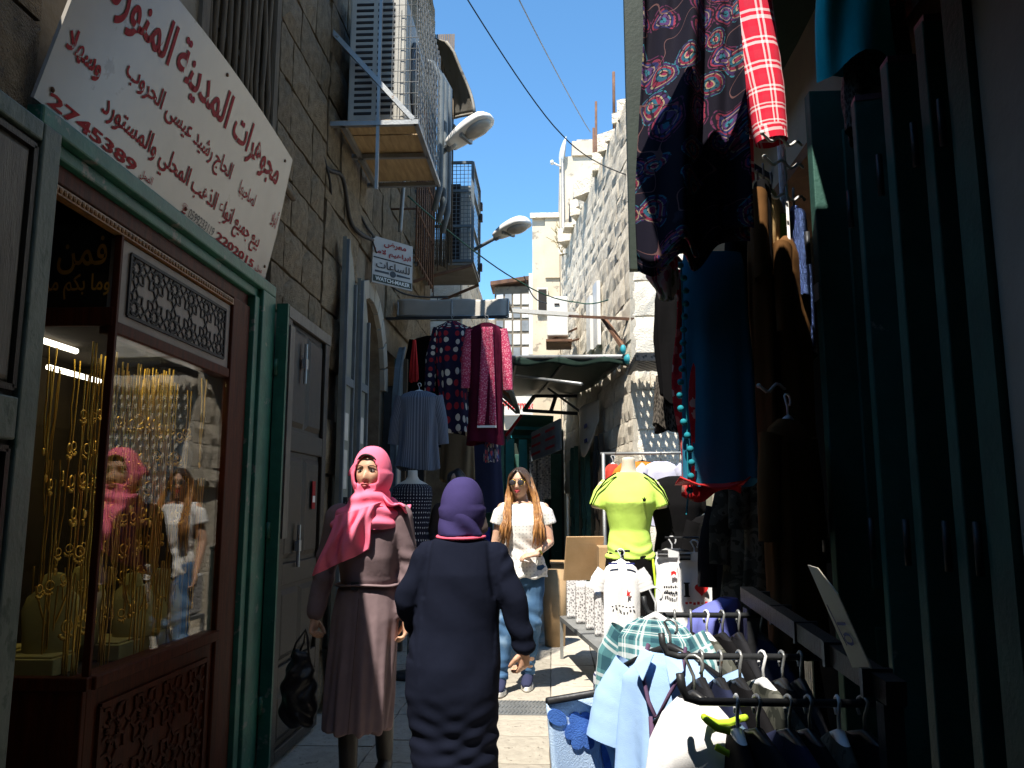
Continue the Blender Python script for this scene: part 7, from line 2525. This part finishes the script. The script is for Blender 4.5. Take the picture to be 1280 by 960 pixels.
def fall(u, v):
    # falling end over the chest to a point at the lower left
    top = Vector((lerp(-.145, .085, u), -.118 - .045 * math.sin(PI * u), lerp(1.33, 1.40, u)))
    bot = Vector((lerp(-.232, .025, u), -.135 - .03 * math.sin(PI * u), lerp(1.035, 1.165, u)))
    p = top.lerp(bot, v)
    p.y += .016 * math.sin(u * 13 + v * 4.0) * (.4 + .6 * v) + .008 * math.sin(u * 27 - v * 5)
    p.x += .012 * math.sin(v * 5 + u * 3)
    p.y -= .03 * math.sin(PI * v)
    return p


MB().grid(fall, 44, 30).build('scarf_end', mt['pink'], pk, smooth=True, wp=False, solid=.006)
MB().grid(lambda u, v: Vector((lerp(.06, .205, u), lerp(-.10, .09, v) + .012 * math.sin(11 * u), 1.425 - .055 * u - .02 * math.sin(PI * v) + .012 * math.sin(9 * u + 5 * v))), 16, 12).build('scarf_shoulder', mt['pink'], pk, smooth=True, wp=False, solid=.01)
MB().grid(lambda u, v: hc + Vector((-.085 - .05 * u, .02 + .03 * u, .045 - .045 * u + lerp(-.04, .03, v) * (1 - .75 * u))), 8, 6).build('scarf_corner', mt['pink'], pk, smooth=True, wp=False, solid=.006)
# handbag carried at her side
hb = thing('handbag', 'slouchy black handbag hanging from the hand of the pink scarfed person', 'handbag', (-1.255, 4.1, .3))
bg = MB()
bg.loft([erg((-1.262, 4.10), a, b, z, 24) for z, a, b in ((.30, .06, .04), (.33, .088, .06), (.45, .092, .065), (.56, .078, .05), (.64, .05, .03), (.66, .03, .02))])
link('bag_body', remeshed('bag_body', bg, .009, 2, lambda x, y, z, no: .007 * np.sin(x * 70 + 4 * np.sin(z * 18)) + .004 * np.sin(z * 60 + x * 25)), mt['bag_black'], hb)
for s in (-1, 1):
    MB().tube([(-1.262 - .045 * s, 4.10, .63), (-1.255 - .03 * s, 4.10, .70), (-1.24, 4.105, .765), (-1.235 + .012 * s, 4.105, .70), (-1.25 + .03 * s, 4.10, .63)], .006, 8).build('strap', mt['bag_black'], hb, smooth=True)

# ---------------------------------------------------------------- person in navy seen from behind
NL = Vector((-.41, 3.65, 0))
bmb = MB()
body_core(bmb, .80, 1.17, .125, .13, .15, .14, -.02)
hc2 = Vector((.005, .02, 1.375))
hr2 = Matrix.Rotation(PI - .12, 3, 'Z')
head_shape(bmb, hc2, hr2, .93, ears=False)
limb(bmb, [hc2 + Vector((0, -.01, -.06)), (0, 0, 1.2)], [.055, .06])
BL_ = [(-.165, 0, 1.17), (-.235, -.02, .965), (-.20, .10, .80)]
BR_ = [(.165, 0, 1.17), (.238, -.02, .965), (.285, .0, .775)]
limb(bmb, [(-.13, 0, 1.12)] + BL_[1:], [.04, .04, .028])
limb(bmb, [(.13, 0, 1.12)] + BR_[1:], [.04, .04, .028])
hand_shape(bmb, (-.20, .105, .785), (.05, .25, -1), (.8, .4, 0), .5, 1, .95)
hand_shape(bmb, (.286, 0.0, .765), (-.05, .05, -1), (-.75, .5, 0), .8, -1, 1.0)
for s in (-1, 1):
    limb(bmb, [(s * .09 - .02, 0, .80), (s * .09 - .02, .04 * s, .42), (s * .085 - .02, .06 * s, .06)], [.08, .06, .04])
    bmb.tube([(s * .085 - .02, -.06, .035), (s * .085 - .02, .04, .045), (s * .085 - .02, .13, .03)], [.03, .038, .026], 10)
nv = person('person in an indigo headscarf and long navy dress walking away, seen from behind', bmb, mt['skin'], NL)
ab = MB()
ab.loft([erg((cx, cy), a, b, z) for z, a, b, cx, cy in ((1.245, .085, .085, 0, 0), (1.22, .135, .10, 0, 0), (1.18, .164, .112, 0, 0), (1.08, .178, .135, -.005, -.01), (.95, .180, .14, -.012, -.01), (.84, .188, .145, -.018, -.01), (.70, .212, .16, -.028, -.02), (.58, .208, .165, -.03, -.02), (.40, .186, .158, -.022, 0), (.22, .190, .165, -.018, 0), (.06, .205, .18, -.015, 0), (.02, .206, .18, -.015, 0))])
limb(ab, [(-.150, 0, 1.155), (-.232, -.02, .965), (-.195, .11, .80)], [.070, .062, .05])
limb(ab, [(.150, 0, 1.155), (.238, -.02, .965), (.285, .0, .775)], [.070, .062, .05])


def ab_f(x, y, z, no):
    low = np.clip((.62 - z) / .25, 0, 1)
    # swags across the legs
    f = .008 * low * np.sin((z + .30 * x) * 55 + 3.2 * fn(x, y, z, 9, 3)) * (.55 + .45 * fn(x, y, z, 14, 4))
    f += .004 * low * np.sin((z - .25 * x) * 95 + 3 * fn(x, y, z, 12, 5))
    mid = np.clip((z - .6) / .1, 0, 1)
    f += .006 * mid * np.sin(x * 26 + 5 * np.sin(z * 6)) * np.clip((1.15 - z) * 4, 0, 1) * (np.abs(x) < .16)
    arm = (np.abs(x) > .185) & (z > .72)
    f += .004 * arm * np.sin(z * 60 + 20 * x + 3.5 * fn(x, y, z, 16, 7))
    f += .004 * np.sin(x * 17 + z * 13)
    sh = np.exp(-((np.abs(x) - .135 - .1 * (1.2 - z)) / .012) ** 2) * (z > .98) * (y < 0)
    return f - .008 * sh


link('dress', remeshed('dress', ab, .009, 4, ab_f), mt['abaya'], nv, wp=False)
hd = hood(nv, hc2 + Vector((0, 0, -.008)), hr2, mt['purple_scarf'], 1.0, .055, .08, -.09)
nk = MB()
nk.loft([erg((0, cy), a, b, z, 36) for z, a, b, cy in ((1.41, .080, .095, .01), (1.37, .094, .112, .008), (1.33, .097, .112, .004), (1.29, .098, .106, 0), (1.262, .102, .102, 0), (1.243, .108, .10, 0))])
link('scarf_neck', remeshed('scarf_neck', nk, .008, 2, lambda x, y, z, no: .008 * np.sin(x * 48 + 40 * (z - 1.3) + 2 * fn(x, y, z, 12, 9)) * np.clip((1.38 - z) * 9, 0, 1)), mt['purple_scarf'], nv, wp=False)
MB().tube([Vector((.104 * math.cos(a), .0 + .098 * math.sin(a), 1.243 + .006 * math.sin(a))) for a in [2 * PI * k / 40 for k in range(41)]], [(.010, .007)] * 41, 8, False, ref=(0, 0, 1)).build('collar', mt['pink_trim'], nv, smooth=True, wp=False)

# ---------------------------------------------------------------- woman in white tee, long hair, sunglasses
WL = Vector((-.225, 6.3, 0))
hc3 = Vector((-.025, -.02, 1.555))
hr3 = Matrix.Rotation(-.22, 3, 'Z') @ Matrix.Rotation(.02, 3, 'X')
bmb = MB()
body_core(bmb, .93, 1.385, .16, .105, .15, .135)
head_shape(bmb, hc3, hr3, .96)
limb(bmb, [hc3 + Vector((0, .03, -.06)), (0, .01, 1.38)], [.047, .05])
WLa = [(-.16, 0, 1.36), (-.215, .02, 1.10), (-.21, -.06, .87)]
WRa = [(.16, 0, 1.36), (.205, -.01, 1.10), (.105, -.165, 1.02)]
limb(bmb, WLa, [.044, .036, .024])
limb(bmb, WRa, [.044, .036, .025])
hand_shape(bmb, (-.21, -.065, .855), (-.05, -.2, -1), (.85, -.2, 0), .5, -1, .93)
hand_shape(bmb, (.10, -.17, 1.018), (-1, -.15, -.12), (0, .35, -1), .45, -1, .93)
LG1 = [(-.08, 0, .92), (-.115, -.08, .50), (-.165, -.07, .09)]
LG2 = [(.08, 0, .92), (.075, -.02, .50), (.03, .12, .09)]
limb(bmb, LG1, [.088, .055, .034])
limb(bmb, LG2, [.088, .055, .034])
wo_ = person('person with long ombre hair and sunglasses in a white tee and jeans', bmb, mt['skin_fair'], WL)
face_parts(wo_, hc3, hr3, .96, 'lips_red', False)
L3 = lambda x, y, z: hc3 + hr3 @ (Vector((x, y, z)) * .96)
for s in (-1, 1):
    MB().sphere(L3(s * .034, -.094, .002), (.026, .007, .023), 18, 12).build('sunglass_lens', mt['sun_lens'], wo_, smooth=True, wp=False)
    MB().tube([L3(s * .034 + .027 * math.cos(a), -.094, .002 + .024 * math.sin(a)) for a in [2 * PI * k / 20 for k in range(21)]], .002, 6).tube([L3(s * .06, -.088, .008), L3(s * .078, -.04, .008), L3(s * .080, .02, .004)], .0022, 6).build('sunglass_frame', mt['gold'], wo_, smooth=True, wp=False)
MB().tube([L3(-.009, -.098, .004), L3(0, -.101, .007), L3(.009, -.098, .004)], .002, 6).build('sunglass_bridge', mt['gold'], wo_, smooth=True, wp=False)
ts_ = MB()
ts_.loft([erg((cx, cy), a, b, z) for z, a, b, cx, cy in ((1.395, .075, .065, 0, 0), (1.375, .135, .085, 0, 0), (1.33, .162, .10, 0, 0), (1.24, .158, .128, 0, -.015), (1.17, .150, .125, 0, -.012), (1.05, .138, .108, 0, 0), (.95, .166, .124, 0, 0), (.87, .182, .136, .005, 0), (.835, .182, .136, .01, 0))])
for s in (-1, 1):
    ts_.tube([(s * .08, 0, 1.365), (s * .135, 0, 1.352), (s * .178, 0, 1.318), (s * .205, .004, 1.235)], [.05, .058, .060, .057], 16)


def ts_f(x, y, z, no):
    return .005 * np.sin(x * 45 + z * 30 + 3 * np.sin(z * 12)) * np.clip((1.28 - z) * 4, .2, 1) + .006 * np.sin((z - .8 * x) * 60) * np.clip((1.0 - z) * 8, 0, 1)


link('tee', remeshed('tee', ts_, .0075, 3, ts_f), mt['tee_white'], wo_, wp=False)
jn = MB()
jn.loft([erg((0, 0), a, b, z) for z, a, b in ((.98, .118, .085), (.92, .140, .10), (.84, .152, .108), (.78, .135, .10))])
for Lg in (LG1, LG2):
    limb(jn, [Lg[0], Lg[1], (Lg[2][0], Lg[2][1], .14)], [.098, .066, .052])


def jn_f(x, y, z, no):
    return .005 * np.sin(z * 70 + 30 * x) * np.clip(1 - np.abs(z - .5) / .16, 0, 1) + .006 * np.sin(z * 105) * np.clip((.28 - z) * 7, 0, 1) + .003 * np.sin(z * 45 + 20 * y)


link('jeans', remeshed('jeans', jn, .0075, 3, jn_f), mt['denim'], wo_, wp=False)
for Lg in (LG1, LG2):
    x, y, z = Lg[2]
    MB().tube([(x, y, .10), (x, y, .145)], .055, 16).build('jean_cuff', mt['denim'], wo_, smooth=True, wp=False)
    sh_ = MB()
    sh_.tube([(x, y + .055, .075), (x, y + .01, .085), (x - .005, y - .07, .062), (x - .01, y - .13, .050), (x - .01, y - .165, .040)], [(.034, .04), (.042, .05), (.044, .040), (.040, .027), (.022, .018)], 16)
    sh_.tube([(x, y, .07), (x, y, .115)], .042, 14)
    link('sneaker', remeshed('sneaker', sh_, .006, 2), mt['sneaker'], wo_, wp=False)
    MB().loft([[Vector((x - .004 + .047 * math.cos(2 * PI * k / 24) * (1 - .12 * (math.sin(2 * PI * k / 24) < -.4)), y - .05 + .125 * math.sin(2 * PI * k / 24), zz)) for k in range(24)] for zz in (.004, .012, .034, .036)]).build('sole', mt['sole'], wo_, smooth=True, wp=False)
    for q in range(3):
        MB().tube([(x - .03, y - .05 - .025 * q, .093 - .012 * q), (x, y - .055 - .025 * q, .105 - .013 * q), (x + .025, y - .05 - .025 * q, .093 - .012 * q)], .003, 5).build('lace', mt['sole'], wo_, smooth=True, wp=False)
# hair: cap, two long front falls, back
hr_ = MB()
N = 40
cap_rings = []
for j in range(0, 17):
    th = PI * (.30 + .70 * j / 16)
    z = -.128 * math.cos(th)
    r = math.sin(th)
    ring = []
    for i in range(N):
        a = 2 * PI * i / N
        sa, ca = math.sin(a), math.cos(a)
        y = (.088 if sa < 0 else .118) * r * sa + .012
        x = .089 * r ** .85 * ca
        if sa < -.2:
            y = y * 1.04 - .012 if z > .052 else max(y, -.04 + .05 * sm(.052, .0, z))
        ring.append(L3(x, y, z))
    cap_rings.append(ring)
hr_.loft(cap_rings, False, True)


def strand(pts, rad, seed, fl=.6):
    hr_.tube(pts, [(r, r * fl) for r in rad], 10)


rd = random.Random(5)
for k in range(170):
    a = PI * (-.16 + 1.32 * k / 169)          # around the back from one temple to the other
    x0, y0 = .086 * math.cos(a), .030 + .10 * math.sin(a)
    top = L3(x0, y0, .03 + .03 * math.sin(a))
    side_ = 1 if math.cos(a) > 0 else -1
    fr_ = math.sin(a) < .35
    if fr_:
        ex = side_ * rd.uniform(.085, .165)
        ey = -.135 - rd.uniform(-.02, .03)
        ez = rd.uniform(1.06, 1.16)
        mid1 = Vector((side_ * rd.uniform(.085, .12) - .01, -.03, 1.46))
        mid2 = Vector((side_ * rd.uniform(.09, .145), -.105, 1.32))
    else:
        ex = .12 * math.cos(a) * rd.uniform(.9, 1.3)
        ey = .15
        ez = rd.uniform(1.08, 1.2)
        mid1 = Vector((.10 * math.cos(a), .10, 1.46))
        mid2 = Vector((.125 * math.cos(a), .13, 1.32))
    strand([top, mid1, mid2, Vector((ex, ey, (ez + 1.25) / 2 + .03)), Vector((ex + rd.uniform(-.02, .02), ey, ez))], [.010, .0105, .010, .008, .002], k)
for s in (-1, 1):
    for k in range(18):
        k = k * .4
        x0 = .006 + .006 * k
        hr_.tube([L3(s * x0, -.075 + .006 * k, .098 + .012 - .002 * k), L3(s * (.035 + .006 * k), -.092 + .008 * k, .078 - .002 * k), L3(s * (.066 + .003 * k), -.075 + .008 * k, .040), L3(s * .086, -.045, -.02), Vector((s * rd.uniform(.085, .11) - .01, -.06, 1.44)), Vector((s * rd.uniform(.09, .13), -.12, 1.30)), Vector((s * rd.uniform(.09, .13), -.145, rd.uniform(1.12, 1.2)))], [.006, .007, .008, .009, .009, .008, .002], 8)
hr_.build('hair', mt['hair'], wo_, smooth=True, wp=False)
MB().tube([(.118, -.155, 1.02), (.13, -.14, 1.03)], .027, 12, False).build('bracelet', mt['gold'], wo_, smooth=True, wp=False)

# ---------------------------------------------------------------- person in the shade with a hand at the brow
SL_ = Vector((-.80, 6.85, 0))
hc4 = Vector((-.01, 0, 1.555))
hr4 = Matrix.Rotation(-.15, 3, 'Z')
bmb = MB()
body_core(bmb, .92, 1.37)
head_shape(bmb, hc4, hr4, .97)
limb(bmb, [hc4 + Vector((0, .03, -.06)), (0, .01, 1.37)], [.05, .055])
limb(bmb, [(.16, 0, 1.35), (.22, -.12, 1.20), (.09, -.15, 1.47)], [.05, .04, .027])
limb(bmb, [(-.16, 0, 1.35), (-.22, 0, 1.08), (-.14, -.16, 1.10)], [.05, .04, .027])
hand_shape(bmb, (.085, -.15, 1.485), (-.75, -.02, .65), (0, .9, -.3), .25, -1, .95)
hand_shape(bmb, (-.135, -.165, 1.105), (.8, -.2, .35), (0, .6, -.5), .7, 1, .95)
for s in (-1, 1):
    limb(bmb, [(s * .085, 0, .92), (s * .085, 0, .5), (s * .085, 0, .08)], [.085, .055, .036])
    bmb.tube([(s * .085, .05, .035), (s * .085, -.05, .045), (s * .085, -.14, .03)], [.03, .038, .026], 10)
dk = person('dark haired person in the shade shielding their brow with one hand', bmb, mt['skin'], SL_, .0075)
face_parts(dk, hc4, hr4, .97)
cm = MB()
cm.loft([erg((0, 0), a, b, z) for z, a, b in ((1.40, .09, .07), (1.36, .165, .095), (1.2, .17, .125), (1.0, .15, .115), (.85, .18, .13), (.5, .19, .14), (.2, .20, .15))])
limb(cm, [(.15, 0, 1.34), (.22, -.12, 1.20), (.10, -.148, 1.44)], [.07, .055, .042])
limb(cm, [(-.15, 0, 1.34), (-.22, 0, 1.08), (-.15, -.155, 1.10)], [.07, .055, .042])
link('dress', remeshed('dress', cm, .011, 3), mt['blouse_dark'], dk, wp=False)
hb_ = MB().sphere(hc4 + Vector((0, .022, .018)), (.092, .108, .122), 24, 18)
hb_.tube([hc4 + Vector((0, .09, 0)), (0, .12, 1.42), (0, .12, 1.25)], [.085, .08, .03], 14)
link('hair', remeshed('hair', hb_, .009, 2, lambda x, y, z, no: .006 * np.sin(x * 70 + z * 12)), mt['hair_black'], dk, wp=False)
